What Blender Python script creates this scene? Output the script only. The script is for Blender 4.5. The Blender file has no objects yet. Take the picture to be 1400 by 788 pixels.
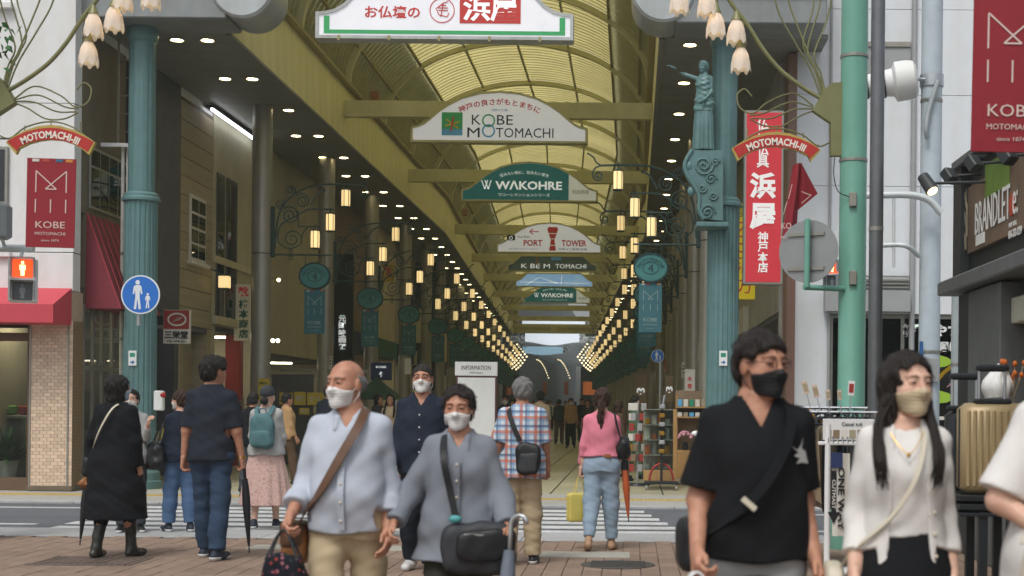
import bpy, math, random
import numpy as np
from mathutils import Vector, Matrix
random.seed(7)
RNG = np.random.RandomState(5)
S = bpy.context.scene
COL = S.collection
PI = math.pi
# ---------------------------------------------------------------- camera
F, CX, CY, HC, ROLL = 1944., 865., 556., 1.4, .0095
cam = bpy.data.cameras.new('camera'); cam.sensor_width = 36; cam.lens = 36 * F / 1400
cam.shift_x = (700 - CX) / 1400; cam.shift_y = (CY - 394) / 1400
cam.clip_start = .1; cam.clip_end = 3000
cam.dof.use_dof = True; cam.dof.focus_distance = 22; cam.dof.aperture_fstop = 3.4
camo = bpy.data.objects.new('camera', cam); COL.objects.link(camo)
camo.matrix_world = Matrix.Translation((0, 0, HC)) @ Matrix.Rotation(PI / 2, 4, 'X') @ Matrix.Rotation(ROLL, 4, 'Z')
S.camera = camo
# ---------------------------------------------------------------- sky and sun (overcast)
SUN_EL, SUN_AZ = 58., 200.        # azimuth clockwise from +Y
w = bpy.data.worlds.new('World'); S.world = w; w.use_nodes = True
nt = w.node_tree; nt.nodes.clear()
sky = nt.nodes.new('ShaderNodeTexSky'); sky.sky_type = 'NISHITA'; sky.sun_disc = False
sky.sun_elevation = math.radians(SUN_EL); sky.sun_rotation = math.radians(SUN_AZ)
sky.air_density = 1.0; sky.dust_density = 4.0; sky.ozone_density = 1.0
hs = nt.nodes.new('ShaderNodeHueSaturation'); hs.inputs['Saturation'].default_value = .35
bg = nt.nodes.new('ShaderNodeBackground'); bg.inputs[1].default_value = .15
wo = nt.nodes.new('ShaderNodeOutputWorld')
nt.links.new(sky.outputs[0], hs.inputs['Color']); nt.links.new(hs.outputs[0], bg.inputs[0]); nt.links.new(bg.outputs[0], wo.inputs[0])
sl = bpy.data.lights.new('sun', 'SUN'); sl.energy = 1.25; sl.angle = math.radians(14); sl.color = (1, .97, .92)
so = bpy.data.objects.new('sun', sl); COL.objects.link(so)
el, az = math.radians(SUN_EL), math.radians(SUN_AZ)
so.rotation_euler = Vector((math.sin(az) * math.cos(el), math.cos(az) * math.cos(el), math.sin(el))).to_track_quat('Z', 'Y').to_euler()
so.location = (0, -20, 40)
S.view_settings.view_transform = 'Standard'; S.view_settings.look = 'None'
S.view_settings.exposure = -0.04; S.view_settings.gamma = 1
S.render.engine = 'CYCLES'; S.cycles.use_denoising = True
S.cycles.max_bounces = 8; S.cycles.diffuse_bounces = 5; S.cycles.glossy_bounces = 3; S.cycles.transmission_bounces = 6
S.cycles.transparent_max_bounces = 12; S.cycles.sample_clamp_indirect = 6; S.cycles.caustics_reflective = False; S.cycles.caustics_refractive = False
def at(px, py, Y):
 """world point seen at photo pixel (px,py) at distance Y"""
 dx, dy = px - CX, py - CY
 return Vector(((dx + ROLL * dy) * Y / F, Y, HC - (dy - ROLL * dx) * Y / F))
def X_(px, py, Y): return at(px, py, Y).x
def Z_(px, py, Y): return at(px, py, Y).z
# ---------------------------------------------------------------- materials
def lin(h):
 if isinstance(h, (tuple, list)): return tuple(h[:3])
 h = h.lstrip('#'); o = []
 for i in (0, 2, 4):
  c = int(h[i:i + 2], 16) / 255
  o.append(c / 12.92 if c <= .04045 else ((c + .055) / 1.055) ** 2.4)
 return tuple(o)
MATS = {}
def M(name, col='#888888', rough=.6, metal=0., var=.12, scale=6., bump=0., bscale=40., spec=.4, emit=None, estr=1., obvar=0., stretch=(1, 1, 1), col2=None, coat=0., alpha=None, trans=0., dirt=0., wrink=False, chips=None):
 if name in MATS: return MATS[name]
 m = bpy.data.materials.new(name); m.use_nodes = True; t = m.node_tree; n = t.nodes; L = t.links
 b = n['Principled BSDF']; c = lin(col)
 b.inputs['Roughness'].default_value = rough; b.inputs['Metallic'].default_value = metal
 b.inputs['Specular IOR Level'].default_value = spec; b.inputs['Coat Weight'].default_value = coat
 tc = n.new('ShaderNodeTexCoord'); mp = n.new('ShaderNodeMapping'); mp.inputs['Scale'].default_value = stretch
 L.new(tc.outputs['Object'], mp.inputs[0])
 if var or col2:
  no = n.new('ShaderNodeTexNoise'); no.inputs['Scale'].default_value = scale; no.inputs['Detail'].default_value = 6; no.inputs['Roughness'].default_value = .6
  L.new(mp.outputs[0], no.inputs['Vector'])
  r = n.new('ShaderNodeValToRGB'); r.color_ramp.elements[0].position = .3; r.color_ramp.elements[1].position = .7
  c2 = lin(col2) if col2 else tuple(min(1, x * (1 + var)) for x in c); c1 = c if col2 else tuple(x * (1 - var) for x in c)
  r.color_ramp.elements[0].color = (*c1, 1); r.color_ramp.elements[1].color = (*c2, 1)
  L.new(no.outputs['Fac'], r.inputs[0]); out = r.outputs[0]
  if dirt:
   n2 = n.new('ShaderNodeTexNoise'); n2.inputs['Scale'].default_value = 1.3; n2.inputs['Detail'].default_value = 8; n2.inputs['Roughness'].default_value = .7
   m2 = n.new('ShaderNodeMapping'); m2.inputs['Scale'].default_value = (1, 1, .22); L.new(tc.outputs['Object'], m2.inputs[0]); L.new(m2.outputs[0], n2.inputs['Vector'])
   r2 = n.new('ShaderNodeValToRGB'); r2.color_ramp.elements[0].position = .45; r2.color_ramp.elements[1].position = .75
   r2.color_ramp.elements[0].color = (1, 1, 1, 1); d = 1 - dirt; r2.color_ramp.elements[1].color = (d, d * .97, d * .9, 1)
   mx = n.new('ShaderNodeMix'); mx.data_type = 'RGBA'; mx.blend_type = 'MULTIPLY'; mx.inputs['Factor'].default_value = 1
   L.new(n2.outputs['Fac'], r2.inputs[0]); L.new(out, mx.inputs[6]); L.new(r2.outputs[0], mx.inputs[7]); out = mx.outputs[2]
  if chips:
   n3 = n.new('ShaderNodeTexNoise'); n3.inputs['Scale'].default_value = 9; n3.inputs['Detail'].default_value = 9; n3.inputs['Roughness'].default_value = .75; L.new(tc.outputs['Object'], n3.inputs['Vector']); r3 = n.new('ShaderNodeValToRGB'); r3.color_ramp.elements[0].position = .64; r3.color_ramp.elements[1].position = .68; L.new(n3.outputs['Fac'], r3.inputs[0])
   m3 = n.new('ShaderNodeMix'); m3.data_type = 'RGBA'; L.new(r3.outputs[0], m3.inputs[0]); L.new(out, m3.inputs[6]); m3.inputs[7].default_value = (*lin(chips), 1); out = m3.outputs[2]
  if obvar:
   oi = n.new('ShaderNodeObjectInfo'); h = n.new('ShaderNodeHueSaturation'); ma = n.new('ShaderNodeMapRange')
   ma.inputs['To Min'].default_value = 1 - obvar; ma.inputs['To Max'].default_value = 1 + obvar
   L.new(oi.outputs['Random'], ma.inputs[0]); L.new(ma.outputs[0], h.inputs['Value']); L.new(out, h.inputs['Color']); out = h.outputs[0]
  L.new(out, b.inputs['Base Color'])
 else: b.inputs['Base Color'].default_value = (*c, 1)
 if bump:
  bn = n.new('ShaderNodeTexNoise'); bn.inputs['Scale'].default_value = bscale; bn.inputs['Detail'].default_value = 5
  L.new(mp.outputs[0], bn.inputs['Vector']); bu = n.new('ShaderNodeBump'); bu.inputs['Strength'].default_value = bump; bu.inputs['Distance'].default_value = .02
  L.new(bn.outputs['Fac'], bu.inputs['Height']); L.new(bu.outputs[0], b.inputs['Normal'])
 if wrink:
  wn = n.new('ShaderNodeTexNoise'); wn.noise_type = 'RIDGED_MULTIFRACTAL'; wn.inputs['Scale'].default_value = 3.6; wn.inputs['Detail'].default_value = 2.5; wn.inputs['Distortion'].default_value = .7; wm = n.new('ShaderNodeMapping'); wm.inputs['Scale'].default_value = (1.5, 1.5, .45); wm.inputs['Rotation'].default_value = (.3, .5, .2)
  wb = n.new('ShaderNodeBump'); wb.inputs['Strength'].default_value = .3; wb.inputs['Distance'].default_value = .012; L.new(tc.outputs['Object'], wm.inputs[0]); L.new(wm.outputs[0], wn.inputs['Vector']); L.new(wn.outputs['Fac'], wb.inputs['Height'])
  if bump: L.new(wb.outputs[0], bu.inputs['Normal'])
  else: L.new(wb.outputs[0], b.inputs['Normal'])
 if emit is not None:
  b.inputs['Emission Color'].default_value = (*lin(emit), 1); b.inputs['Emission Strength'].default_value = estr
 if emit is not None and obvar:
  oi = n.new('ShaderNodeObjectInfo'); ma = n.new('ShaderNodeMapRange'); ma.inputs['To Min'].default_value = estr * (1 - obvar); ma.inputs['To Max'].default_value = estr * (1 + obvar); L.new(oi.outputs['Random'], ma.inputs[0]); L.new(ma.outputs[0], b.inputs['Emission Strength'])
 if trans: b.inputs['Transmission Weight'].default_value = trans
 if alpha is not None: b.inputs['Alpha'].default_value = alpha
 MATS[name] = m; return m
def Mtranslucent(name, col, tcol, fac=.6):
 m = bpy.data.materials.new(name); m.use_nodes = True; t = m.node_tree; n = t.nodes; L = t.links; n.clear()
 o = n.new('ShaderNodeOutputMaterial'); mx = n.new('ShaderNodeMixShader'); d = n.new('ShaderNodeBsdfDiffuse'); tr = n.new('ShaderNodeBsdfTranslucent')
 no = n.new('ShaderNodeTexNoise'); no.inputs['Scale'].default_value = .8; no.inputs['Detail'].default_value = 6
 tc = n.new('ShaderNodeTexCoord'); L.new(tc.outputs['Object'], no.inputs['Vector'])
 r = n.new('ShaderNodeValToRGB'); r.color_ramp.elements[0].position = .3; r.color_ramp.elements[1].position = .75
 a = lin(tcol); r.color_ramp.elements[0].color = (*[x * .8 for x in a], 1); r.color_ramp.elements[1].color = (*a, 1)
 L.new(no.outputs[0], r.inputs[0]); L.new(r.outputs[0], tr.inputs[0])
 d.inputs[0].default_value = (*lin(col), 1); mx.inputs[0].default_value = fac
 L.new(d.outputs[0], mx.inputs[1]); L.new(tr.outputs[0], mx.inputs[2]); L.new(mx.outputs[0], o.inputs[0])
 MATS[name] = m; return m
def Mglass(name, tint='#cfd8d8', rough=.02):
 """thin pane: mostly clear, reflecting like glass"""
 m = bpy.data.materials.new(name); m.use_nodes = True; t = m.node_tree; n = t.nodes; L = t.links; n.clear()
 o = n.new('ShaderNodeOutputMaterial'); mx = n.new('ShaderNodeMixShader'); g = n.new('ShaderNodeBsdfGlossy'); tr = n.new('ShaderNodeBsdfTransparent'); fr = n.new('ShaderNodeFresnel')
 fr.inputs[0].default_value = 1.7; g.inputs['Roughness'].default_value = rough; tr.inputs[0].default_value = (*lin(tint), 1)
 ge = n.new('ShaderNodeNewGeometry'); mm = n.new('ShaderNodeMath'); mm.operation = 'MULTIPLY_ADD'; L.new(fr.outputs[0], mm.inputs[0]); iv = n.new('ShaderNodeMath'); iv.operation = 'SUBTRACT'; iv.inputs[0].default_value = 1; L.new(ge.outputs['Backfacing'], iv.inputs[1]); L.new(iv.outputs[0], mm.inputs[1]); mm.inputs[2].default_value = 0; L.new(mm.outputs[0], mx.inputs[0]); L.new(tr.outputs[0], mx.inputs[1]); L.new(g.outputs[0], mx.inputs[2]); L.new(mx.outputs[0], o.inputs[0])
 MATS[name] = m; return m
# ---------------------------------------------------------------- objects
def wl(o):
 v = Vector((0, 0, 0))
 while o is not None: v = v + Vector(o.location); o = o.parent
 return v
def tag(o, label=None, cat=None, group=None, kind=None):
 if label: o['label'] = label
 if cat: o['category'] = cat
 if group: o['group'] = group
 if kind: o['kind'] = kind
 return o
def thing(name, label, cat, loc=(0, 0, 0), group=None):
 o = bpy.data.objects.new(name, None); COL.objects.link(o); o.location = loc; o.empty_display_size = .2
 return tag(o, label, cat, group)
def link(name, me, parent=None, loc=None):
 o = bpy.data.objects.new(name, me); COL.objects.link(o)
 if parent is not None: o.parent = parent
 if loc is not None: o.location = loc
 return o
def copy_tree(o, parent=None):
 c = o.copy(); COL.objects.link(c); c.parent = parent
 for ch in list(o.children): copy_tree(ch, c)
 return c
def mesh(name, v, f, mat=None, smooth=None):
 me = bpy.data.meshes.new(name); me.from_pydata(v, [], f); me.validate(verbose=False)
 if mat is not None: me.materials.append(MATS[mat] if isinstance(mat, str) else mat)
 if smooth is not None:
  me.shade_smooth()
  if smooth < 180: me.set_sharp_from_angle(angle=math.radians(smooth))
 return me
class MB:
 def __init__(s): s.v = []; s.f = []
 def add(s, vs, fs):
  k = len(s.v); s.v += [tuple(p) for p in vs]; s.f += [tuple(i + k for i in f) for f in fs]; return s
 def box(s, x0, x1, y0, y1, z0, z1):
  return s.add([(x0, y0, z0), (x1, y0, z0), (x1, y1, z0), (x0, y1, z0), (x0, y0, z1), (x1, y0, z1), (x1, y1, z1), (x0, y1, z1)],
                     [(0, 3, 2, 1), (4, 5, 6, 7), (0, 1, 5, 4), (1, 2, 6, 5), (2, 3, 7, 6), (3, 0, 4, 7)])
 def bbox(s, x0, x1, y0, y1, z0, z1, b=.01):
  """box with chamfered vertical and horizontal edges"""
  vs = [];
  for z, i in ((z0, b), (z0 + b, 0), (z1 - b, 0), (z1, b)):
   for (x, y) in ((x0 + b, y0), (x1 - b, y0), (x1, y0 + b), (x1, y1 - b), (x1 - b, y1), (x0 + b, y1), (x0, y1 - b), (x0, y0 + b)):
    cx, cy = (x0 + x1) / 2, (y0 + y1) / 2
    vs.append((x - math.copysign(min(i, abs(x - cx)), x - cx), y - math.copysign(min(i, abs(y - cy)), y - cy), z))
  fs = [tuple(range(7, -1, -1)), tuple(range(24, 32))]
  for k in range(3):
   for j in range(8): fs.append((k * 8 + j, k * 8 + (j + 1) % 8, k * 8 + 8 + (j + 1) % 8, k * 8 + 8 + j))
  return s.add(vs, fs)
 def obox(s, c, size, rot=None):
  hx, hy, hz = [q / 2 for q in size]; R = rot if rot is not None else Matrix.Identity(3); c = Vector(c)
  vs = [c + R @ Vector(p) for p in ((-hx, -hy, -hz), (hx, -hy, -hz), (hx, hy, -hz), (-hx, hy, -hz), (-hx, -hy, hz), (hx, -hy, hz), (hx, hy, hz), (-hx, hy, hz))]
  return s.add(vs, [(0, 3, 2, 1), (4, 5, 6, 7), (0, 1, 5, 4), (1, 2, 6, 5), (2, 3, 7, 6), (3, 0, 4, 7)])
 def bar(s, a, b, t, u=None, up=(0, 0, 1)):
  a, b = Vector(a), Vector(b); d = (b - a); L = d.length; d.normalize(); up = Vector(up)
  if abs(d.dot(up)) > .99: up = Vector((0, 1, 0))
  x = d.cross(up).normalized(); z = x.cross(d); R = Matrix((x, d, z)).transposed()
  return s.obox((a + b) / 2, (t, L, u or t), R)
 def tube(s, pts, r, n=8, cap=True, closed=False, flat=1.):
  P = [Vector(p) for p in pts]; m = len(P)
  if not hasattr(r, '__len__'): r = [r] * m
  T = []
  for i in range(m):
   if closed: d = P[(i + 1) % m] - P[i - 1]
   else: d = P[min(i + 1, m - 1)] - P[max(i - 1, 0)]
   T.append(d.normalized())
  nrm = T[0].orthogonal().normalized()
  vs = []; fs = []
  for i in range(m):
   nrm = (nrm - T[i] * nrm.dot(T[i]))
   if nrm.length < 1e-6: nrm = T[i].orthogonal()
   nrm.normalize(); bn = T[i].cross(nrm)
   for j in range(n):
    a = 2 * PI * j / n; vs.append(P[i] + nrm * math.cos(a) * r[i] + bn * math.sin(a) * r[i] * flat)
  rng = range(m if closed else m - 1)
  for i in rng:
   i2 = (i + 1) % m
   for j in range(n): fs.append((i * n + j, i * n + (j + 1) % n, i2 * n + (j + 1) % n, i2 * n + j))
  if cap and not closed:
   fs.append(tuple(range(n - 1, -1, -1))); fs.append(tuple((m - 1) * n + j for j in range(n)))
  return s.add(vs, fs)
 def lathe(s, prof, n=24, c=(0, 0, 0), ax='Z', cap=True, flute=None):
  vs = []; fs = []; c = Vector(c); m = len(prof)
  for (r, z) in prof:
   for j in range(n):
    a = 2 * PI * j / n; rr = r * (flute(a) if flute else 1)
    p = (rr * math.cos(a), rr * math.sin(a), z)
    if ax == 'Y': p = (p[0], p[2], -p[1]) if False else (p[0], z, p[1])
    elif ax == 'X': p = (z, p[0], p[1])
    vs.append(c + Vector(p))
  for i in range(m - 1):
   for j in range(n):
    q = (i * n + j, i * n + (j + 1) % n, (i + 1) * n + (j + 1) % n, (i + 1) * n + j)
    fs.append(q[::-1] if ax == 'Y' else q)
  if cap:
   a, b = tuple(range(n - 1, -1, -1)), tuple((m - 1) * n + j for j in range(n))
   fs += [a[::-1], b[::-1]] if ax == 'Y' else [a, b]
  return s.add(vs, fs)
 def prism(s, poly, d0, d1, plane='XZ'):
  n = len(poly)
  def P(a, b, d): return {'XZ': (a, d, b), 'YZ': (d, a, b), 'XY': (a, b, d)}[plane]
  ar = sum(poly[i][0] * poly[(i + 1) % n][1] - poly[(i + 1) % n][0] * poly[i][1] for i in range(n))
  vs = [P(a, b, d0) for a, b in poly] + [P(a, b, d1) for a, b in poly]
  fs = [tuple(range(n)), tuple(range(2 * n - 1, n - 1, -1))] + [((i + 1) % n, i, n + i, n + (i + 1) % n) for i in range(n)]
  flip = (ar > 0) == (plane != 'XZ')
  if flip: fs = [f[::-1] for f in fs]
  return s.add(vs, fs)
 def ell(s, c, r, n=16, m=10):
  c = Vector(c); r = (r, r, r) if not hasattr(r, '__len__') else r
  vs = [c + Vector((0, 0, -r[2]))]; fs = []
  for i in range(1, m):
   t = -PI / 2 + PI * i / m
   for j in range(n):
    a = 2 * PI * j / n; vs.append(c + Vector((r[0] * math.cos(t) * math.cos(a), r[1] * math.cos(t) * math.sin(a), r[2] * math.sin(t))))
  vs.append(c + Vector((0, 0, r[2]))); k = len(vs) - 1
  for j in range(n): fs.append((0, 1 + (j + 1) % n, 1 + j)); fs.append((k, 1 + (m - 2) * n + j, 1 + (m - 2) * n + (j + 1) % n))
  for i in range(m - 2):
   for j in range(n): fs.append((1 + i * n + j, 1 + i * n + (j + 1) % n, 1 + (i + 1) * n + (j + 1) % n, 1 + (i + 1) * n + j))
  return s.add(vs, fs)
 def grid(s, fn, nu, nv):
  vs = [fn(i / nu, j / nv) for i in range(nu + 1) for j in range(nv + 1)]
  fs = [(i * (nv + 1) + j, i * (nv + 1) + j + 1, (i + 1) * (nv + 1) + j + 1, (i + 1) * (nv + 1) + j) for i in range(nu) for j in range(nv)]
  return s.add(vs, fs)
 def xf(s, mat):
  s.v = [tuple(mat @ Vector(p)) for p in s.v]; return s
 def build(s, name, mat, parent=None, smooth=None, loc=None, local=False):
  o0 = Vector(loc) if loc is not None else Vector((0, 0, 0))
  off = o0 + (wl(parent) if (parent is not None) else Vector((0, 0, 0)))
  v = s.v if local else [(a - off.x, b - off.y, c - off.z) for a, b, c in s.v]
  return link(name, mesh(name, v, s.f, mat, smooth), parent, o0)
# ---------------------------------------------------------------- lettering
def textmesh(body, w=None, h=None, ext=.004, bold=0., arc=None, res=2, shear=0., spacing=1., vertical=False, lead=1.):
 """2-D lettering as points (x,y) fitted into w x h, centred; returns verts, faces"""
 if vertical: body = '\n'.join(body)
 cu = bpy.data.curves.new('lettering', 'FONT'); cu.body = body; cu.size = 1; cu.align_x = 'CENTER'; cu.align_y = 'CENTER'
 cu.resolution_u = res; cu.offset = bold; cu.extrude = .01; cu.shear = shear; cu.space_character = spacing; cu.space_line = lead
 cu.fill_mode = 'FRONT'
 ob = bpy.data.objects.new('lettering', cu); me = ob.to_mesh()
 n = len(me.vertices); a = np.empty(n * 3); me.vertices.foreach_get('co', a); a = a.reshape(-1, 3)
 fs = [tuple(p.vertices) for p in me.polygons]; ob.to_mesh_clear(); bpy.data.objects.remove(ob); bpy.data.curves.remove(cu)
 if n == 0: return [], []
 lo, hi = a.min(0), a.max(0); sz = np.maximum(hi - lo, 1e-6); a = a - (lo + hi) / 2
 if w and h: a[:, 0] *= w / sz[0]; a[:, 1] *= h / sz[1]
 elif w: a[:, :2] *= w / sz[0]
 elif h: a[:, :2] *= h / sz[1]
 a[:, 2] = np.where(a[:, 2] > 0, 1, 0) * ext
 if arc:   # bend upward around a circle of radius arc
  th = a[:, 0] / arc; r = arc + a[:, 1]; a[:, 0] = r * np.sin(th); a[:, 1] = r * np.cos(th) - arc
 return a, fs
def text(body, c, w=None, h=None, mat='ink', parent=None, name='lettering', rotz=0., **k):
 """lettering standing upright at c facing -Y (rotated by rotz about Z)"""
 a, fs = textmesh(body, w, h, **k)
 if len(a) == 0: return None
 R = Matrix.Rotation(rotz, 3, 'Z'); off = Vector(c) - wl(parent)
 v = [tuple(R @ Vector((p[0], -p[2], p[1])) + off) for p in a]
 return link(name, mesh(name, v, fs, mat), parent)
# ================================================================ palette
M('asphalt', '#686c72', .85, var=.18, scale=60, bump=.4, bscale=220, dirt=.25)
M('roadpaint', '#dcdedd', .7, col2='#b9bcbc', scale=16, dirt=.3)
M('kerb', '#a8aaab', .8, var=.1, scale=14, bump=.15, bscale=120, obvar=.06, dirt=.12)
M('paver', '#8a7667', .8, var=.16, scale=9, bump=.2, bscale=120, obvar=.14)
M('paver_joint', '#4c423c', .95, var=.2, scale=20)
M('farpave', '#a9a8a2', .8, var=.1, scale=18, bump=.1, dirt=.15)
M('tactile', '#b59a52', .8, var=.15, scale=20)
M('floor_tile', '#aaa68c', .45, var=.1, scale=4, obvar=.1, spec=.5)
M('floor_joint', '#3c3a32', .9)
M('earth', '#77746c', .9, var=.15, scale=2)
M('soffit', '#7f807a', .55, var=.08, scale=3, stretch=(1, .2, 1))
M('fascia', '#e2dca8', .5, var=.07, scale=3, stretch=(1, 5, .25), obvar=.03, dirt=.12)
M('olive', '#c9c699', .5, var=.08, scale=4)
M('gutter', '#a09668', .6, var=.12, scale=6)
M('louver', '#a8a578', .6, var=.12, scale=5)
Mtranslucent('louver_back', '#8f8e70', '#b0ae88', .6)
Mtranslucent('glazing', '#d6cb8e', '#f2e49c', .66)
M('canopy_metal', '#b4babb', .4, metal=.35, var=.08, scale=3, dirt=.25)
M('canopy_dark', '#8b9090', .5, metal=.2, var=.1, scale=3, dirt=.25)
M('lit_disc', '#ffffff', .5, var=0, emit='#ffe9b0', estr=15.)
M('lit_tube', '#ffffff', .5, var=0, emit='#f4f6ff', estr=5.)
M('ring', '#9a9880', .4, metal=.4)
M('ink', '#22282a', .6, var=0)
M('white', '#e4e6e6', .6, var=.04, scale=5, dirt=.1)
M('black', '#16181a', .5, var=.15)
M('column_grey', '#a5a399', .38, metal=.45, var=.08, scale=3, dirt=.15)
M('green_paint', '#5f8283', .42, var=.08, scale=7, dirt=.32, coat=.1, chips='#4d5a56')
M('ironwork', '#3a5250', .5, metal=.2, var=.12, scale=12)
M('steel', '#b9bfc4', .35, metal=.7, var=.06, dirt=.1)
Mglass('pane_glass', '#dfe4e0')
Mglass('dark_glass', '#8b969c')
BEND, SLOPE = 50., -.0514
def ox(Y): return SLOPE * max(0., Y - BEND)       # the arcade turns slightly left past the bend
Y0, Y1 = 23.3, 122.
XL, XR, XC = -6.67, .41, -3.13
ZS, ZF = 7.46, 8.67
# ================================================================ ground
tag(MB().box(-400, 400, -60, 1500, -1.2, -.16).build('ground', 'earth'), kind='structure')
tag(MB().box(-60, 60, 15.72, 19.85, -.3, -.03).build('road', 'asphalt'), kind='structure')
nearp = tag(MB().box(-30, 30, -10, 14.78, -.3, -.012).build('pavement', 'paver_joint'), kind='structure')
# kerb slabs between pavement and road
sl_me = mesh('kerb_stone', MB().bbox(-.448, .448, -.466, .466, -.15, 0, .006).v, MB().bbox(-.448, .448, -.466, .466, -.15, 0, .006).f, 'kerb')
for i in range(-34, 35): link('kerb_stone', sl_me, nearp, (i * .9 + .2, 15.25, 0))
# pavers
pw, pl = .165, .335
b = MB().bbox(-pw / 2 + .003, pw / 2 - .003, -pl / 2 + .003, pl / 2 - .003, -.05, 0, .004)
pv = mesh('paver', b.v, b.f, 'paver')
rows = []
i0 = 0
for i in range(-75, 60):
 for j in range(0, 66):
  x = i * pw; y = 14.78 - pl / 2 - j * pl - (pl / 2 if i % 2 else 0)
  rows.append((x, y))
vis = sorted([p for p in rows if p[1] > 11.6 and -865 / F * p[1] - .1 < p[0] < 545 / F * p[1] + .1], key=lambda p: p[1])
# keep the covers' places free
COVERS = [(-.02, 12.72, .62, .0)]
near_set = set(vis[:300])
PIC = {}
for (x, y) in vis[:300]:
 o = link('paver', pv, nearp, (x, y, random.uniform(-.002, .002))); o.rotation_euler = (random.uniform(-.004, .004), random.uniform(-.006, .006), random.uniform(-.006, .006))
st = MB()
for (x, y) in rows:
 if (x, y) in near_set: continue
 dz = random.uniform(-.002, .002); st.box(x - pw / 2 + .003, x + pw / 2 - .003, y - pl / 2 + .003, y + pl / 2 - .003, -.05, dz)
o = st.build('pavers', 'paver', nearp); o['kind'] = 'stuff'
# far pavement with kerb and tactile line
farp = tag(MB().box(-60, 60, 20.1, 22.62, -.3, -.004).build('far_pavement', 'farpave'), kind='structure')
for i in range(-40, 41): link('kerb_stone', mesh('kerb_stone', MB().bbox(-.597, .597, -.115, .115, -.15, .004, .01).v, MB().bbox(-.597, .597, -.115, .115, -.15, .004, .01).f, 'kerb') if i == -40 else KS, farp, (i * 1.2, 19.98, 0)); KS = farp.children[-1].data if i == -40 else KS
tl = MB().bbox(-.148, .148, -.148, .148, -.02, .004, .004)
for a in range(5):
 for c in range(5): tl.lathe([(.016, .003), (.012, .008)], 6, (-.11 + a * .055, -.11 + c * .055, 0))
tlm = mesh('tactile_tile', tl.v, tl.f, 'tactile')
for i in range(-42, 24): link('tactile_tile', tlm, farp, (i * .3, 21.35, 0))
tag(MB().box(-14, 8, 22.62, 300, -.3, -.012).build('arcade_floor', 'floor_joint'), kind='structure')
flo = bpy.data.objects['arcade_floor']
tw, tlh = .6, 1.0
b = MB().bbox(-tw / 2 + .012, tw / 2 - .012, -tlh / 2 + .012, tlh / 2 - .012, -.03, 0, .004); ftm = mesh('floor_tile', b.v, b.f, 'floor_tile')
cnt = 0; st = MB()
for j in range(0, 110):
 for i in range(-16, 6):
  x = i * tw + .2; y = 22.64 + tlh / 2 + j * tlh
  if x < -9 + ox(y) or x > 2.6 + ox(y): continue
  if cnt < 300 and -7.9 < x < 1.5: link('floor_tile', ftm, flo, (x, y, random.uniform(-.001, .001))); cnt += 1
  else: st.box(x - tw / 2 + .012, x + tw / 2 - .012, y - tlh / 2 + .012, y + tlh / 2 - .012, -.03, random.uniform(-.001, .001))
o = st.build('floor_tiles', 'floor_tile', flo); o['kind'] = 'stuff'
# crossing stripes and road lines
road = bpy.data.objects['road']
for k in range(6):
 ya = 15.9 + k * .64; xr = .62 - .09 * k; xl = -6.55 - .05 * k
 o = MB().box(xl, xr, ya, ya + .36, -.031, -.026).build('crossing_stripe', 'roadpaint', road)
for xa, xb in ((-40, -6.9), (1.2, 40)):
 MB().box(xa, xb, 16.42, 16.55, -.031, -.026).build('road_line', 'roadpaint', road)
 MB().box(xa, xb, 19.0, 19.12, -.031, -.026).build('road_line', 'roadpaint', road)
# covers set in the pavement
def lying(name, label, cat, b, mat): return tag(b.build(name, mat, None, 30), label, cat)
M('cover_iron', '#5b5a56', .55, metal=.5, var=.2, scale=30, bump=.4, bscale=60)
M('grate_brown', '#6d6058', .7, var=.15)
M('cover_pale', '#a5a398', .7, var=.15, scale=20, bump=.3, bscale=90)
c = at(845, 773, 12.55); bb = MB().lathe([(.33, -.02), (.33, .006), (.31, .009)], 32, (c.x, 12.55, 0))
for k in range(-4, 5): bb.bar((c.x - .24, 12.55 + k * .055, .009), (c.x + .24, 12.55 + k * .055, .009), .02, .008)
lying('manhole_cover', 'round dark iron manhole cover in the brick pavement', 'manhole cover', bb, 'cover_iron')
c = at(800, 757, 13.35); lying('access_cover', 'pale rectangular access cover in pavement behind the heels of the woman in pink', 'access cover', MB().bbox(c.x - .42, c.x + .42, 13.15, 13.62, -.02, .007, .004), 'cover_pale')
c = at(500, 748, 13.9); lying('access_cover', 'long pale rectangular access cover in pavement behind the grey shirted man', 'access cover', MB().bbox(c.x - 1.1, c.x + 1.1, 13.6, 14.0, -.02, .007, .004), 'cover_pale')
c = at(120, 771, 12.4); bb = MB()
bb.box(c.x - .42, c.x + .42, 12.1, 12.14, -.02, .008).box(c.x - .42, c.x + .42, 12.76, 12.8, -.02, .008)
for k in range(15): bb.box(c.x - .42 + k * .06, c.x - .385 + k * .06, 12.14, 12.76, -.02, .006)
lying('drain_grate', 'rectangular iron drain grate in pavement at bottom left', 'drain grate', bb, 'grate_brown')
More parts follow.
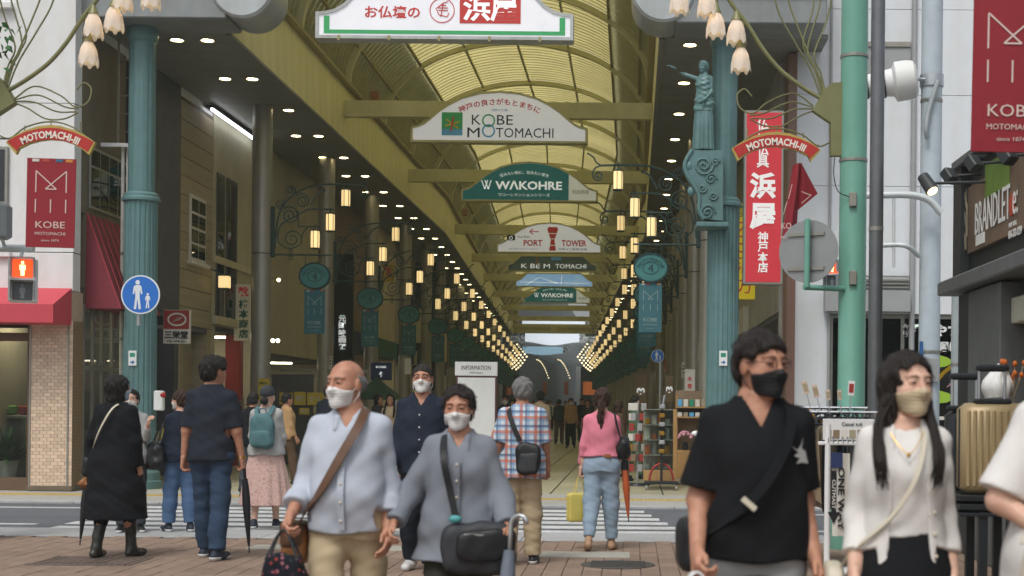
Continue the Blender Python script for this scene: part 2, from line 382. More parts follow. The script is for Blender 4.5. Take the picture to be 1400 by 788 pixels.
# ================================================================ the arcade roof
arc = thing('shopping_arcade', 'long arcade roof with glazed yellow barrel vault and dark side ceilings', 'arcade', (XC, Y0, 0))
WL, WR = -8.9, 2.75
for a, c_, y0, y1 in ((WL - .4, XL, Y0 + .02, BEND), (XR, WR + .4, Y0 + .02, BEND), (WL - .4, XL, BEND, Y1), (XR, WR + .4, BEND, Y1)):
 o0, o1 = ox(y0), ox(y1)
 n = int((y1 - y0) / .62); m = MB()            # ceiling boards across the aisle with recessed joints
 for k in range(n):
  ya, yb = y0 + (y1 - y0) * k / n, y0 + (y1 - y0) * (k + 1) / n - .012; oa, ob_ = ox(ya), ox(yb)
  m.add([(a + oa, ya, ZS), (c_ + oa, ya, ZS), (c_ + ob_, yb, ZS), (a + ob_, yb, ZS), (a + oa, ya, ZS + .06), (c_ + oa, ya, ZS + .06), (c_ + ob_, yb, ZS + .06), (a + ob_, yb, ZS + .06)],
              [(0, 1, 2, 3)[::-1], (4, 5, 6, 7), (0, 1, 5, 4), (1, 2, 6, 5), (2, 3, 7, 6), (3, 0, 4, 7)])
 o = m.build('ceiling_boards', 'soffit', arc); o['kind'] = 'stuff'
 MB().add([(a + o0, y0, ZS + .07), (c_ + o0, y0, ZS + .07), (c_ + o1, y1, ZS + .07), (a + o1, y1, ZS + .07)], [(3, 2, 1, 0)]).build('ceiling_back', 'black', arc)
# fascia panels
def ribbed(n):
 m_ = MB()
 for k in range(n): m_.bbox(-.02, .02, -.298 + k * .15, -.298 + k * .15 + .143, 0, ZF - ZS, .006)
 m_.box(-.012, .012, -.298, -.298 + n * .15 - .004, .004, ZF - ZS - .004); return m_
b = ribbed(4); fpm = mesh('fascia_panel', b.v, b.f, 'fascia')
for k in range(45):
 y = Y0 + .3 + k * .6
 if y > BEND: break
 for x in (XL, XR): link('fascia_panel', fpm, arc, Vector((x, y, ZS)) - arc.location)
b = MB().bbox(-.02, .02, -.598, .598, 0, ZF - ZS, .004); fpm2 = mesh('fascia_panel', b.v, b.f, 'fascia')
y = BEND + .5
while y < Y1:
 for x in (XL, XR):
  o = link('fascia_panel', fpm2, arc, Vector((x + ox(y), y, ZS)) - arc.location); o.rotation_euler.z = -SLOPE
 y += 1.2
def runs(): return ((Y0, BEND), (BEND, Y1))
def along(name, mat, prof, part=arc):             # a strip swept along the arcade
 for (ya, yb) in runs():
  MB().add([(x + ox(ya), ya, z) for x, z in prof] + [(x + ox(yb), yb, z) for x, z in prof],
                 [tuple(range(len(prof)))] + [tuple(range(2 * len(prof) - 1, len(prof) - 1, -1))] + [(i, len(prof) + i, len(prof) + (i + 1) % len(prof), (i + 1) % len(prof)) for i in range(len(prof))]).build(name, mat, part)
for sx, x in ((1, XL), (-1, XR)):
 along('gutter', 'gutter', [(x - .06 * sx, ZF), (x + .16 * sx, ZF), (x + .16 * sx, ZF + .07), (x - .06 * sx, ZF + .07)])
 along('edge_trim', 'soffit', [(x - .05 * sx, ZS - .05), (x + .035 * sx, ZS - .05), (x + .035 * sx, ZS - .003), (x - .05 * sx, ZS - .003)])
A_, B_ = 3.54, 2.25
def vault(t, dr=0): return (XC + (A_ + dr) * math.cos(t), ZF + .08 + (B_ + dr) * math.sin(t))
TB = math.acos(2.55 / A_)                          # where louvres end and glazing starts
TH = [TB, TB + (PI - 2 * TB) / 4, PI / 2, PI - TB - (PI - 2 * TB) / 4, PI - TB]
bay = 4.7; yb0 = 23.1; nb = 21
for k in range(nb):
 ya, yb = yb0 + k * bay, yb0 + (k + 1) * bay - .0; oa, ob_ = ox(ya), ox(yb)
 far = k > 9
 for q in range(4):                             # glazing sheets between the purlins
  g = MB(); nseg = 8
  g.add([(vault(TH[q] + (TH[q + 1] - TH[q]) * i / nseg)[0] + o_, y_, vault(TH[q] + (TH[q + 1] - TH[q]) * i / nseg)[1]) for i in range(nseg + 1) for (o_, y_) in ((oa, ya + .01), (ob_, yb - .01))],
              [(2 * i, 2 * i + 1, 2 * i + 3, 2 * i + 2) for i in range(nseg)])
  g.build('glazing_sheet', 'glazing', arc, 60)
 lou = MB(); bars = MB()
 nl = 16 if not far else 6
 for i in range(nl):
  y = ya + (i + .5) * bay / nl; o_ = ox(y)
  for t0, t1, tgt, th, dr in ((0.02, TB, lou, .035, -.05), (PI - TB, PI - .02, lou, .035, -.05), (TB, PI - TB, bars, .014, -.02)):
   ns = 7 if tgt is lou else 14
   vs = []; fs = []
   for s_ in range(ns + 1):
    t = t0 + (t1 - t0) * s_ / ns; p = vault(t, dr); p2 = vault(t, dr + (.07 if tgt is lou else .018))
    vs += [(p[0] + o_, y - th / 2, p[1]), (p[0] + o_, y + th / 2, p[1]), (p2[0] + o_, y + th / 2, p2[1]), (p2[0] + o_, y - th / 2, p2[1])]
    if s_: a = s_ * 4; fs += [(a - 4 + j, a - 4 + (j + 1) % 4, a + (j + 1) % 4, a + j) for j in range(4)]
   tgt.add(vs, fs)
 o = lou.build('louvre_slats', 'louver', arc); o['kind'] = 'stuff'
 o = bars.build('glazing_bars', 'olive', arc); o['kind'] = 'stuff'
 for t0, t1 in ((0., TB), (PI - TB, PI)):       # panel behind the louvres
  g = MB(); g.add([(vault(t0 + (t1 - t0) * i / 6, .1)[0] + o_, y_, vault(t0 + (t1 - t0) * i / 6, .1)[1]) for i in range(7) for (o_, y_) in ((oa, ya), (ob_, yb))], [(2 * i, 2 * i + 1, 2 * i + 3, 2 * i + 2) for i in range(6)])
  g.build('louvre_back_panel', 'louver_back', arc, 60)
 # arch rib at the bay's start
 r = MB(); vs = []; fs = []; ns = 28
 for s_ in range(ns + 1):
  t = PI * s_ / ns; p, p2 = vault(t, -.16), vault(t, -.03)
  vs += [(p[0] + oa, ya - .06, p[1]), (p[0] + oa, ya + .06, p[1]), (p2[0] + oa, ya + .06, p2[1]), (p2[0] + oa, ya - .06, p2[1])]
  if s_: a = s_ * 4; fs += [(a - 4 + j, a - 4 + (j + 1) % 4, a + (j + 1) % 4, a + j) for j in range(4)]
 r.add(vs, fs).build('arch_rib', 'olive', arc, 40)
for t in [TB * .5, TB, TH[1], PI / 2, TH[3], PI - TB, PI - TB * .5]:
 p = vault(t, -.07); along('purlin', 'gutter' if abs(t - PI / 2) > .8 else 'olive', [(p[0] - .03, p[1] - .03), (p[0] + .03, p[1] - .03), (p[0] + .03, p[1] + .03), (p[0] - .03, p[1] + .03)])
# small rust coloured boxes beside the gutter
M('rust_box', '#9a6a38', .7, var=.2)
for (px, py, Y) in ((533, 167, 34.5), (886, 90, 26.5), (893, 198, 36.), (658, 336, 55.)):
 c = at(px, py, Y); x = XL + .35 + ox(Y) if px < 800 else XR - .3
 MB().bbox(x - .1, x + .1, Y - .1, Y + .1, ZF + .05, ZF + .3, .01).build('junction_box', 'rust_box', arc)
# cross beams that carry the arch signs
BEAMS = [32.5, 41.9, 54.6, 65., 75., 86., 98., 110.]
for y in BEAMS:
 MB().bbox(XL + .022 + ox(y), XR - .022 + ox(y), y - .1, y + .1, 7.95, 8.32, .01).build('cross_beam', 'olive', arc)
# downlights
b = MB().lathe([(.125, 0), (.125, .02), (.1, .022), (.1, .006)], 20, cap=False); dlr = mesh('downlight', b.v, b.f, 'ring', 40)
b = MB().lathe([(.1, .004), (.1, .008)], 20); dld = mesh('lamp_disc', b.v, b.f, 'lit_disc')
y = 23.75; k = 0
while y < 118:
 for x in (-7.67, -7.16, .9):
  if k in (2,) and x == -7.67: pass
  d = link('downlight', dlr, arc, Vector((x + ox(y), y, ZS - .022)) - arc.location); link('lamp_disc', dld, d, (0, 0, 0))
 y += 2.8; k += 1
# ---- entrance canopy: metal band, drums either side of the vault opening
for (xa, xb, cx, rr) in ((-9.45, -6.45, -6.2, .50), (.62, 3.0, .42, .5)):
 MB().bbox(xa, xb, 22.35, 23.28, ZS - .02, ZS + .5, .02).build('canopy_band', 'canopy_dark', arc)
 MB().bbox(xa, xb, 22.55, 23.28, ZS + .51, ZS + 2.6, .02).build('canopy_upper', 'canopy_metal', arc)
 MB().box(xa, xb, 22.3, 22.345, ZS + .42, ZS + .56).build('canopy_lip', 'canopy_metal', arc)
 s_ = -1 if xa < -3 else 1
 MB().lathe([(rr - .04, 22.3), (rr, 22.34), (rr, 23.28)], 40, (cx, 0, ZS + rr - .02), 'Y').build('canopy_drum', 'canopy_metal', arc, 40)
 # louvred metal skirt further out
# crown band over the opening, hidden above the frame but closing the roof end
g = MB(); vs = []; fs = []
for s_ in range(33):
 t = PI * s_ / 32; p, p2 = vault(t, .02), vault(t, .9); vs += [(p[0], 22.9, p[1]), (p2[0], 22.9, p2[1]), (p2[0], 23.2, p2[1]), (p[0], 23.2, p[1])]
 if s_: a = s_ * 4; fs += [(a - 4 + j, a - 4 + (j + 1) % 4, a + (j + 1) % 4, a + j) for j in range(4)]
g.add(vs, fs).build('entrance_arch', 'canopy_metal', arc, 40)
# far end portal with scroll frieze
ye = Y1; o_ = ox(ye)
MB().box(XL + o_, XR + o_, ye - .2, ye + .2, 7.6, 8.4).build('portal_frieze', 'olive', arc)
def spiral(cx, cz, r0, turns, dirn, y, a0=0., n=22, r1=.012):
 return [(cx + (r0 + (r1 - r0) * i / n) * math.cos(a0 + dirn * turns * 2 * PI * i / n), y, cz + (r0 + (r1 - r0) * i / n) * math.sin(a0 + dirn * turns * 2 * PI * i / n)) for i in range(n + 1)]
fz = MB()
for i in range(10):
 for s_ in (-1, 1):
  x = XC + o_ + s_ * (.45 + i * .32); fz.tube(spiral(x, 8., .17, 1.4, s_, ye - .22, PI / 2), .03, 5)
fz.build('frieze_scrolls', 'gutter', arc, 40)
for s_ in (-1, 1):
 MB().box(XC + o_ + s_ * 3.54 - (.5 if s_ > 0 else 0), XC + o_ + s_ * 3.54 + (.5 if s_ < 0 else 0), ye - .2, ye + .2, 8.4, 10.2).build('portal_cheek', 'olive', arc)
for s_ in (-1, 1):
 for k in range(4):
  x = XC + o_ + s_ * 3.28; fz = MB().tube(spiral(x, 8.6 + k * .4, .16, 1.3, s_, ye - .22), .03, 5).build('portal_scroll', 'gutter', arc, 40)
# ================================================================ the next arcade beyond the cross street
nx = thing('far_arcade', 'second arcade far off with white ceiling and rows of globe lamps', 'arcade', (XC + o_, 135, 0))
Mtranslucent('far_white', '#dfe3e6', '#f4f8fa', .6)
M('far_dark', '#2a3032', .6, var=.2)
M('globe', '#fff6dd', .4, var=0, emit='#ffe8b4', estr=2.2)
for s_ in (-1, 1):
 for i in range(9):
  x = XC + ox(136 + i * 9) + s_ * 3.9; MB().bbox(x - .3, x + .3, 135.7 + i * 9, 136.3 + i * 9, 0, 7., .05).build('pier', 'far_dark', nx)
for i in range(10):
 ya = 135 + i * 9; o2, o3 = ox(ya), ox(ya + 9)
 MB().add([(XC - 4.2 + o2, ya, 8.), (XC + 4.2 + o2, ya, 8.), (XC + 4.2 + o3, ya + 8.9, 8.), (XC - 4.2 + o3, ya + 8.9, 8.)], [(0, 1, 2, 3)]).build('ceiling', 'far_white', nx)
 MB().box(XC - 4.2 + o2, XC + 4.2 + o2, ya, ya + .3, 7.4, 7.9).build('cross_beam', 'far_white', nx)
 for s_ in (-1, 1):
  xx = XC + s_ * 4.2 + o2; MB().box(min(xx, xx + s_ * 3), max(xx, xx + s_ * 3), ya, ya + 8.7, 0, 12).build('side_wall', 'far_dark', nx)
glb = MB().ell((0, 0, 0), .085, 8, 6); glm = mesh('globe_lamp', glb.v, glb.f, 'globe', 180)
for k in (0, 1):                                   # fans of globes either side of the far walkway
 for u in range(7):
  for v in range(6):
   px, py = 803 + 17 * u / 6 - 13 * v / 5, 471 + 19 * u / 6 + 17 * v / 5 + 2.5 * math.sin(PI * u / 6)
   link('globe_lamp', glm, nx, at(px if k else 1510 - px, py, 131. + .5 * u + .4 * v) - nx.location)
 for i in range(11):
  t = i / 10; px, py = (763 if k else 734) + 16 * t ** .8, 492 + 25 * t ** 1.5; o = link('globe_lamp', glm, nx, at(px, py, 150.) - nx.location); o.scale = (.7, .7, .7)
for s_ in (-1, 1):
 for i in range(6):
  y = 131. + i * 2; MB().box(XC + ox(y) + s_ * 5.3 - 1., XC + ox(y) + s_ * 5.3 + 1., y, y + 1.9, 0, 9).build('corner_wall', 'far_dark', nx)
ORD = ['first', 'second', 'third', 'fourth', 'fifth', 'sixth', 'seventh', 'eighth', 'ninth', 'tenth', 'eleventh', 'twelfth', 'thirteenth', 'fourteenth', 'fifteenth', 'sixteenth', 'seventeenth']
# ================================================================ entrance columns
def entrance_column(x, y, label):
 t = thing('entrance_column', label, 'column', (x, y, 0))
 MB().lathe([(.36, 0), (.36, .12), (.33, .14), (.33, .26), (.30, .30), (.30, .34)], 32, (x, y, 0)).build('base', 'green_paint', t, 30)
 fl = lambda a: 1 - .055 * (abs(math.sin(a * 10)) ** .6 < .55) * 1.0
 MB().lathe([(.27, .34), (.265, .45), (.26, 4.55), (.262, 4.62)], 160, (x, y, 0), flute=lambda a: 1 - .07 * max(0, math.cos(a * 20)) ** .7).build('fluted_shaft', 'green_paint', t, 50)
 MB().lathe([(.27, 4.62), (.30, 4.64), (.30, 4.68), (.275, 4.71), (.275, 4.74), (.235, 4.78)], 40, (x, y, 0)).build('collar', 'green_paint', t, 35)
 MB().lathe([(.212, 4.74), (.208, 7.2)], 144, (x, y, 0), flute=lambda a: 1 - .03 * (math.cos(a * 9) > .55)).build('upper_shaft', 'green_paint', t, 40)
 MB().lathe([(.21, 7.2), (.23, 7.23), (.245, 7.3), (.245, ZS - .024)], 40, (x, y, 0)).build('capital', 'green_paint', t, 35)
 # small white exit plate
 pz = Z_(190 if x < 0 else 980, 490, 22.7); px = x - .02 if x < 0 else x + .0
 pl = MB().bbox(px - .065, px + .065, y - .285, y - .272, pz - .12, pz + .12, .004).build('notice_plate', 'white', t)
 M('exit_green', '#2f8f72', .6); M('arrow_blue', '#3a6aa8', .6)
 MB().box(px - .04, px + .04, y - .288, y - .2855, pz + .02, pz + .085).build('exit_mark', 'exit_green', pl)
 a = MB().prism([(px - .035, pz - .055), (px + .0, pz - .055), (px + .0, pz - .03), (px + .04, pz - .065), (px, pz - .1), (px, pz - .075), (px - .035, pz - .075)], y - .288, y - .2855); a.build('arrow_mark', 'arrow_blue', pl)
 return t
CL = entrance_column(-7.98, 23.0, 'fluted green entrance column carrying the blue pedestrian sign')
CR = entrance_column(1.44, 23.0, 'fluted green entrance column with the statue of a woman on it')
# alarm box on left column's flank
t = thing('alarm_box', 'white wall box with red knob on left green column', 'alarm box', (-7.66, 22.9, 0)); c = at(218, 548, 22.9)
MB().bbox(c.x - .075, c.x + .075, 22.83, 22.95, c.z - .16, c.z + .16, .015).build('case', 'white', t); M('red_gloss', '#b02a2c', .3)
MB().ell((c.x + .07, 22.86, c.z + .09), (.05, .05, .045), 12, 8).build('knob', 'red_gloss', t, 180)
# plain inner columns
b = MB().lathe([(.2, 0), (.2, 4.43)], 28); cm1 = mesh('lower_shaft', b.v, b.f, 'column_grey', 40)
b = MB().lathe([(.2, 4.45), (.2, 7.455)], 28); cm2 = mesh('upper_shaft', b.v, b.f, 'column_grey', 40)
b = MB().lathe([(.19, 4.43), (.19, 4.45)], 28, cap=False); cm3 = mesh('joint', b.v, b.f, 'black', 40)
LC, RC = [29 + 6.1 * k for k in range(15)], [26 + 6.1 * k for k in range(16)]
XLC, XRC = -7.6, 1.4
for side, ys, x0 in (('left', LC, XLC), ('right', RC, XRC)):
 for k, y in enumerate(ys):
  t = thing('arcade_column', f'grey metal arcade column, {ORD[k]} behind the green one on the {side} side', 'column', (x0 + ox(y), y, 0), f'plain columns along the {side} side')
  for nm, me in (('lower_shaft', cm1), ('upper_shaft', cm2), ('joint', cm3)): link(nm, me, t)
# ================================================================ lantern brackets
K = .00379
def kc(p): return ((p[0] - 50) * K, 0, (535 - p[1]) * K)
def bez(pts, n=8):
 """Catmull-Rom through points"""
 P = [Vector(p) for p in pts]; P = [P[0] * 2 - P[1]] + P + [P[-1] * 2 - P[-2]]; out = []
 for i in range(1, len(P) - 2):
  for k in range(n):
   t = k / n; a, b_, c, d = P[i - 1:i + 3]
   out.append(.5 * ((2 * b_) + (c - a) * t + (2 * a - 5 * b_ + 4 * c - d) * t * t + (3 * b_ - a - 3 * c + d) * t ** 3))
 return out + [P[-2]]
def spir(cx, cy, r0, turns, dirn, a0, n=26, r1=6):
 return [kc((cx + (r0 + (r1 - r0) * i / n) * math.cos(a0 + dirn * turns * 2 * PI * i / n), cy + (r0 + (r1 - r0) * i / n) * math.sin(a0 + dirn * turns * 2 * PI * i / n))) for i in range(n + 1)]
M('lantern_glow', '#f6e2b0', .5, var=0, emit='#ffdb98', estr=.92, obvar=.22)
M('lantern_core', '#fff2c8', .5, var=0, emit='#fff0c0', estr=1.6)
M('teal_sign', '#4a8a88', .45, var=.08, scale=6, dirt=.1)
M('teal_dark', '#1f4144', .5, var=.1)
M('banner_teal', '#3f707a', .75, var=.06, scale=3)
M('banner_line', '#9fb3ae', .7, var=0)
def bracket_proto():
 t = thing('lantern_bracket', 'x', 'lantern bracket')
 MB().bbox(-.035, .035, -.05, .05, -.05, .99, .008).build('wall_plate', 'ironwork', t)
 arm = MB()
 arm.tube(bez([kc(p) for p in ((60, 500), (68, 400), (80, 320), (115, 250), (190, 190), (270, 160), (340, 152), (430, 152), (520, 155))], 5), .02, 6)
 arm.build('main_arm', 'ironwork', t, 50)
 MB().tube([kc(p) for p in ((40, 533), (365, 533))], .018, 6).build('bottom_bar', 'ironwork', t, 50)
 def scroll(pts, r=.011): MB().tube(pts, r * 1.3, 5).build('scroll', 'ironwork', t, 50)
 scroll(bez([kc(p) for p in ((520, 155), (548, 165), (563, 190), (558, 215))], 4) + spir(536, 203, 24, 1.3, 1, .5)[1:], .012)
 scroll(bez([kc(p) for p in ((520, 155), (545, 140), (560, 115), (590, 95))], 4), .012)
 scroll(bez([kc(p) for p in ((75, 430), (82, 470), (140, 500), (195, 480))], 5) + spir(155, 448, 52, 1.8, -1, .65))
 scroll(bez([kc(p) for p in ((75, 430), (95, 370), (165, 330), (225, 295), (260, 287), (380, 287))], 5), .014)
 scroll(spir(140, 322, 50, 2., 1, -2.2)); scroll(spir(207, 242, 42, 2., 1, -2.6)); scroll(spir(85, 262, 26, 1.6, 1, -1.)); scroll(spir(145, 185, 26, 1.6, -1, 1.))
 scroll(bez([kc(p) for p in ((250, 262), (285, 205), (325, 180), (320, 190))], 4), .014)
 scroll([kc(p) for p in ((185, 300), (185, 380), (300, 380))], .014); scroll(bez([kc(p) for p in ((205, 440), (215, 410), (235, 385))], 4), .012)
 for p in ((148, 515), (148, 550)): scroll([kc((p[0] + 10 * math.cos(a), p[1] + 10 * math.sin(a))) for a in [i * PI / 5 for i in range(11)]], .007)
 for (cx, y0, y1, hy) in ((440, 178, 275, 152), (358, 308, 407, 287), (277, 400, 500, 380)):
  x, _, z1 = kc((cx, y0)); z0 = kc((cx, y1))[2]; zh = kc((cx, hy))[2]
  ln = MB().lathe([(.086, z0 + .02), (.09, z0 + .1), (.09, z1 - .1), (.086, z1 - .02)], 16, (x, 0, 0)); l = ln.build('lantern', 'lantern_glow', t, 50)
  MB().lathe([(.03, z1 + .03), (.09, z1 + .005), (.092, z1 - .02)], 16, (x, 0, 0)).build('lantern_cap', 'ironwork', l, 40)
  MB().lathe([(.092, z0 + .022), (.09, z0), (.05, z0 - .01)], 16, (x, 0, 0)).build('lantern_foot', 'ironwork', l, 40)
  br = MB()
  for k in range(6): a = k * PI / 3 + .35; br.bar((x + .092 * math.cos(a), .092 * math.sin(a), z0), (x + .092 * math.cos(a), .092 * math.sin(a), z1), .012)
  br = br.build('lantern_bars', 'ironwork', l); br['kind'] = 'stuff'
  MB().tube([(x, 0, z1), (x, 0, zh + .05)], .012, 6).build('hanger', 'ironwork', l)
 return t
def ell_poly(rx, rz, cx=0, cz=0, n=36): return [(cx + rx * math.cos(2 * PI * i / n), cz + rz * math.sin(2 * PI * i / n)) for i in range(n)]
def ringp(mb, rx, rz, w, cx, cz, y0, y1, n=36):
 vs = []
 for i in range(n):
  a = 2 * PI * i / n; c_, s_ = math.cos(a), math.sin(a)
  vs += [(cx + rx * c_, y0, cz + rz * s_), (cx + (rx - w) * c_, y0, cz + (rz - w) * s_), (cx + (rx - w) * c_, y1, cz + (rz - w) * s_), (cx + rx * c_, y1, cz + rz * s_)]
 fs = []
 for i in range(n):
  a, b_ = i * 4, ((i + 1) % n) * 4
  for j in range(4): fs.append((a + j, a + (j + 1) % 4, b_ + (j + 1) % 4, b_ + j))
 return mb.add(vs, fs)
def disc_proto():                                  # oval district sign, centred on its hanging height
 t = thing('oval_sign', 'x', 'hanging sign'); rx, rz = .31, .262
 MB().prism(ell_poly(rx, rz), -.03, .03).build('plate', 'teal_sign', t)
 ringp(MB(), rx + .012, rz + .012, .03, 0, 0, -.045, .045).build('rim', 'teal_dark', t)
 ringp(MB(), .15, .115, .012, 0, -.01, -.036, -.031).build('inner_ring', 'teal_dark', t)
 text('4', (0, -.032, -.01), h=.15, mat='teal_dark', parent=t)
 a, fs = textmesh('MOTOMACHI', .56, .07, arc=.24, ext=.005)
 link('lettering', mesh('lettering', [(p[0], -.032 - p[2], p[1] * 1. + .15) for p in a], fs, 'teal_dark'), t)
 s = MB()
 for a in (.55, 2.6, 3.7, 5.75): MB().bar((rx * math.cos(a), 0, rz * math.sin(a)), ((rx + .06) * math.cos(a), 0, (rz + .06) * math.sin(a)), .014).build('spike', 'ironwork', t)
 for x in (-.2, .2): MB().tube([(x, 0, .2), (x, 0, .425)], .008, 6).build('hanger', 'ironwork', t)
 return t
def m_logo(t, w, cz, mat, y=-.006, th=.012, five=False):
 """thin line emblem: an M whose strokes cross over a triangle, three bars below"""
 h = w * .78; x0, x1 = -w / 2, w / 2
 L = [((x0, cz - h * .62), (x0, cz + h * .3)), ((x1, cz - h * .62), (x1, cz + h * .3)), ((x0, cz + h * .3), (w * .18, cz - h * .48)), ((x1, cz + h * .3), (-w * .18, cz - h * .48)), ((-w * .18, cz - h * .48), (w * .18, cz - h * .48))]
 for x in (x0, 0, x1): L.append(((x, cz - h * .92), (x, cz - h * 1.5)))
 for i, (a, b_) in enumerate(L): MB().bar((a[0], y - .0006 * i, a[1]), (b_[0], y - .0006 * i, b_[1]), .003, th, up=(0, 1, 0)).xf(Matrix.Identity(4)).build('emblem_line', mat, t, local=True) if False else line2(t, a, b_, th, y - .0006 * i, mat)
def line2(t, a, b_, th, y, mat, name='emblem_line'):
 d = Vector((b_[0] - a[0], b_[1] - a[1])); n = Vector((-d.y, d.x)).normalized() * th / 2
 P = [(a[0] + n.x, a[1] + n.y), (a[0] - n.x, a[1] - n.y), (b_[0] - n.x, b_[1] - n.y), (b_[0] + n.x, b_[1] + n.y)]
 mb = MB().prism(P, y - .002, y); return link(name, mesh(name, mb.v, mb.f, mat), t)
def banner_proto(w=.42, h=.9, cloth='banner_teal', ink='banner_line'):   # origin at top edge centre
 t = thing('street_banner', 'x', 'banner')
 MB().bbox(-w / 2, w / 2, -.005, .005, -h, 0, .002).build('cloth', cloth, t)
 M('tab_orange', '#c98a3a', .7); M('tab_red', '#b3483c', .7); M('tab_white', '#cfcfc8', .7); M('tab_blue', '#2f6f8a', .7)
 for i, mt in enumerate(('tab_white', 'tab_red', 'tab_blue', 'tab_orange')):
  x = w * (-.32 + i * .2 + (.08 if i > 1 else 0)); MB().box(x - w * .07, x + w * .07, -.0085, -.0055, -.035, -.008).build('colour_tab', mt, t)
 m_logo(t, w * .62, -h * .22, ink, th=w * .022)
 text('KOBE', (0, -.006, -h * .745), w=w * .6, h=h * .075, mat=ink, parent=t)
 text('MOTOMACHI', (0, -.006, -h * .845), w=w * .62, h=h * .035, mat=ink, parent=t)
 text('since 1874', (0, -.006, -h * .92), w=w * .36, h=h * .025, mat=ink, parent=t)
 return t
BP, DP, BN = bracket_proto(), disc_proto(), banner_proto()
def put(proto, used, loc, label, group, rz=0., sx=1.):
 o = proto if not used else copy_tree(proto)
 o.location = loc; o.rotation_euler = (0, 0, rz); o['label'] = label; o['group'] = group
 return o
first = True
for side, ys, x0, sg in (('left', LC, XLC + .23, 1), ('right', RC, XRC - .23, -1)):
 for k, y in enumerate(ys):
  x = x0 + ox(y); zo = 4.42 if side == 'left' else 4.36
  yaw = -SLOPE if y > BEND else 0.
  put(BP, not first, (x, y, zo), f'wrought iron bracket with three lanterns, {ORD[k]} from the entrance on the {side} side', f'lantern brackets along the {side} side', (0 if sg > 0 else PI) + yaw)
  xs = x + sg * (278 - 50) * K
  put(DP, not first, (xs, y, zo - .42), f'oval green hanging sign numbered four, {ORD[k]} from the entrance on the {side} side', f'oval signs along the {side} side', yaw)
  put(BN, not first, (xs, y, zo - .7), f'teal hanging banner, {ORD[k]} from the entrance on the {side} side', f'teal banners along the {side} side', yaw)
  first = False
# ================================================================ arch signs over the walkway
M('box_white', '#e2e2e6', .4, var=.07, scale=2.5, emit='#e8ecf2', estr=.3)
M('box_teal', '#1f6a6a', .4, var=.06, scale=2.5, emit='#1f6f70', estr=.22)
M('box_grey', '#c9cdc2', .4, var=.06, scale=2.5, emit='#d4d8cc', estr=.3)
M('box_night', '#4b5a55', .4, var=.35, scale=2.2, emit='#3d4a46', estr=.2)
M('box_sky', '#6aa0d2', .4, col2='#cfe2ee', scale=1.4, emit='#7aa8d4', estr=.5)
M('sign_green', '#3fa565', .5, var=.05, emit='#3fa565', estr=.1); M('sign_red', '#c03a34', .5, var=.05, emit='#c03a34', estr=.12)
M('sign_blue', '#3c6fae', .5, var=.05); M('sign_sky', '#5aa0cc', .5, var=.1, emit='#5aa0cc', estr=.1); M('sign_yellow', '#e0c44a', .5, var=.05)
M('sign_ink', '#1d2a2c', .5, var=0); M('sign_pale', '#e8ecec', .5, var=0, emit='#e8ecec', estr=.5)
M('sign_frame', '#b7bbb8', .45, metal=.3, var=.08, dirt=.3)
HALF = [(2.0, 0), (2.0, .34), (1.94, .36), (1.84, .385), (1.72, .44), (1.58, .55), (1.4, .71), (1.15, .88), (.85, 1.03), (.45, 1.14), (0, 1.18)]
HALF0 = [(2.05, 0), (2.05, .42), (1.9, .43), (1.75, .47), (1.6, .56), (1.45, .72), (1.2, .98), (.85, 1.2), (.45, 1.34), (0, 1.4)]
TRAP = [(2.0, 0), (2.0, .3), (1.75, .4), (1.4, .72), (0, .72)]
def outline(half, s=1., ins=0.):
 P = [(x * s, z * s) for x, z in half]; cz = .35
 P = P + [(-x, z) for x, z in P[-2::-1]]
 if ins:
  out = []; n = len(P)
  for i in range(n):
   a, b_, c = Vector(P[i - 1]), Vector(P[i]), Vector(P[(i + 1) % n])
   n1 = Vector((-(b_ - a).y, (b_ - a).x)).normalized(); n2 = Vector((-(c - b_).y, (c - b_).x)).normalized(); nn = (n1 + n2).normalized()
   out.append(tuple(b_ + nn * ins / max(.5, nn.dot(n1))))
  P = out
 return P
def arch_sign(label, Y, cx, zb, half=HALF, frame='olive', panel='box_white', s=1., depth=.3):
 t = thing('arch_sign', label, 'hanging sign', (cx, Y - depth / 2, zb), 'arched lightbox signs over the walkway')
 P, Q = outline(half, s), outline(half, s, .05); n = len(P); y0, y1 = -.0, depth
 vs = [(x, y0, z) for x, z in P] + [(x, y0, z) for x, z in Q] + [(x, .03, z) for x, z in Q] + [(x, y1, z) for x, z in P]
 fs = []
 for i in range(n):
  j = (i + 1) % n; fs += [(i, j, n + j, n + i), (n + i, n + j, 2 * n + j, 2 * n + i), (3 * n + i, 3 * n + j, j, i)]
 fs.append(tuple(range(4 * n - 1, 3 * n - 1, -1)))
 link('frame', mesh('frame', vs, fs, frame), t)
 mb = MB().prism(Q, .022, .028); link('panel', mesh('panel', mb.v, mb.f, panel), t)
 return t
def stx(t, body, x, z, w, h, mat, y=.02, **k):
 a, fs = textmesh(body, w, h, **k)
 if len(a): return link('lettering', mesh('lettering', [(p[0] + x, y - p[2], p[1] + z) for p in a], fs, mat), t)
def sbox(t, x0, x1, z0, z1, mat, name='field', y=.014, d=.006):
 mb = MB().box(x0, x1, y, y + d, z0, z1); return link(name, mesh(name, mb.v, mb.f, mat), t)
SX = lambda Y: XC + ox(Y)
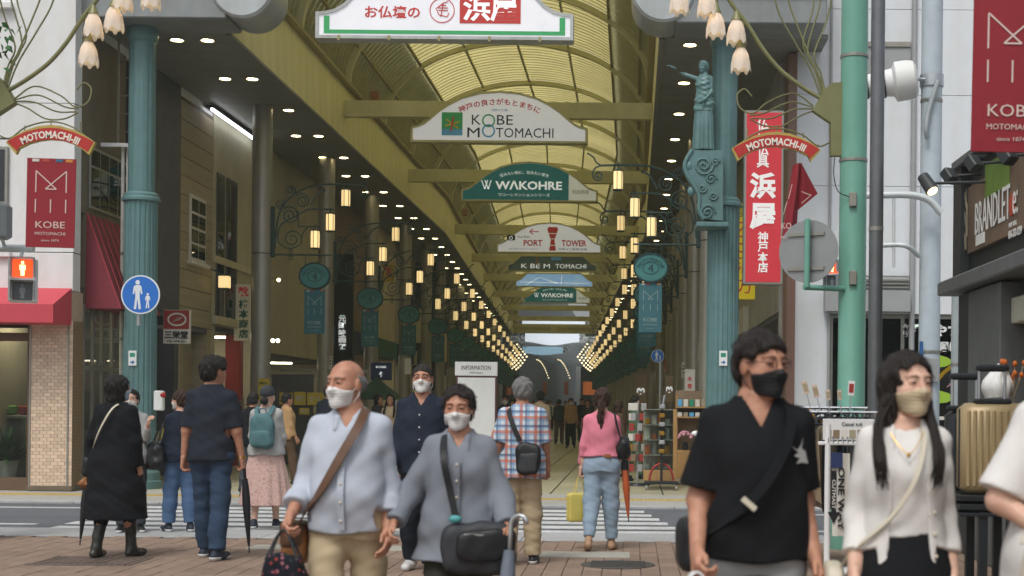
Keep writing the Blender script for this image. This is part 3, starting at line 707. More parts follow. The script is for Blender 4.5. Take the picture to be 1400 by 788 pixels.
# 1 altar shop sign in front of the entrance
c = at(609, 57, 22.75)
t = arch_sign('white arched sign with green border and red lettering over the entrance', 22.75, c.x, c.z, HALF0, 'sign_frame')
sbox(t, -1.92, 1.92, .08, .14, 'sign_green'); sbox(t, -1.92, -1.83, .143, .36, 'sign_green'); sbox(t, 1.83, 1.92, .143, .36, 'sign_green')
stx(t, 'お仏壇の', -.83, .43, .88, .2, 'sign_red', bold=.02)
rg = ringp(MB(), .2, .2, .014, 0, 0, 0, .005); rg = link('emblem_ring', mesh('emblem_ring', [(x + .0 - .04, y + .014, z + .46) for x, y, z in rg.v], rg.f, 'sign_red'), t)
for pts in ([(-.14, .5), (-.09, .39), (.04, .36), (.07, .42)], [(-.1, .46), (.05, .46)], [(-.1, .5), (.05, .5)], [(-.06, .54), (.02, .54)], [(-.06, .36), (-.02, .58), (.05, .6)], [(-.12, .5), (-.02, .58)]):
 m_ = MB().tube([(x, .016, z) for x, z in pts], .008, 5); link('emblem_stroke', mesh('emblem_stroke', m_.v, m_.f, 'sign_red'), t)
sbox(t, .24, 1.21, .26, .78, 'sign_red'); stx(t, '浜屋', .725, .5, .86, .42, 'sign_pale', y=.013, bold=.03)
for k in range(5):
 m_ = MB().box(-1.7 + k * .8, -1.66 + k * .8, -.01, .0, -.03, .05); link('clip', mesh('clip', m_.v, m_.f, 'gutter'), t)
# 2 town logo sign
c = at(683, 197, 32.3); t = arch_sign('white arched sign with green and blue logo and black town lettering', 32.3, c.x, c.z)
stx(t, '神戸の良さがもとまちに', 0, .93, 1.9, .15, 'sign_red', arc=2.2, bold=.02); stx(t, '元町4丁目', 0, .74, .36, .05, 'sign_blue')
sbox(t, -1.3, -.83, .16, .68, 'sign_green', 'logo_field'); sbox(t, -1.3, -.83, .16, .3, 'sign_sky', 'logo_wave', y=.011)
for a, mt in ((.3, 'sign_yellow'), (1.4, 'sign_red'), (2.5, 'sign_yellow')):
 m_ = MB().bar((-1.06 - .17 * math.cos(a), .008, .42 - .17 * math.sin(a)), (-1.06 + .17 * math.cos(a), .008, .42 + .17 * math.sin(a)), .035, .004, up=(0, 1, 0)); link('logo_ray', mesh('logo_ray', m_.v, m_.f, mt), t)
stx(t, 'K', -.52, .52, .2, .22, 'sign_ink'); stx(t, 'BE', .13, .52, .36, .22, 'sign_ink'); stx(t, 'M', -.58, .23, .28, .22, 'sign_ink'); stx(t, 'TOMACHI', .58, .23, 1.3, .22, 'sign_ink')
for z, mt in ((.5, 'sign_green'), (.27, 'sign_sky')):
 rg = ringp(MB(), .15, .15, .035, 0, 0, 0, .005, 24); link('logo_ring', mesh('logo_ring', [(x - .24, y + .014, zz + z) for x, y, zz in rg.v], rg.f, mt), t)
# 3 teal condominium sign
def teal_sign(Y, px, py, label, s=1.):
 c = at(px, py, Y); t = arch_sign(label, Y, c.x, c.z, HALF, 'olive', 'box_grey', s)
 Q = outline(HALF, s, .055); xm = 1.15 * s; P = [q for q in Q if q[0] <= xm]; z_at = np.interp(xm, [q[0] for q in Q if q[1] > .1][::-1] if Q[0][0] < Q[-1][0] else sorted(q[0] for q in Q if q[1] > .1), [q[1] for q in sorted([q for q in Q if q[1] > .1])])
 P = [(xm, Q[0][1])] + [(xm, float(z_at))] + [q for q in Q if q[0] < xm and q[1] > .1] + [min(Q)]
 P = [(xm, .055), (xm, float(z_at))] + sorted([q for q in Q if q[0] < xm - .01 and q[1] > .1], key=lambda q: -q[0]) + [(Q[-1][0] if Q[-1][0] < 0 else -1.945 * s, .055)]
 m_ = MB().prism(P, .012, .02); link('teal_field', mesh('teal_field', m_.v, m_.f, 'box_teal'), t)
 stx(t, '住みたい街に、住みたい家を', -.15 * s, .86 * s, 1.45 * s, .1 * s, 'sign_pale', y=.01, arc=2.4 * s)
 for dx in (0, .1):
  for a, b_ in (((-1.4, .62), (-1.3, .36)), ((-1.3, .36), (-1.22, .62))):
   line2(t, ((a[0] + dx) * s, a[1] * s), ((b_[0] + dx) * s, b_[1] * s), .03, .01 - dx * .01, 'sign_pale', 'logo_stroke')
 stx(t, 'WΛKOHRE', -.02 * s, .48 * s, 1.95 * s, .26 * s, 'sign_pale', y=.01, bold=.025); stx(t, 'ワコーレマンションシリーズ', -.15 * s, .2 * s, 1.5 * s, .09 * s, 'sign_pale', y=.01)
 stx(t, '和田興産', 1.5 * s, .3 * s, .5 * s, .12 * s, 'gutter')
 return t
teal_sign(41.7, 724, 277, 'teal arched sign with large white lettering, the nearer of two such')
# 4 tower sign
c = at(751, 347, 54.4); t = arch_sign('white arched sign with red arrow and red tower', 54.4, c.x, c.z)
sbox(t, -.98, -.55, .6, .68, 'ink', 'picture_mark') if False else None
stx(t, 'View Point', -.98, .62, .5, .09, 'sign_ink'); stx(t, 'PORT', -.62, .39, .72, .24, 'sign_red', bold=.03); stx(t, 'TOWER', .95, .39, .95, .24, 'sign_red', bold=.03)
m_ = MB().bbox(-1.62, -1.3, .0, .02, .48, .68, .02); link('camera_picture', mesh('camera_picture', m_.v, m_.f, 'sign_ink'), t)
rg = ringp(MB(), .07, .07, .02, 0, 0, 0, .004, 20); link('camera_lens', mesh('camera_lens', [(x - 1.46, y - .006, z + .57) for x, y, z in rg.v], rg.f, 'sign_pale'), t)
for a, b_ in (((-.75, .82), (-.4, .82)), ((-.75, .82), (-.62, .92)), ((-.75, .82), (-.62, .72))): line2(t, a, b_, .035, .018, 'sign_red', 'arrow_stroke')
m_ = MB().prism([(.0, .1), (.26, .1), (.2, .5), (.34, .92), (.3, 1.0), (-.04, 1.0), (-.08, .92), (.06, .5)], .01, .02); link('tower_picture', mesh('tower_picture', m_.v, m_.f, 'sign_red'), t)
for z in (.3, .55, .75): line2(t, (-.02, z), (.28, z), .03, .008, 'box_grey', 'tower_band')
stx(t, '元町4丁目商店街', .9, .16, 1.1, .09, 'sign_ink'); stx(t, '神戸の良さがもとまちに', -1., .16, 1.1, .07, 'gutter')
# 5 dark picture sign, 6 blue picture sign
c = at(755, 372, 64.8); t = arch_sign('dark picture sign with pale town lettering and clipped corners', 64.8, c.x, c.z, TRAP, 'olive', 'box_night', 1.02)
stx(t, 'K BE M', -.75, .25, 1.3, .2, 'sign_pale'); stx(t, 'TOMACHI', .85, .25, 1.4, .2, 'sign_pale'); sbox(t, -.05, .4, .52, .66, 'sign_sky', 'picture_patch'); sbox(t, -.75, -.66, .3, .66, 'rust_box', 'picture_tower')
c = at(758, 393, 74.8); t = arch_sign('blue sky and bridge picture sign with clipped corners', 74.8, c.x, c.z, TRAP, 'olive', 'box_sky', 1.02)
for a, b_ in (((-1.8, .25), (1.8, .2)), ((-1.5, .1), (-.8, .5)), ((-.8, .5), (.2, .18)), ((.35, .15), (.4, .6))): line2(t, a, b_, .03, .018, 'sign_pale', 'picture_line')
teal_sign(85.8, 762, 415, 'small teal arched sign farthest down the arcade')
# white scroll topped banners of the far arcade
M('far_banner', '#cfd8e2', .6, var=.05, emit='#cfd8e2', estr=.8); M('far_banner2', '#9fc4d8', .6, var=.05, emit='#9fc4d8', estr=.55)  # emission added to the boards so the far end looks brighter
for nm, px, py, Y, wpx, hpx, mt, lb in (('overhead_banner', 757, 441, 128., 86, 9, 'far_banner', 'thin white board just past the end of the arcade'), ('overhead_banner', 755, 460, 134., 74, 20, 'far_banner', 'white curved banner board across the far arcade'), ('overhead_banner', 742, 479, 150., 55, 11, 'far_banner2', 'pale blue curved banner board in the far arcade')):
 c = at(px, py, Y); w_, h_ = wpx * Y / F, hpx * Y / F; P = [(c.x + w_ * (i / 12 - .5), c.z - h_ / 2 - .12 * h_ * math.cos((i / 12 - .5) * 6)) for i in range(13)] + [(c.x + w_ * (.5 - i / 12), c.z + h_ / 2 + .12 * h_ * math.cos((i / 12 - .5) * 6)) for i in range(13)]
 t = thing(nm, lb, 'banner', (c.x, Y, c.z)); MB().prism(P, Y - .1, Y + .1).build('board', mt, t)
 for s_ in (-1, 1): MB().tube(spiral(c.x + s_ * w_ * .53, c.z, h_ * .4, 1.2, s_, Y), .05, 5).build('end_scroll', 'black', t, 50)
 for s_ in (-.3, .3): MB().tube([(c.x + s_ * w_, Y, c.z + h_ * .4), (c.x + s_ * w_, Y, 7.9)], .04, 6).build('hanger', 'black', t)
# ================================================================ left corner building
M('white_wall', '#e3e5e4', .75, var=.04, scale=4, bump=.08, bscale=60, dirt=.12)
M('brown_wall', '#6f6552', .7, var=.12, scale=5, dirt=.2)
M('tile_tan', '#d9c1a9', .45, var=.1, scale=20, obvar=.13)
M('tile_grout', '#b5a28c', .9); M('tile_brown', '#8a7355', .5, var=.12, scale=14, obvar=.1)
M('awning_red', '#c64a55', .7, var=.05, scale=6); M('awning_dark', '#7d2f3a', .7, var=.08, scale=6)
M('frame_brown', '#6a5542', .5, var=.1); M('frame_alu', '#9b9a92', .35, metal=.6, var=.06)
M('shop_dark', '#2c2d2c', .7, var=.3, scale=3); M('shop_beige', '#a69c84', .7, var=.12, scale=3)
M('leaf', '#3f6b3c', .6, var=.35, scale=20, obvar=.2); M('leaf2', '#5d8a3a', .6, var=.3, scale=20); M('pot', '#d8d6cf', .6)
M('lit_shop', '#f0e6c8', .6, var=.1, emit='#fff0d4', estr=11.)
XW = -8.71
def onL(px, py, X=XW):
 dx, dy = px - CX, py - CY; tx = dx + ROLL * dy; Y = X * F / tx; return Vector((X, Y, HC - (dy - ROLL * dx) * Y / F))
YB = 22.1
cb = thing('corner_building', 'white corner building with tiled pier and red awning on the left', 'building', (-12, YB, 0))
zt = Z_(60, 398, YB)                                # top of shop storey
# upper white wall in rendered bays
zs = [zt, Z_(50, 345, YB), Z_(50, 190, YB), Z_(50, 141, YB), 7.9, 14.]
for k in range(5):
 MB().bbox(-20, -8.72, YB - .0 + (.02 if k % 2 else 0), YB + .3, zs[k] + .008, zs[k + 1] - .008, .006).build('wall_band', 'white_wall', cb)
MB().box(-20, -8.74, YB + .05, YB + .28, zt, 14).build('wall_core', 'paver_joint', cb)
MB().box(-20, -8.73, YB + .3, 34, 7.3, 14).build('upper_block', 'white_wall', cb)
w0, w1 = at(0, 205, YB), at(8, 276, YB)
f = MB().bbox(w0.x - 1.2, w1.x + .04, YB - .03, YB + .02, w1.z - .05, w0.z + .05, .01).build('window', 'frame_alu', cb); MB().box(w0.x - 1.15, w1.x - .01, YB - .036, YB - .03, w1.z, w0.z).build('pane', 'dark_glass', f)
MB().bbox(-12.5, X_(16, 345, YB), YB - .08, YB, Z_(10, 352, YB), Z_(10, 343, YB), .008).build('ledge', 'white_wall', cb)
MB().bbox(-12.5, X_(19, 10, YB), YB - .1, YB, Z_(10, 13, YB), Z_(10, 5, YB), .008).build('ledge', 'white_wall', cb)
# tiled pier
px0, px1 = X_(40, 560, YB), XW
MB().box(px0, px1 - .012, YB + .012, YB + .42, 0, zt).build('pier_core', 'tile_grout', cb)
tw_, th_ = (px1 - px0) / 6, .0535
bt = MB().bbox(-tw_ / 2 + .002, tw_ / 2 - .002, 0, .014, .002, th_ - .002, .002); btm = mesh('tile', bt.v, bt.f, 'tile_tan')
bt = MB().bbox(-tw_ / 4 + .002, tw_ / 4 - .002, 0, .014, .002, th_ - .002, .002); bth = mesh('tile', bt.v, bt.f, 'tile_tan')
n_ = 0
for r in range(48):
 z = .08 + r * th_
 if z + th_ > zt: break
 if r % 2 == 0:
  for i in range(6): link('tile', btm, cb, Vector((px0 + (i + .5) * tw_, YB - .002 + random.uniform(-.001, .001), z)) - cb.location)
 else:
  for i in range(5): link('tile', btm, cb, Vector((px0 + (i + 1) * tw_, YB - .002 + random.uniform(-.001, .001), z)) - cb.location)
  for x in (px0 + tw_ / 4, px1 - tw_ / 4): link('tile', bth, cb, Vector((x, YB - .002, z)) - cb.location)
st = MB()
for r in range(48):
 z = .08 + r * th_
 for i in range(4 if z + th_ < zt else 0): y = YB + .02 + i * .1 + (0 if r % 2 else -.01); st.box(px1 - .012, px1, y + .002, y + .098, z + .002, z + th_ - .002)
o = st.build('side_tiles', 'tile_brown', cb); o['kind'] = 'stuff'
for x in (X_(41, 560, YB), X_(93, 560, YB)): MB().box(x - .012, x + .012, YB - .018, YB - .003, 0, zt).build('pier_strip', 'frame_alu', cb)
MB().bbox(px0 - .02, px1 + .02, YB - .03, YB + .44, 0, .075, .01).build('pier_plinth', 'brown_wall', cb)
MB().box(-20, px0 - .001, YB + .35, YB + .45, 2.55, zt).build('bulkhead', 'frame_brown', cb)
# shop window with frame, glass, transom
MB().box(-20, px0 - .001, YB + 2.6, YB + 2.7, 0, zt).build('back_wall', 'shop_beige', cb)
MB().box(-20, px0 - .001, YB + .35, YB + 2.6, .02, .12).build('shop_floor', 'brown_wall', cb)
MB().box(-20, px0 - .001, YB + .45, YB + 2.6, 2.95, 3.05).build('shop_ceiling', 'white', cb)
fr = MB().box(-20, px0 - .002, YB + .1, YB + .16, 0, .2).build('window_frame', 'frame_brown', cb)
for z, h in ((2.33, .13),): MB().box(-20, px0 - .002, YB + .1, YB + .16, z, z + h).build('transom', 'frame_brown', fr)
for x in (px0 - .05, px0 - 1.1): MB().box(x - .025, x + .03, YB + .095, YB + .165, .2, zt).build('mullion', 'frame_brown', fr)
MB().box(-20, px0 - .06, YB + .125, YB + .131, .2, zt).build('pane', 'pane_glass', fr)
M('window_fill', '#f0e6c8', .6, var=.1, emit='#fff0d4', estr=26.)
for x in (-9.9, -11.2): MB().box(x - .4, x + .4, YB + .9, YB + 1.3, 2.9, 2.948).build('ceiling_light', 'window_fill', cb)  # added glowing panels that brighten the shop behind this window
# awning
zA, zB, zC = Z_(50, 394, YB), Z_(50, 416, YB - .7), Z_(50, 441, YB - .7); xa, xb = -20., X_(98, 400, YB)
aw = MB().add([(xa, YB - .001, zA), (xb, YB - .001, zA), (xb, YB - .7, zB), (xa, YB - .7, zB), (xa, YB - .7, zC), (xb, YB - .7, zC), (xb, YB - .001, zC), (xa, YB - .001, zC)],
              [(3, 2, 1, 0), (4, 5, 2, 3), (5, 6, 1, 2), (0, 7, 4, 3), (7, 6, 5, 4)]).build('awning', 'awning_red', cb)
# shop display
def plant(parent_name, label, c, h, r, n, mat='leaf', grp=None, potr=.12, pot=True):
 t = thing(parent_name, label, 'plant', tuple(c), grp); c = Vector(c)
 if pot: MB().lathe([(potr * .75, 0), (potr, potr * 1.7), (potr * .9, potr * 1.7), (potr * .85, potr * 1.5)], 18, c).build('pot', 'pot', t, 40)
 z0 = potr * 1.6 if pot else 0
 for k in range(n):
  a = random.uniform(0, 2 * PI); e = random.uniform(.3, 1.35); L = h * random.uniform(.6, 1.); w_ = L * .07 + .008; d = Vector((math.cos(a), math.sin(a), 0)); pts = []
  for i in range(6):
   s_ = i / 5; p = c + d * (r * 1.2 * s_ * math.cos(e) + .0) + Vector((0, 0, z0 + L * (s_ * math.sin(e) - .35 * s_ * s_ * math.cos(e)))); sd = Vector((-d.y, d.x, 0)) * w_ * math.sin(PI * min(1, .12 + s_ * .88)) ; pts += [p - sd, p + sd]
  MB().add(pts, [(2 * i, 2 * i + 1, 2 * i + 3, 2 * i + 2) for i in range(5)]).build('leaf', mat, t, 60)
 return t
plant('potted_plant', 'spiky green plant in white pot inside the left shop window', (X_(10, 640, 22.9), 22.9, .14), .75, .5, 34, potr=.17)
M('pack_green', '#6a9a3c', .5, var=.2); M('pack_gold', '#b8862c', .5, var=.3, scale=15); M('pack_red', '#a8352c', .5, var=.2)
sh = thing('display_table', 'display table of packets behind the left shop window', 'table', (X_(12, 560, 23.4), 23.4, .12))
xq = X_(14, 560, 23.4); MB().bbox(xq - 1.4, xq + .42, 23.15, 23.75, 1.1, 1.16, .01).build('top', 'frame_alu', sh)
for x in (xq - 1.3, xq + .34): MB().bbox(x, x + .05, 23.2, 23.7, .12, 1.1, .005).build('leg', 'frame_alu', sh)
for k in range(9):
 x = xq - 1.2 + k * .175; o = MB().bbox(x, x + .15, 23.2, 23.34, 1.165, 1.165 + .16, .03).build('food_packet', ('pack_gold', 'pack_green', 'pack_red')[k % 3], None); tag(o, f'{("gold", "green", "red")[k % 3]} food packet, {ORD[k]} from the left on the display table', 'packet', 'packets on the display table')
o = thing('framed_picture', 'framed print on the wall inside the left shop', 'picture', (X_(4, 510, 24.6), 24.6, 1.9)); c = at(4, 513, 24.6)
MB().bbox(c.x - .25, c.x + .25, 24.62, 24.66, c.z - .3, c.z + .3, .01).build('frame', 'black', o); MB().box(c.x - .21, c.x + .21, 24.615, 24.62, c.z - .26, c.z + .26).build('print', 'shop_beige', o)
# side of corner building along the arcade
MB().box(XW - .3, XW, YB + .301, 24.3, onL(140, 300).z, 7.3).build('side_wall', 'brown_wall', cb)
MB().box(XW - .3, XW, YB + .43, 24.3, 3.2, onL(140, 300).z - .001).build('side_wall', 'brown_wall', cb)
wz0, wz1 = onL(140, 292).z, onL(140, 208).z; wy0, wy1 = onL(121, 250).y, onL(171, 250).y
f = MB().bbox(XW, XW + .03, wy0, wy1, wz0, wz1, .006).build('window', 'frame_alu', cb)
for k in range(4):
 ya = wy0 + .04 + k * (wy1 - wy0 - .04) / 4; MB().bbox(XW + .031, XW + .037, ya, ya + (wy1 - wy0) / 4 - .06, wz0 + .05, wz0 + (wz1 - wz0) * .66, .002).build('pane', 'dark_glass', f); MB().bbox(XW + .031, XW + .037, ya, ya + (wy1 - wy0) / 4 - .06, wz0 + (wz1 - wz0) * .7, wz1 - .05, .002).build('pane', 'dark_glass', f)
# dark red side awning
zA, zC = onL(130, 296).z, onL(130, 424).z
aw = MB().add([(XW + .001, 22.6, zA), (XW + .001, 24.5, zA), (XW + .55, 24.5, zC), (XW + .55, 22.6, zC), (XW + .001, 22.6, zC), (XW + .001, 24.5, zC)], [(0, 1, 2, 3), (0, 3, 4), (1, 5, 2), (4, 3, 2, 5)][0:4]).build('side_awning', 'awning_dark', cb)
for k in range(8):
 y = 22.62 + k * .26; MB().bar((XW + .004, y, zA + .004), (XW + .555, y, zC + .004), .014, .01).build('awning_seam', 'awning_red', aw)
# side shopfront glazing under it
fr = MB().box(XW - .06, XW, YB + .45, 24.6, 2.95, 3.19).build('shopfront', 'frame_brown', cb)
for y in (22.56, 22.95, 23.35, 23.8, 24.25, 24.58): MB().box(XW - .05, XW - .002, y - .03, y + .03, 0, 2.95).build('mullion', 'frame_alu', fr)
for z in (.1, 1.9): MB().box(XW - .045, XW - .006, 22.56, 24.58, z, z + .07).build('transom', 'frame_alu', fr)
MB().box(XW - .03, XW - .024, 22.56, 24.58, .1, 2.95).build('pane', 'pane_glass', fr)
MB().box(XW - 1.6, XW - 1.5, 22.5, 24.7, 0, 3.2).build('inner_wall', 'shop_beige', cb)
# ladder, pipes against the side
ld = thing('wall_ladder', 'metal ladder fixed high behind the left green column', 'ladder', (XW + .15, 23.6, 5.))
xa, xb = X_(162, 120, 23.6), X_(184, 120, 23.6); z0, z1 = Z_(170, 197, 23.6), ZS - .05
for x in (xa, xb): MB().bar((x, 23.6, z0), (x, 23.6, z1), .03).build('rail', 'frame_alu', ld)
for k in range(7): z = z0 + .2 + k * .3; MB().tube([(xa, 23.6, z), (xb, 23.6, z)], .012, 6).build('rung', 'frame_alu', ld)
for (px, ya, yb_, r, lab) in ((132, 100, 200, .028, 'short white pipe rising beside the ladder behind left lamps'), (179, 100, 196, .03, 'short white pipe against the left green column top')):
 a, b_ = at(px, yb_, 23.2), at(px, ya, 23.2); t = thing('pipe', lab, 'pipe', tuple(a)); MB().tube([a, (b_.x, b_.y, b_.z)], r, 10).build('tube', 'white', t, 40); MB().lathe([(r * 1.3, 0), (r * 1.3, .08)], 10, a).build('collar', 'frame_alu', t, 40)
for (px, lab) in ((167, 'white conduit nearest the red side awning, running down the shop corner'), (174, 'white conduit touching left green column, running down the shop corner')):
 a, b_ = at(px - 3, 665, 23.3), at(px + 1, 200, 23.3); b_.x = a.x; t = thing('conduit', lab, 'pipe', tuple(a)); MB().tube([a, b_], .03, 10).build('tube', 'pot', t, 40)
 for z in (1., 2.4, 3.8): MB().lathe([(.04, z), (.04, z + .05)], 10, (a.x, a.y, 0)).build('clamp', 'frame_alu', t, 40)
a, b_ = at(128, 198, 23.2), at(184, 199, 23.2); tag(MB().bar(a, b_, .06).build('rail_bar', 'white'), 'white horizontal bar below the ladder', 'rail')
# ================================================================ shops lining the arcade
M('timber', '#a3977a', .6, var=.12, scale=3, stretch=(1, .3, 4), obvar=.08); M('timber_dark', '#5e4f3a', .6, var=.2, scale=4)
M('wall_khaki', '#bab69e', .7, var=.08, scale=2, dirt=.15); M('wall_grey', '#aeada6', .7, var=.1, scale=2, dirt=.2); M('wall_dark', '#56575a', .6, var=.2, scale=2); M('wall_cream', '#cfc6aa', .7, var=.1, scale=2, dirt=.15); M('wall_umber', '#8a775f', .7, var=.15, scale=2)
M('panel_red', '#9c3a34', .6, var=.08); M('panel_navy', '#28365e', .6, var=.08); M('panel_green', '#2f6a54', .6, var=.08); M('panel_white', '#d9d6cc', .6, var=.05); M('panel_yellow', '#c8b03c', .6, var=.08); M('panel_orange', '#c96a2c', .6, var=.08)
GOODS = ['panel_red', 'panel_navy', 'panel_green', 'panel_white', 'panel_yellow', 'panel_orange', 'shop_beige', 'timber']
def shop(side, y0, y1, wall, sign, label, storey=3.1, lit=True, deep=2.2, sub=6, sgn_txt=None, boards=False, goods=True):
 s = 1 if side == 'L' else -1
 X = (XW if side == 'L' else 2.55)
 def P(d, y, z): return (X - s * d + ox(y), y, z)         # d = depth behind the shop line
 def slab(name, d0, d1, ya, yb, z0, z1, mat, par):
  v = [P(d0, ya, z0), P(d1, ya, z0), P(d1, yb, z0), P(d0, yb, z0), P(d0, ya, z1), P(d1, ya, z1), P(d1, yb, z1), P(d0, yb, z1)]
  f = [(0, 3, 2, 1), (4, 5, 6, 7), (0, 1, 5, 4), (1, 2, 6, 5), (2, 3, 7, 6), (3, 0, 4, 7)]
  if s > 0: f = [q[::-1] for q in f]
  m_ = MB(); m_.add(v, f); return m_.build(name, mat, par)
 t = thing('shop_building', label, 'shop', P(0, (y0 + y1) / 2, 0))
 n = max(2, int((y1 - y0) / 1.1));
 if boards:
  nb_ = int((7.4 - storey) / .36)
  for k in range(nb_): slab('board', 0, .1, y0 + .01, y1 - .01, storey + k * .36 + .008, storey + (k + 1) * .36 - .008, wall, t)
  slab('wall', .03, .5, y0 + .01, y1 - .01, storey, 11, 'timber_dark', t)
 else:
  for k in range(n): slab('wall_panel', 0, .3, y0 + (y1 - y0) * k / n + .006, y0 + (y1 - y0) * (k + 1) / n - .006, storey, 11, wall, t)
 for ya in (y0 + .002, y1 - .252): slab('pier', 0.01, deep, ya, ya + .25, 0, storey - .002, wall, t)
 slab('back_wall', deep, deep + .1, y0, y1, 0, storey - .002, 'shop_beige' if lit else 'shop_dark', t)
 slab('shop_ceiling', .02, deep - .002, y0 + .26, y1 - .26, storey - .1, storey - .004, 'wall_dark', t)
 if lit:
  for q in range(2): yy = y0 + (y1 - y0) * (.3 + .4 * q); slab('ceiling_light', .5, deep - .6, yy - .08, yy + .08, storey - .14, storey - .102, 'lit_shop', t)
 if sign: slab('sign_board', -.12, -.001, y0 + .3, y1 - .3, storey - .05, storey + .55, sign, t)
 if goods:
  for q in range(sub):
   ya = y0 + .35 + (y1 - y0 - .8) * q / sub; slab('shelf_unit', deep - .5, deep - .002, ya, ya + (y1 - y0 - .8) / sub - .06, 0, random.uniform(1., 2.1), random.choice(GOODS), t)
 return t
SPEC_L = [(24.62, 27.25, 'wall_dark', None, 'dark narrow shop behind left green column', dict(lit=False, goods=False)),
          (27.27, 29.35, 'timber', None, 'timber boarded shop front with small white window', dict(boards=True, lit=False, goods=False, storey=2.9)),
          (29.37, 33.4, 'wall_khaki', None, 'khaki walled shoe shop with tall glass bays', dict(storey=3.0)),
          (33.42, 40.4, 'wall_khaki', None, 'khaki blank walled building behind first bracket', dict(storey=2.6)),
          (40.42, 46.5, 'wall_umber', 'panel_navy', 'umber walled cinema building with black sign', {}),
          (46.52, 52.8, 'wall_cream', 'panel_green', 'cream shop with dark green sign board', {})]
for a in SPEC_L: shop('L', *a[:5], **a[5])
walls = ['wall_grey', 'wall_khaki', 'wall_dark', 'wall_cream', 'wall_umber']
cols = {'panel_red': 'red', 'panel_navy': 'navy', 'panel_green': 'green', 'panel_white': 'white', 'panel_yellow': 'yellow', 'panel_orange': 'orange'}
y = 52.82; k = 0
while y < Y1 - 5:
 L_ = (6.2, 5.4, 7., 6.6)[k % 4]; sg_ = list(cols)[(k * 2 + 1) % 6]; shop('L', y, y + L_, walls[k % 5], sg_, f'far shop with {cols[sg_]} sign board, {ORD[k]} past the bend on the left side', sub=4); y += L_ + .02; k += 1
SPEC_R = [(24.9, 31.2, 'wall_grey', None, 'open gift shop behind the right green column', dict(sub=5)), (31.22, 38., 'wall_khaki', 'panel_white', 'khaki shop with white sign board on the right side', {}), (38.02, 44.5, 'wall_grey', 'panel_navy', 'grey shop with navy sign board on the right side', {})]
for a in SPEC_R: shop('R', *a[:5], **a[5])
y = 44.52; k = 0
while y < Y1 - 5:
 L_ = (6., 6.8, 5.6, 7.)[k % 4]; sg_ = list(cols)[(k * 5 + 2) % 6]; shop('R', y, y + L_, walls[(k + 2) % 5], sg_, f'far shop with {cols[sg_]} sign board, {ORD[k]} beyond the third on the right side', sub=4); y += L_ + .02; k += 1
# buildings closing the cross street and everything beyond
M('far_block', '#8d9090', .8, var=.15, scale=1);
for (x0, x1, y0, y1, h, lb) in ((-60, -20.2, 22.2, 60, 16, 'grey office block beyond the left corner building'), (-40, -12, 60, 300, 20, 'long grey block behind the left shops'), (4.8, 40, 46, 300, 20, 'long grey block behind the right shops')):
 t = thing('far_building', lb, 'building', ((x0 + x1) / 2, y0, 0)); MB().box(x0, x1, y0, y1, 0, h).build('wall', 'far_block', t)
 for i in range(8):
  for j in range(4): MB().bbox(x0 + 2 + i * 4, x0 + 4 + i * 4, y0 - .05, y0, 2 + j * 3.4, 4 + j * 3.4, .02).build('window', 'dark_glass', t)
# fluorescent tube and canopy over the shoe shop
t = thing('strip_light', 'long white fluorescent strip under the dark left ceiling', 'light', (-8.55, 30.4, 7.3)); MB().bar((-8.55, 28.7, 7.32), (-8.55, 32.3, 7.32), .05).build('tube', 'lit_tube', t); MB().bar((-8.6, 28.7, 7.38), (-8.6, 32.3, 7.38), .14, .05).build('housing', 'shop_dark', t)
t = thing('strip_light', 'short white strip light above first left bracket', 'light', (-8.4, 37, 6.9)); a, b_ = at(376, 237, 35.), at(410, 229, 40.); MB().bar(a, b_, .06).build('tube', 'lit_tube', t); MB().bar(a + Vector((-.05, 0, .08)), b_ + Vector((-.05, 0, .08)), .2, .08).build('housing', 'shop_dark', t)
# timber shop window, shoe shop bays
tb = next(o for o in bpy.data.objects if o.get('label') == 'timber boarded shop front with small white window')
p0, p1 = onL(257, 352), onL(279, 278); f = MB().bbox(XW - .0 + .001, XW + .05, p0.y, p1.y, p0.z - .05, p1.z + .05, .01).build('window', 'panel_white', tb)
for i in range(2):
 for j in range(4):
  ya = p0.y + .06 + i * (p1.y - p0.y - .08) / 2; za = p0.z + j * (p1.z - p0.z) / 4 + .02; MB().box(XW + .051, XW + .055, ya, ya + (p1.y - p0.y - .16) / 2, za, za + (p1.z - p0.z) / 4 - .05).build('pane', 'dark_glass', f)
MB().bbox(XW + .001, XW + .12, p0.y - .08, p1.y + .08, p0.z - .13, p0.z - .052, .01).build('sill', 'panel_white', f)
MB().bbox(XW - .35, XW - .3, 27.6, 29.05, 0, 2.6, .01).build('door', 'timber', tb)
ss = next(o for o in bpy.data.objects if o.get('label') == 'khaki walled shoe shop with tall glass bays')
for k, (ya, yb_) in enumerate(((29.6, 30.15), (30.3, 31.1))):
 f = MB().bbox(XW + .001, XW + .03, ya, yb_, 3.05, 6.2, .01).build('glass_bay', 'wall_dark', ss); MB().box(XW + .032, XW + .036, ya + .05, yb_ - .05, 3.1, 6.1).build('pane', 'dark_glass', f)
MB().bbox(XW, XW + .1, 29.4, 33.35, 3.02, 3.2, .01).build('cornice', 'wall_cream', ss); MB().bbox(XW, XW + .06, 29.4, 33.35, 4.3, 4.45, .01).build('string_course', 'wall_cream', ss)
MB().bbox(XW - .3, XW + .02, 31.4, 31.7, 0, 3., .01).build('red_pillar', 'panel_red', ss)
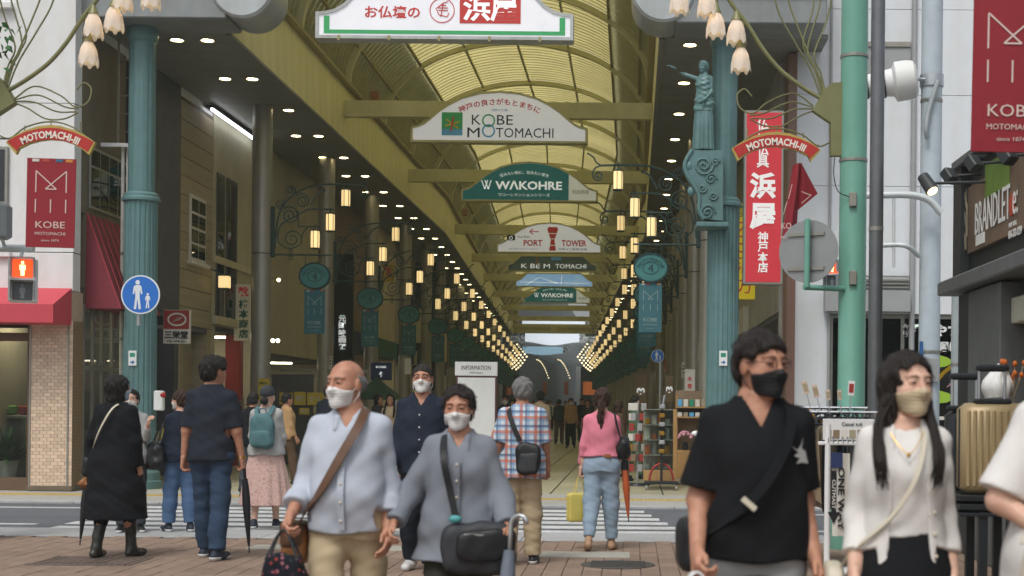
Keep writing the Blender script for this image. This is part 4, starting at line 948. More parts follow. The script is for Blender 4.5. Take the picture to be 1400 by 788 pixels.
# ================================================================ right corner building
def pb(px0, py0, px1, py1, Y, d=.05, b=.004, mb=None):
 """upright chamfered slab covering the photo rectangle at distance Y"""
 a, c = at((px0 + px1) / 2, py1, Y), at((px0 + px1) / 2, py0, Y); w_ = (px1 - px0) * Y / F / 2
 return (mb or MB()).bbox(a.x / 2 + c.x / 2 - w_, a.x / 2 + c.x / 2 + w_, Y, Y + d, a.z, c.z, b)
M('granite', '#8a6a5c', .4, var=.3, scale=40); M('panel_grey', '#a7a9aa', .5, var=.05, metal=.2); M('pale_wall', '#e4e9ee', .6, var=.03, scale=3, dirt=.08)
RB = thing('white_building', 'tall white building with dark glass shopfront on the right corner', 'building', (5., 24.2, 0)); YR = 24.2
MB().box(X_(1075, 400, YR), X_(1087, 400, YR) - .002, YR - .05, YR + .6, 0, ZS - .03).build('corner_pillar', 'granite', RB)
xs = [X_(p, 300, YR) for p in (1087, 1134, 1247, 1334)] + [13.]
zg = Z_(1250, 430, YR)
zrows = [zg, Z_(1200, 255, YR), Z_(1200, 130, YR), 8.2, 12, 16]
for i in range(4):
 for j in range(5):
  lo = 0 if (i == 0 and j == 0) else zrows[j]
  MB().bbox(xs[i] + .006, xs[i + 1] - .006, YR, YR + .3, lo + .004, zrows[j + 1] - .004, .004).build('cladding_panel', 'pale_wall', RB)
MB().box(xs[0], 13., YR + .05, YR + 12, zg, 16).build('wall_core', 'far_block', RB); MB().box(xs[0], xs[1], YR + .05, YR + .29, 0, zg).build('wall_core', 'far_block', RB)
p = X_(1247, 300, YR); MB().tube([(p, YR - .05, 2.4), (p, YR - .05, 12)], .05, 10).build('downpipe', 'panel_grey', RB, 40); p = X_(1134, 300, YR); MB().tube([(p, YR - .04, .2), (p, YR - .04, 12)], .025, 8).build('downpipe', 'panel_grey', RB, 40)
pb(1187, 57, 1245, 126, YR - .04, .035).build('shutter_window', 'panel_grey', RB); pb(1187, 57, 1245, 64, YR - .07, .06).build('window_head', 'column_grey', RB)
pb(1128, 397, 1245, 426, YR - .25, .2).build('shutter_box', 'panel_grey', RB)
for k in range(4): pb(1180, 377 + k * 5, 1243, 379 + k * 5, YR - .1, .06, .001).build('louvre_bar', 'frame_alu', RB)
# shopfront
MB().box(xs[1] + .02, 13, YR + 3.2, YR + 3.3, 0, zg).build('shop_back', 'wall_dark', RB); MB().box(xs[1] + .02, 13, YR + .31, YR + 3.2, zg - .1, zg - .01).build('shop_ceiling', 'white', RB)
MB().box(xs[1] + .02, 13, YR + .3, YR + 3.2, .004, .02).build('shop_floor', 'brown_wall', RB)
sf = MB().box(xs[1] + .02, 13, YR + .1, YR + .16, zg - .07, zg - .002).build('shopfront_frame', 'frame_alu', RB)
for x in (xs[1] + .06, 4.6, 5.7, 6.8, 8.): MB().box(x - .03, x + .03, YR + .09, YR + .17, 0, zg - .072).build('mullion', 'frame_alu', sf)
MB().box(xs[1] + .08, 13, YR + .12, YR + .126, .02, zg - .07).build('pane', 'dark_glass', sf); MB().box(xs[1] + .08, 13, YR + .09, YR + .17, 1.22, 1.28).build('transom', 'panel_white', sf)
M('sticker_white', '#e8eae8', .6, var=0); M('sticker_green', '#9cc23c', .6, var=0); M('sticker_yellow', '#dfb52a', .6, var=0); M('sticker_pink', '#d8a0b0', .6, var=0); M('sticker_blue', '#2f72b8', .6, var=0)
for s_, px, py, w_, h_ in (('鍛', 1243, 452, 20, 19), ('やす', 1295, 452, 38, 17), ('は', 1332, 452, 17, 18), ('個は、', 1300, 474, 40, 14), ('た', 1333, 474, 16, 14)):
 text(s_, at(px, py, YR + .085), w=w_ * YR / F, h=h_ * YR / F, mat='sticker_white', parent=sf, bold=.05)
text('人気', at(1303, 527, YR + .085), w=18 * YR / F, h=6 * YR / F, mat='sticker_pink', parent=sf); text('おいしい', at(1325, 527, YR + .085), w=16 * YR / F, h=6 * YR / F, mat='sticker_pink', parent=sf)
for (px, py) in ((1288, 495), (1290, 544)):
 c = at(px, py, YR + .08); P = [(c.x - .28, c.z + .02), (c.x - .1, c.z + .13), (c.x + .08, c.z + .08), (c.x + .22, c.z), (c.x + .06, c.z - .08), (c.x - .1, c.z - .1)]; MB().prism(P, c.y, c.y + .004).build('leaf_sticker', 'sticker_green', sf)
q = [at(p_, y_, YR + .08) for p_, y_ in ((1280, 522), (1290, 510), (1300, 502), (1312, 496), (1326, 491), (1340, 487))]; MB().tube(q, .045, 6, flat=.1).build('stem_sticker', 'sticker_yellow', sf)
for x in (4.2, 6.): MB().box(x, x + .9, YR + 1.2, YR + 1.5, zg - .14, zg - .102).build('ceiling_light', 'lit_shop', RB)  # glowing panels added to lighten this shop's interior
# wide upright altar-shop sign and the yellow one behind
M('red_sign', '#c8343e', .45, var=.04, emit='#c8343e', estr=.12); M('white_letter', '#f0efec', .5, var=0, emit='#f0efec', estr=.12); M('yellow_sign', '#e6cf26', .5, var=.04, emit='#e6cf26', estr=.15)
t = thing('upright_sign', 'tall red upright sign with white lettering beside right green column', 'sign', at(1044, 388, 22.4)); Yq = 22.4
pb(1017, 151, 1071, 389, Yq, .22, .01).build('frame', 'frame_alu', t); pb(1020, 154, 1068, 386, Yq - .006, .005, .001).build('panel', 'red_sign', t)
for s_, py, sz in (('仏', 170, 17), ('壇', 191, 17), ('仏', 205, 16), ('具', 221, 17), ('浜', 254, 36), ('屋', 296, 36), ('神', 324, 14), ('戸', 338, 14), ('本', 352, 14), ('店', 366, 14)):
 text(s_, at(1043, py, Yq - .008), w=sz * Yq / F, h=sz * Yq / F, mat='white_letter', parent=t, bold=.04 if sz > 30 else .02)
for py in (200, 340): c = at(1071, py, Yq); MB().box(c.x, 2.9, Yq + .05, Yq + .12, c.z - .04, c.z + .04).build('bracket', 'frame_alu', t)
Yq = 25.; t = thing('upright_sign', 'yellow upright pharmacy sign with red lettering partly hidden by right green column', 'sign', at(1018, 408, Yq))
pb(1000, 278, 1033, 409, Yq, .15, .01).build('panel', 'yellow_sign', t); text('薬', at(1018, 290, Yq - .003), h=15 * Yq / F, mat='panel_green', parent=t)
for s_, py in (('大', 308), ('王', 334), ('漢', 362), ('方', 390)): text(s_, at(1018, py, Yq - .003), w=21 * Yq / F, h=23 * Yq / F, mat='sign_red', parent=t)
c = at(1033, 320, Yq); MB().box(c.x, 2.95, Yq + .05, Yq + .1, c.z - .03, c.z + .03).build('bracket', 'frame_alu', t)
# ================================================================ flower street lamps
M('lamp_olive', '#7f8058', .45, var=.08, metal=.2); M('lamp_green', '#72ab99', .4, var=.05, scale=4, dirt=.25, coat=.1, chips='#5c6d64')
M('bulb', '#fff4dc', .5, var=0, emit='#ffdc9c', estr=6.)
Mtranslucent('petal_glass', '#e9e6e2', '#eee6de', .42)
M('ribbon_red', '#b5302c', .45, var=.06); M('ribbon_gold', '#b9a65a', .4, metal=.4); M('ribbon_ink', '#efe9dc', .5, var=0)
YLP = 14.2
def tulip(parent, c, r=.082, h=.25):
 cx, cy, cz = c; l = MB().lathe([(.018, .1), (.03, .06), (.05, .015), (.055, 0)], 12, c).build('lamp_cap', 'lamp_olive', parent, 50)
 nA, nH = 48, 8; vs = []
 for layer in range(2):
  for j in range(nH + 1):
   s_ = j / nH;
   for i in range(nA):
    a = 2 * PI * i / nA; tip = abs(math.cos((a + layer * PI / 7) * 3.5)) ** .8; L = h * (.62 + .38 * tip) * (1 - .12 * layer)
    rr = r * (.52 + .55 * math.sin(min(s_ * 1.35, 1) * PI / 2) + .16 * max(0, s_ - .72) * 3) * (1 - .07 * layer) * (1 + .05 * tip * s_)
    vs.append((cx + rr * math.cos(a), cy + rr * math.sin(a), cz - L * s_))
 fs = []
 for layer in range(2):
  o_ = layer * (nH + 1) * nA
  for j in range(nH):
   for i in range(nA): fs.append((o_ + j * nA + i, o_ + j * nA + (i + 1) % nA, o_ + (j + 1) * nA + (i + 1) % nA, o_ + (j + 1) * nA + i))
 m_ = MB(); m_.add(vs, fs); m_.build('petal_shade', 'petal_glass', l, 60)
 MB().ell((cx, cy, cz - .1), (.04, .04, .055), 12, 8).build('bulb', 'bulb', l, 180)
def lamp_post(sx, xpole, label):
 t = thing('street_lamp', label, 'street lamp', (xpole, YLP, 0))
 def W(px, py, dy=0.):      # right-hand photo pixel to this post's own coordinates
  p = at(px, py, YLP); return Vector((xpole + sx * (p.x - XP), YLP + dy, p.z))
 MB().lathe([(.2, 0), (.2, .5), (.17, .55), (.137, .6), (.134, 4.5), (.128, 9.5)], 32, (xpole, YLP, 0)).build('pole', 'lamp_green', t, 40)
 for py in (55 + 25, 222): z = Z_(1160, py, YLP); MB().lathe([(.142, z), (.142, z + .03)], 28, (xpole, YLP, 0)).build('band', 'frame_alu', t, 40)
 P = [(1152, 114), (1136, 115), (1126, 124), (1110, 152), (1135, 169), (1135, 214), (1152, 214)]; P = [W(*q) for q in P]; MB().prism([(q.x, q.z) for q in P], YLP - .05, YLP + .05).build('bracket_plate', 'lamp_olive', t)
 arm = bez([W(*q) for q in ((1122, 135), (1095, 118), (1066, 95), (1042, 66), (1022, 34), (1000, 5), (985, -20), (960, -40))], 6)
 MB().tube(arm, .022, 8).build('main_arm', 'lamp_olive', t, 60)
 for q in (((1122, 132), (1108, 95), (1085, 55), (1062, 10), (1058, -40)), ((1124, 130), (1112, 90), (1092, 40), (1078, 0), (1076, -40)), ((1126, 128), (1116, 95), (1098, 60), (1112, 10), (1110, -40)), ((1128, 127), (1120, 105), (1104, 70), (1120, 10), (1124, -30)), ((1128, 127), (1122, 100), (1113, 75), (1128, 35), (1136, 0), (1130, -30))):
  MB().tube(bez([W(*p) for p in q], 5), .009, 6).build('stem', 'lamp_olive', t, 60)
 for q in (((1112, 145), (1085, 128), (1050, 140), (1030, 155), (1012, 148), (1008, 130), (1018, 122), (1028, 132)), ((1112, 147), (1080, 140), (1045, 155), (1025, 158)), ((1113, 149), (1085, 150), (1055, 162), (1028, 162)), ((1114, 151), (1095, 158), (1070, 172), (1045, 172), (1025, 163))):
  MB().tube(bez([W(*p) for p in q], 5), .008, 6).build('curl', 'lamp_olive', t, 60)
 for (px, py, bx_, by_) in ((1013, 66, 1018, 28), (1007, 28, 1003, 9), (979, 18, 985, -18), (967, -10, 970, -32), (929, -14, 952, -42)):
  p = W(px, py); tulip(t, p); MB().tube([p + Vector((0, 0, .09)), W(bx_, by_)], .012, 6).build('lamp_stalk', 'lamp_olive', t, 60)
 # arched name ribbon
 top = [(1000, 204), (1012, 196), (1030, 187), (1048, 182), (1062, 181), (1078, 183), (1096, 189), (1112, 198), (1122, 206)]
 bot = [(1108, 222), (1104, 214), (1090, 207), (1076, 203), (1062, 201), (1046, 202), (1030, 207), (1018, 213), (1008, 221)]
 P = [W(*q) for q in top + bot]; fr = MB().prism([(q.x, q.z) for q in P], YLP - .025, YLP + .025).build('ribbon_sign', 'ribbon_gold', t)
 cen = Vector((sum(q.x for q in P) / len(P), 0, sum(q.z for q in P) / len(P)))
 Pi = [(cen.x + (q.x - cen.x) * .965, cen.z + (q.z - cen.z) * .8) for q in P]; MB().prism(Pi, YLP - .031, YLP - .026).build('ribbon_face', 'ribbon_red', fr)
 a, fs = textmesh('MOTOMACHI-III', .6, .075, arc=.62, bold=.03, ext=.004); c = W(1061, 193); off = wl(fr)
 link('lettering', mesh('lettering', [(p[0] + c.x - off.x, YLP - .032 - p[2] - off.y, p[1] + c.z - off.z - .01) for p in a], fs, 'ribbon_ink'), fr)
 for px, py in ((1022, 176), (1062, 174), (1098, 182)): MB().tube([W(px, py), W(px, py + 12)], .006, 6).build('hanger', 'lamp_olive', t)
 MB().tube(bez([W(*q) for q in ((1002, 206), (1030, 184), (1062, 176), (1096, 184), (1118, 200), (1135, 195))], 4), .008, 6).build('top_rod', 'lamp_olive', t, 60)
 return t, W
XP = X_(1165, 400, YLP)
LPR, WR_ = lamp_post(1, XP, 'green street lamp post with flower shaped lamps on the right')
LPL, WL_ = lamp_post(-1, X_(-36, 250, YLP), 'flower shaped street lamps on olive arms reaching in from the left')
# small boxes on the right pole
for py in (273, 380):
 c = at(1166, py, YLP - .15); MB().bbox(c.x - .035, c.x + .035, YLP - .17, YLP - .12, c.z - .07, c.z + .07, .006).build('switch_box', 'column_grey', LPR)
MB().tube(bez([at(1141, 216, 14.1), at(1140, 240, 14.1), at(1146, 262, 14.08), at(1163, 270, 14.05)], 5), .005, 6).build('cable', 'black', LPR, 60)
# ---- banners on the lamps
M('banner_red', '#8f2630', .75, var=.06, scale=3, bump=.05, bscale=8); M('banner_pale', '#d8c4bc', .7, var=0)
def red_banner(px, py, Y, w_, h_, label, rz=0.):
 t = banner_proto(w_, h_, 'banner_red', 'banner_pale'); t.location = at(px, py, Y); t.rotation_euler = (0, 0.012, rz); t['label'] = label; t['group'] = 'red banners on the street lamps'; return t
red_banner(71, 217, YLP, .48, .89, 'red hanging banner with white line emblem below the left name ribbon', .05)
tR = red_banner(1386, -14, 8.6, .48, .985, 'large red banner with white line emblem at top right')
t = thing('street_lamp', 'street lamp post standing at the right edge holding the large red banner', 'street lamp', (2.62, 8.6, 0)); MB().lathe([(.16, 0), (.16, .4), (.1, .45), (.095, 6)], 24, (2.62, 8.6, 0)).build('pole', 'lamp_green', t, 40); MB().tube([(2.05, 8.6, 3.96), (2.62, 8.6, 3.96)], .018, 8).build('banner_arm', 'lamp_olive', t, 40)
# wind-folded banner
t = thing('street_banner', 'red banner blown and folded by the wind beside the green pole', 'banner', at(1095, 225, YLP), 'red banners on the street lamps')
def cloth(name, quad, par, mat, dep=.05, nu=10, nv=14, fold=.03):
 A, B, C, D = [at(q[0], q[1], YLP + (q[2] if len(q) > 2 else 0)) for q in quad]   # tl tr br bl
 def fn(u, v):
  p = A.lerp(B, u).lerp(D.lerp(C, u), v); return (p.x, p.y + fold * math.sin(u * 7 + v * 2.5) - dep * math.sin(u * PI), p.z)
 return MB().grid(fn, nu, nv).build(name, mat, par, 180)
cloth('cloth', ((1084, 226, 0), (1095, 224, .02), (1087, 358, -.02), (1066, 346, .03)), t, 'banner_red')
cloth('folded_corner', ((1092, 225, .03), (1096, 223, .02), (1118, 265, .1), (1087, 291, .05)), t, 'banner_red', .02, 8, 8, .01)
for a, b_ in (((1083, 252), (1078, 272)), ((1076, 276), (1071, 294)), ((1100, 264), (1109, 267)), ((1109, 267), (1096, 278)), ((1096, 262), (1100, 264))):
 p, q = at(*a, YLP - .085), at(*b_, YLP - .085); MB().bar(p, q, .006).build('emblem_line', 'banner_pale', t)
text('KO', at(1075, 309, YLP - .085), w=.1, h=.06, mat='banner_pale', parent=t); text('MOTO', at(1076, 325, YLP - .085), w=.12, h=.03, mat='banner_pale', parent=t)
MB().tube(bez([at(1094, 210, YLP), at(1090, 222, YLP), at(1094, 226, YLP)], 4), .006, 6).build('hook', 'steel', t, 60)
# ---- round sign seen from behind on green bracket
M('sign_back', '#9a9d9e', .45, metal=.5, var=.08, scale=6); Yq = 13.95
t = thing('traffic_sign', 'round grey back of a traffic sign on green bracket arm', 'traffic sign', at(1107, 393, Yq)); c = at(1106, 343, Yq); R = Matrix.Rotation(-.5, 4, 'Z')
m_ = MB().lathe([(.31, 0), (.31, .012), (.30, .02)], 40, (0, 0, 0), 'Y'); m_.xf(Matrix.Translation(c + Vector((0, .06, 0))) @ R); m_.build('disc', 'sign_back', t, 40)
for dz in (-.17, .17): m_ = MB().box(-.21, .17, -.02, -.004, dz - .018, dz + .018); m_.xf(Matrix.Translation(c + Vector((0, .06, 0))) @ R); m_.build('strap', 'frame_alu', t)
q = at(1104, 300, Yq); e = at(1104, 393, Yq); MB().tube([q, (q.x, Yq, e.z)], .03, 12).build('post', 'lamp_green', t, 40); MB().tube([(q.x - .03, Yq, e.z), (XP - .1, 14.1, e.z)], .028, 12).build('arm', 'lamp_green', t, 40)
# ================================================================ poles and signal gear, right
def pole(name, label, px, Y, r, h, mat, z0=0., bands=(), py=300):
 x = X_(px, py, Y); t = thing(name, label, 'pole', (x, Y, z0)); MB().lathe([(r * 1.03, z0), (r, z0 + h)], 24, (x, Y, 0)).build('shaft', mat, t, 40)
 for z in bands: MB().lathe([(r * 1.08, z), (r * 1.08, z + .04)], 24, (x, Y, 0)).build('band', 'frame_alu', t, 40)
 return t, x
M('pole_steel', '#74777a', .4, metal=.6, var=.1, dirt=.2); M('pole_pale', '#b9c6ce', .5, var=.06, dirt=.15); M('pole_conc', '#a4adb0', .6, var=.08, dirt=.2)
pole('steel_pole', 'thin dark grey steel pole just right of green lamp post', 1198, 13.6, .066, 9, 'pole_steel', bands=(1.2, 3.1))
tp, xp = pole('utility_pole', 'thick pale blue grey utility pole by the white building', 1272, 20.4, .148, 12, 'pole_pale', bands=(2.2, 5.8))
pb(1262, 490, 1284, 522, 20.2, .01).build('notice_sheet', 'panel_grey', tp); M('blue_plate', '#2f5f96', .5); pb(1257, 467, 1262, 505, 20.23, .01, .001).build('blue_plate', 'blue_plate', tp)
pole('steel_pole', 'galvanised post at left end of the dark luggage shop', 1309, 19.6, .07, 3.2, 'pole_conc', bands=(1.3, 2.))
# vehicle signal seen from the side
t = thing('traffic_signal', 'white traffic signal seen from the side, clamped to the pale pole', 'traffic signal', at(1240, 112, 20.2)); Yq = 20.2
c = at(1240, 110, Yq); ax = Vector((-.95, .15, -.12)).normalized(); Q = ax.to_track_quat('Z', 'Y').to_matrix().to_4x4()
m_ = MB().lathe([(.2, -.14), (.26, -.1), (.28, .0), (.28, .16), (.2, .2)], 28); m_.xf(Matrix.Translation(c) @ Q); m_.build('housing', 'white', t, 35)
for k in range(3):
 m_ = MB().lathe([(.2 - .015 * k, .19 + k * .12), (.18 - .01 * k, .34 + k * .12)], 24, cap=(k == 2)); m_.xf(Matrix.Translation(c) @ Q); m_.build('visor', 'white', t, 35)
 m_ = MB().lathe([(.205 - .012 * k, .31 + k * .12), (.205 - .012 * k, .335 + k * .12)], 24, cap=False); m_.xf(Matrix.Translation(c) @ Q); m_.build('visor_ring', 'black', t, 35)
a = at(1258, 103, Yq); MB().tube([c + Vector((.1, 0, .02)), (xp, 20.4, c.z + .05)], .03, 8).build('clamp_arm', 'steel', t, 40); MB().lathe([(.17, c.z - .05), (.17, c.z + .12)], 24, (xp, 20.4, 0)).build('clamp_ring', 'steel', t, 40)
MB().tube(bez([(xp + .05, 20.2, c.z), at(1270, 150, 20.18), at(1266, 175, 20.15), at(1268, 190, 20.2)], 6), .035, 8).build('cable_duct', 'pole_conc', t, 60)
# curved white pipe arm with a drop pipe
M('pipe_white', '#cfd6d8', .4, metal=.2, var=.06, dirt=.15)
t = thing('signal_arm', 'curved white pipe arm with a hanging drop pipe, right of green post', 'pipe', at(1240, 268, 20.)); Yq = 20.
MB().tube(bez([at(1150, 268, Yq), at(1200, 267, Yq), at(1245, 267, Yq), at(1270, 274, Yq), at(1287, 292, Yq)], 6), .05, 12).build('arm', 'pipe_white', t, 60); MB().tube([at(1222, 272, Yq), at(1222, 366, Yq)], .022, 8).build('drop_pipe', 'pipe_white', t, 50)
MB().tube(bez([at(1190, 337, Yq), at(1225, 335, Yq), at(1242, 338, Yq), at(1256, 350, 20.3)], 6), .035, 10).build('lower_arm', 'pipe_white', t, 60)
# pedestrian signals
def ped_signal(label, px, py, Y, sc=1., face=0.):
 t = thing('pedestrian_signal', label, 'traffic signal', at(px, py, Y)); c = at(px, py, Y); k = 38 * YLP / F * sc
 R = Matrix.Translation(c) @ Matrix.Rotation(face, 4, 'Z')
 def B(name, m_, mat, par, sm=None): m_.xf(R); return m_.build(name, mat, par, sm)
 B('case', MB().bbox(-k * .5, k * .5, -.02, k * .7, -k * .82, k * .82, k * .06), 'white', t)
 M('hood_grey', '#8f979b', .5, var=.05); M('ped_red', '#ff5a2a', .4, var=0, emit='#ff4a1c', estr=1.6); M('ped_man', '#fff0c0', .4, var=0, emit='#ffe6a0', estr=2.2); M('ped_off', '#5d6468', .25, var=.1); M('ped_off_man', '#8d979b', .4, var=0)
 for s_, (face_m, man_m) in ((1, ('ped_red', 'ped_man')), (-1, ('ped_off', 'ped_off_man'))):
  z = s_ * k * .42; l = B('lens', MB().bbox(-k * .34, k * .34, -.028, -.02, z - k * .33, z + k * .33, .004), face_m, t)
  m_ = MB().ell((0, -.032, z + k * .21), (k * .055, .006, k * .06), 10, 8); B('figure_head', m_, man_m, l)
  B('figure_body', MB().prism([(-k * .1, z + k * .13), (k * .1, z + k * .13), (k * .1, z - k * .06), (k * .065, z - k * .06), (k * .06, z - k * .27), (-k * .06, z - k * .27), (-k * .065, z - k * .06), (-k * .1, z - k * .06)], -.033, -.029), man_m, l)
  P = [(-k * .42, z - k * .28), (-k * .42, z + k * .4), (k * .42, z + k * .4), (k * .42, z - k * .28), (k * .39, z - k * .28), (k * .39, z + k * .37), (-k * .39, z + k * .37), (-k * .39, z - k * .28)]
  B('hood', MB().prism(P, -.02 - k * .42, -.0201), 'hood_grey', t)
 return t
ps = ped_signal('pedestrian signal with red standing figure lit, at the left edge', 31, 383, 14.6, 1., .35)
q = at(31, 350, 14.8); MB().tube([(q.x, 14.8, q.z + .06), (q.x, 14.75, q.z - .03)], .018, 8).build('stub', 'pipe_white', ps, 40); MB().tube([(-9.6, 14.8, Z_(0, 341, 14.8)), at(46, 340, 14.8)], .04, 12).build('arm', 'pipe_white', ps, 40)
ped_signal('pedestrian signal half hidden behind the green lamp post', 1139, 376, 20.2, .9, -.55)
t = thing('pedestrian_signal', 'grey edge of a signal case cut by the left picture edge', 'traffic signal', at(0, 310, 14.4)); pb(-24, 277, 7, 326, 14.4, .2, .03).build('case', 'hood_grey', t)
q = at(-10, 300, 14.5); MB().tube([(q.x, 14.5, q.z + .1), (q.x, 14.8, Z_(0, 341, 14.8))], .02, 8).build('stub', 'pipe_white', t)
# blue pedestrian disc on left column
M('sign_blue_disc', '#2a6fc4', .4, var=.04); M('sign_white', '#dfe3e6', .5, var=0)
def ped_disc(label, px, py, Y, r, parent_post=None, mat='sign_blue_disc'):
 c = at(px, py, Y); t = thing('pedestrian_sign', label, 'traffic sign', tuple(c))
 MB().lathe([(r, 0), (r, .02)], 48, c, 'Y').build('disc', 'sign_white', t, 40); MB().lathe([(r * .93, -.003), (r * .93, .0)], 48, c, 'Y').build('blue_face', mat, t, 40)
 def fig(x, z, s_, nm):
  P = [(-.1, .42), (.1, .42), (.19, .34), (.24, -.02), (.17, -.03), (.12, .2), (.1, -.15), (.17, -.75), (.06, -.77), (0, -.25), (-.07, -.77), (-.18, -.75), (-.1, -.15), (-.12, .2), (-.17, -.03), (-.24, -.02), (-.19, .34)]
  MB().prism([(c.x + x + a * s_, c.z + z + b_ * s_) for a, b_ in P], c.y - .007, c.y - .0035).build(nm, 'sign_white', t)
  MB().lathe([(.11 * s_, -.007), (.11 * s_, -.0035)], 16, (c.x + x, c.y, c.z + z + .55 * s_), 'Y').build('figure_head', 'sign_white', t)
 fig(-r * .14, r * .05, r * 1.05, 'adult_figure'); fig(r * .38, -r * .28, r * .55, 'child_figure')
 return t
t = ped_disc('round blue pedestrian sign with parent and child on left green column', 192, 403, 21.9, .3)
c = at(189, 440, 21.95); MB().tube([(c.x, 21.97, c.z - .06), (c.x, 21.97, c.z + .5)], .03, 10).build('stub', 'steel', t, 40); MB().tube([(c.x, 22., c.z + .35), (-7.9, 22.75, c.z + .35)], .025, 10).build('arm', 'steel', t, 40)
t = ped_disc('round blue pedestrian sign standing behind the dark shop glass in place of a reflection', 1224, 466, 25.2, .21); c = at(1224, 466, 25.2); MB().tube([(c.x, 25.24, .02), (c.x, 25.24, c.z + .1)], .025, 8).build('post', 'steel', t)  # solid sign and post set behind the pane to stand for its reflection
t = ped_disc('small round blue pedestrian sign on thin post inside the arcade', 899, 487, 29.5, .135); c = at(903, 487, 29.55); MB().tube([(c.x, 29.56, 0.), (c.x, 29.56, c.z + .1)], .025, 8).build('post', 'steel', t)
# ================================================================ dark luggage shop, right
XK = 3.2
def onR(px, py, X=XK):
 dx, dy = px - CX, py - CY; tx = dx + ROLL * dy; Y = X * F / tx; return Vector((X, Y, HC - (dy - ROLL * dx) * Y / F))
def quadR(name, pts, mat, par, X=XK, d=.03):
 a = [onR(p[0], p[1], X) for p in pts]; v = [tuple(p) for p in a] + [(p.x + d, p.y, p.z) for p in a]
 m_ = MB(); m_.add(v, [(0, 1, 2, 3), (7, 6, 5, 4), (0, 4, 5, 1), (1, 5, 6, 2), (2, 6, 7, 3), (3, 7, 4, 0)]); return m_.build(name, mat, par)
M('kiosk_dark', '#35393b', .5, var=.1, scale=3, dirt=.15); M('kiosk_grey', '#6a6e70', .5, var=.08, dirt=.15); M('board_brown', '#5b4a40', .5, col2='#8a7460', scale=1.2); M('board_green', '#6f8f3c', .5); M('board_red', '#b8452c', .5, var=0)
lk = thing('luggage_shop', 'dark luggage shop with brown billboard and spotlights at right edge', 'shop', (XK, 12, 0))
zE = onR(1305, 384).z; yF = onR(1299, 384).y; YN = 3.
ZT = 4.05
MB().box(XK + .12, 9, YN, yF - .05, zE + .02, ZT - .25).build('upper_block', 'kiosk_dark', lk)
MB().box(XK + .02, XK + .118, yF - .35, yF - .02, zE, ZT - .2).build('end_post', 'kiosk_dark', lk)
MB().bbox(XK - .12, XK + .4, YN, yF + .05, zE - .14, zE, .015).build('eave', 'kiosk_grey', lk)
q0, q1 = onR(1315, 257), onR(1315, 347)
bb_ = MB().box(XK + .06, XK + .119, YN, q0.y, q1.z, q0.z).build('billboard', 'board_brown', lk)
def onboard(name, px0, py0, px1, py1, mat):
 a, c = onR(px0, py0, XK + .055), onR(px1, py1, XK + .055); MB().box(XK + .052, XK + .058, c.y, a.y, c.z, a.z).build(name, mat, bb_)
a = onR(1347, 250, XK + .055); c = onR(1380, 232, XK + .055); MB().box(XK + .052, XK + .059, c.y, a.y, a.z - .15, a.z + .16).build('green_field', 'board_green', bb_)
def textR(s_, px, py, w_, h_, mat, par, **k):
 p = onR(px, py, XK + .05); a, fs = textmesh(s_, w_, h_, **k); off = p - wl(par)
 return link('lettering', mesh('lettering', [(off.x - q[2], off.y - q[0], off.z + q[1]) for q in a], fs, mat), par)
textR('BRANDLET', 1356, 288, 1.25, .3, 'sticker_white', bb_); p = onR(1383, 280, XK + .05); MB().lathe([(.1, 0), (.1, .004)], 20, (XK + .05, p.y, p.z), 'X').build('red_dot', 'board_red', bb_); textR('e:', 1388, 277, .16, .2, 'sticker_white', bb_)
textR('076-333-1239', 1388, 318, .42, .07, 'sticker_white', bb_); textR('BUY SELL', 1385, 306, .25, .04, 'sticker_white', bb_)
p = onR(1340, 327, XK + .05); MB().box(XK + .045, XK + .057, p.y - .15, p.y + .16, p.z - .05, p.z + .05).build('white_plate', 'sticker_white', bb_); textR('ミオ×', 1321, 300, .12, .6, 'shop_beige', bb_)
# roof above billboard
for k in range(14): y_ = yF - .1 - k * .8; MB().box(XK - .02, 9, y_ - .76, y_, ZT - .25 + (.02 if k % 2 else 0), ZT - .18 + (.02 if k % 2 else 0)).build('roof_sheet', 'kiosk_grey', lk)
M('spot_lit', '#fff0d0', .4, var=0, emit='#ffd9a0', estr=6.)
for i, (px, py, rx) in enumerate(((1268, 251, .35), (1298, 241, .05), (1331, 224, .05), (1377, 213, .05))):
 p = onR(px, py, XK - .32 if i == 0 else XK - .2); sp = thing('spotlight', ('lit black spotlight on the longest arm beside the billboard', 'unlit black spotlight at the left end of the billboard', 'unlit black spotlight above the green patch of the billboard', 'unlit black spotlight nearest the large red banner')[i], 'spotlight', tuple(p), 'spotlights over the billboard')
 if i == 0: p.y = 13.2; p.x = X_(1268, 251, 13.2); p.z = Z_(1268, 251, 13.2); sp.location = p
 ax = Vector((.35, -.5, -.75)).normalized(); Q = Matrix.Translation(p) @ ax.to_track_quat('Z', 'Y').to_matrix().to_4x4()
 m_ = MB().lathe([(.03, -.1), (.055, -.09), (.06, .0), (.062, .1), (.05, .1)], 18) if i == 0 else MB().bbox(-.06, .06, -.05, .05, -.075, .075, .012); m_.xf(Q); m_.build('head', 'kiosk_dark', sp, 35)
 if i == 0: m_ = MB().lathe([(.05, .101), (.05, .106)], 18); m_.xf(Q); m_.build('lens', 'spot_lit', sp)
 MB().tube([p, (XK + .1, p.y, p.z + .02)], .014, 8).build('arm', 'kiosk_dark', sp, 40)
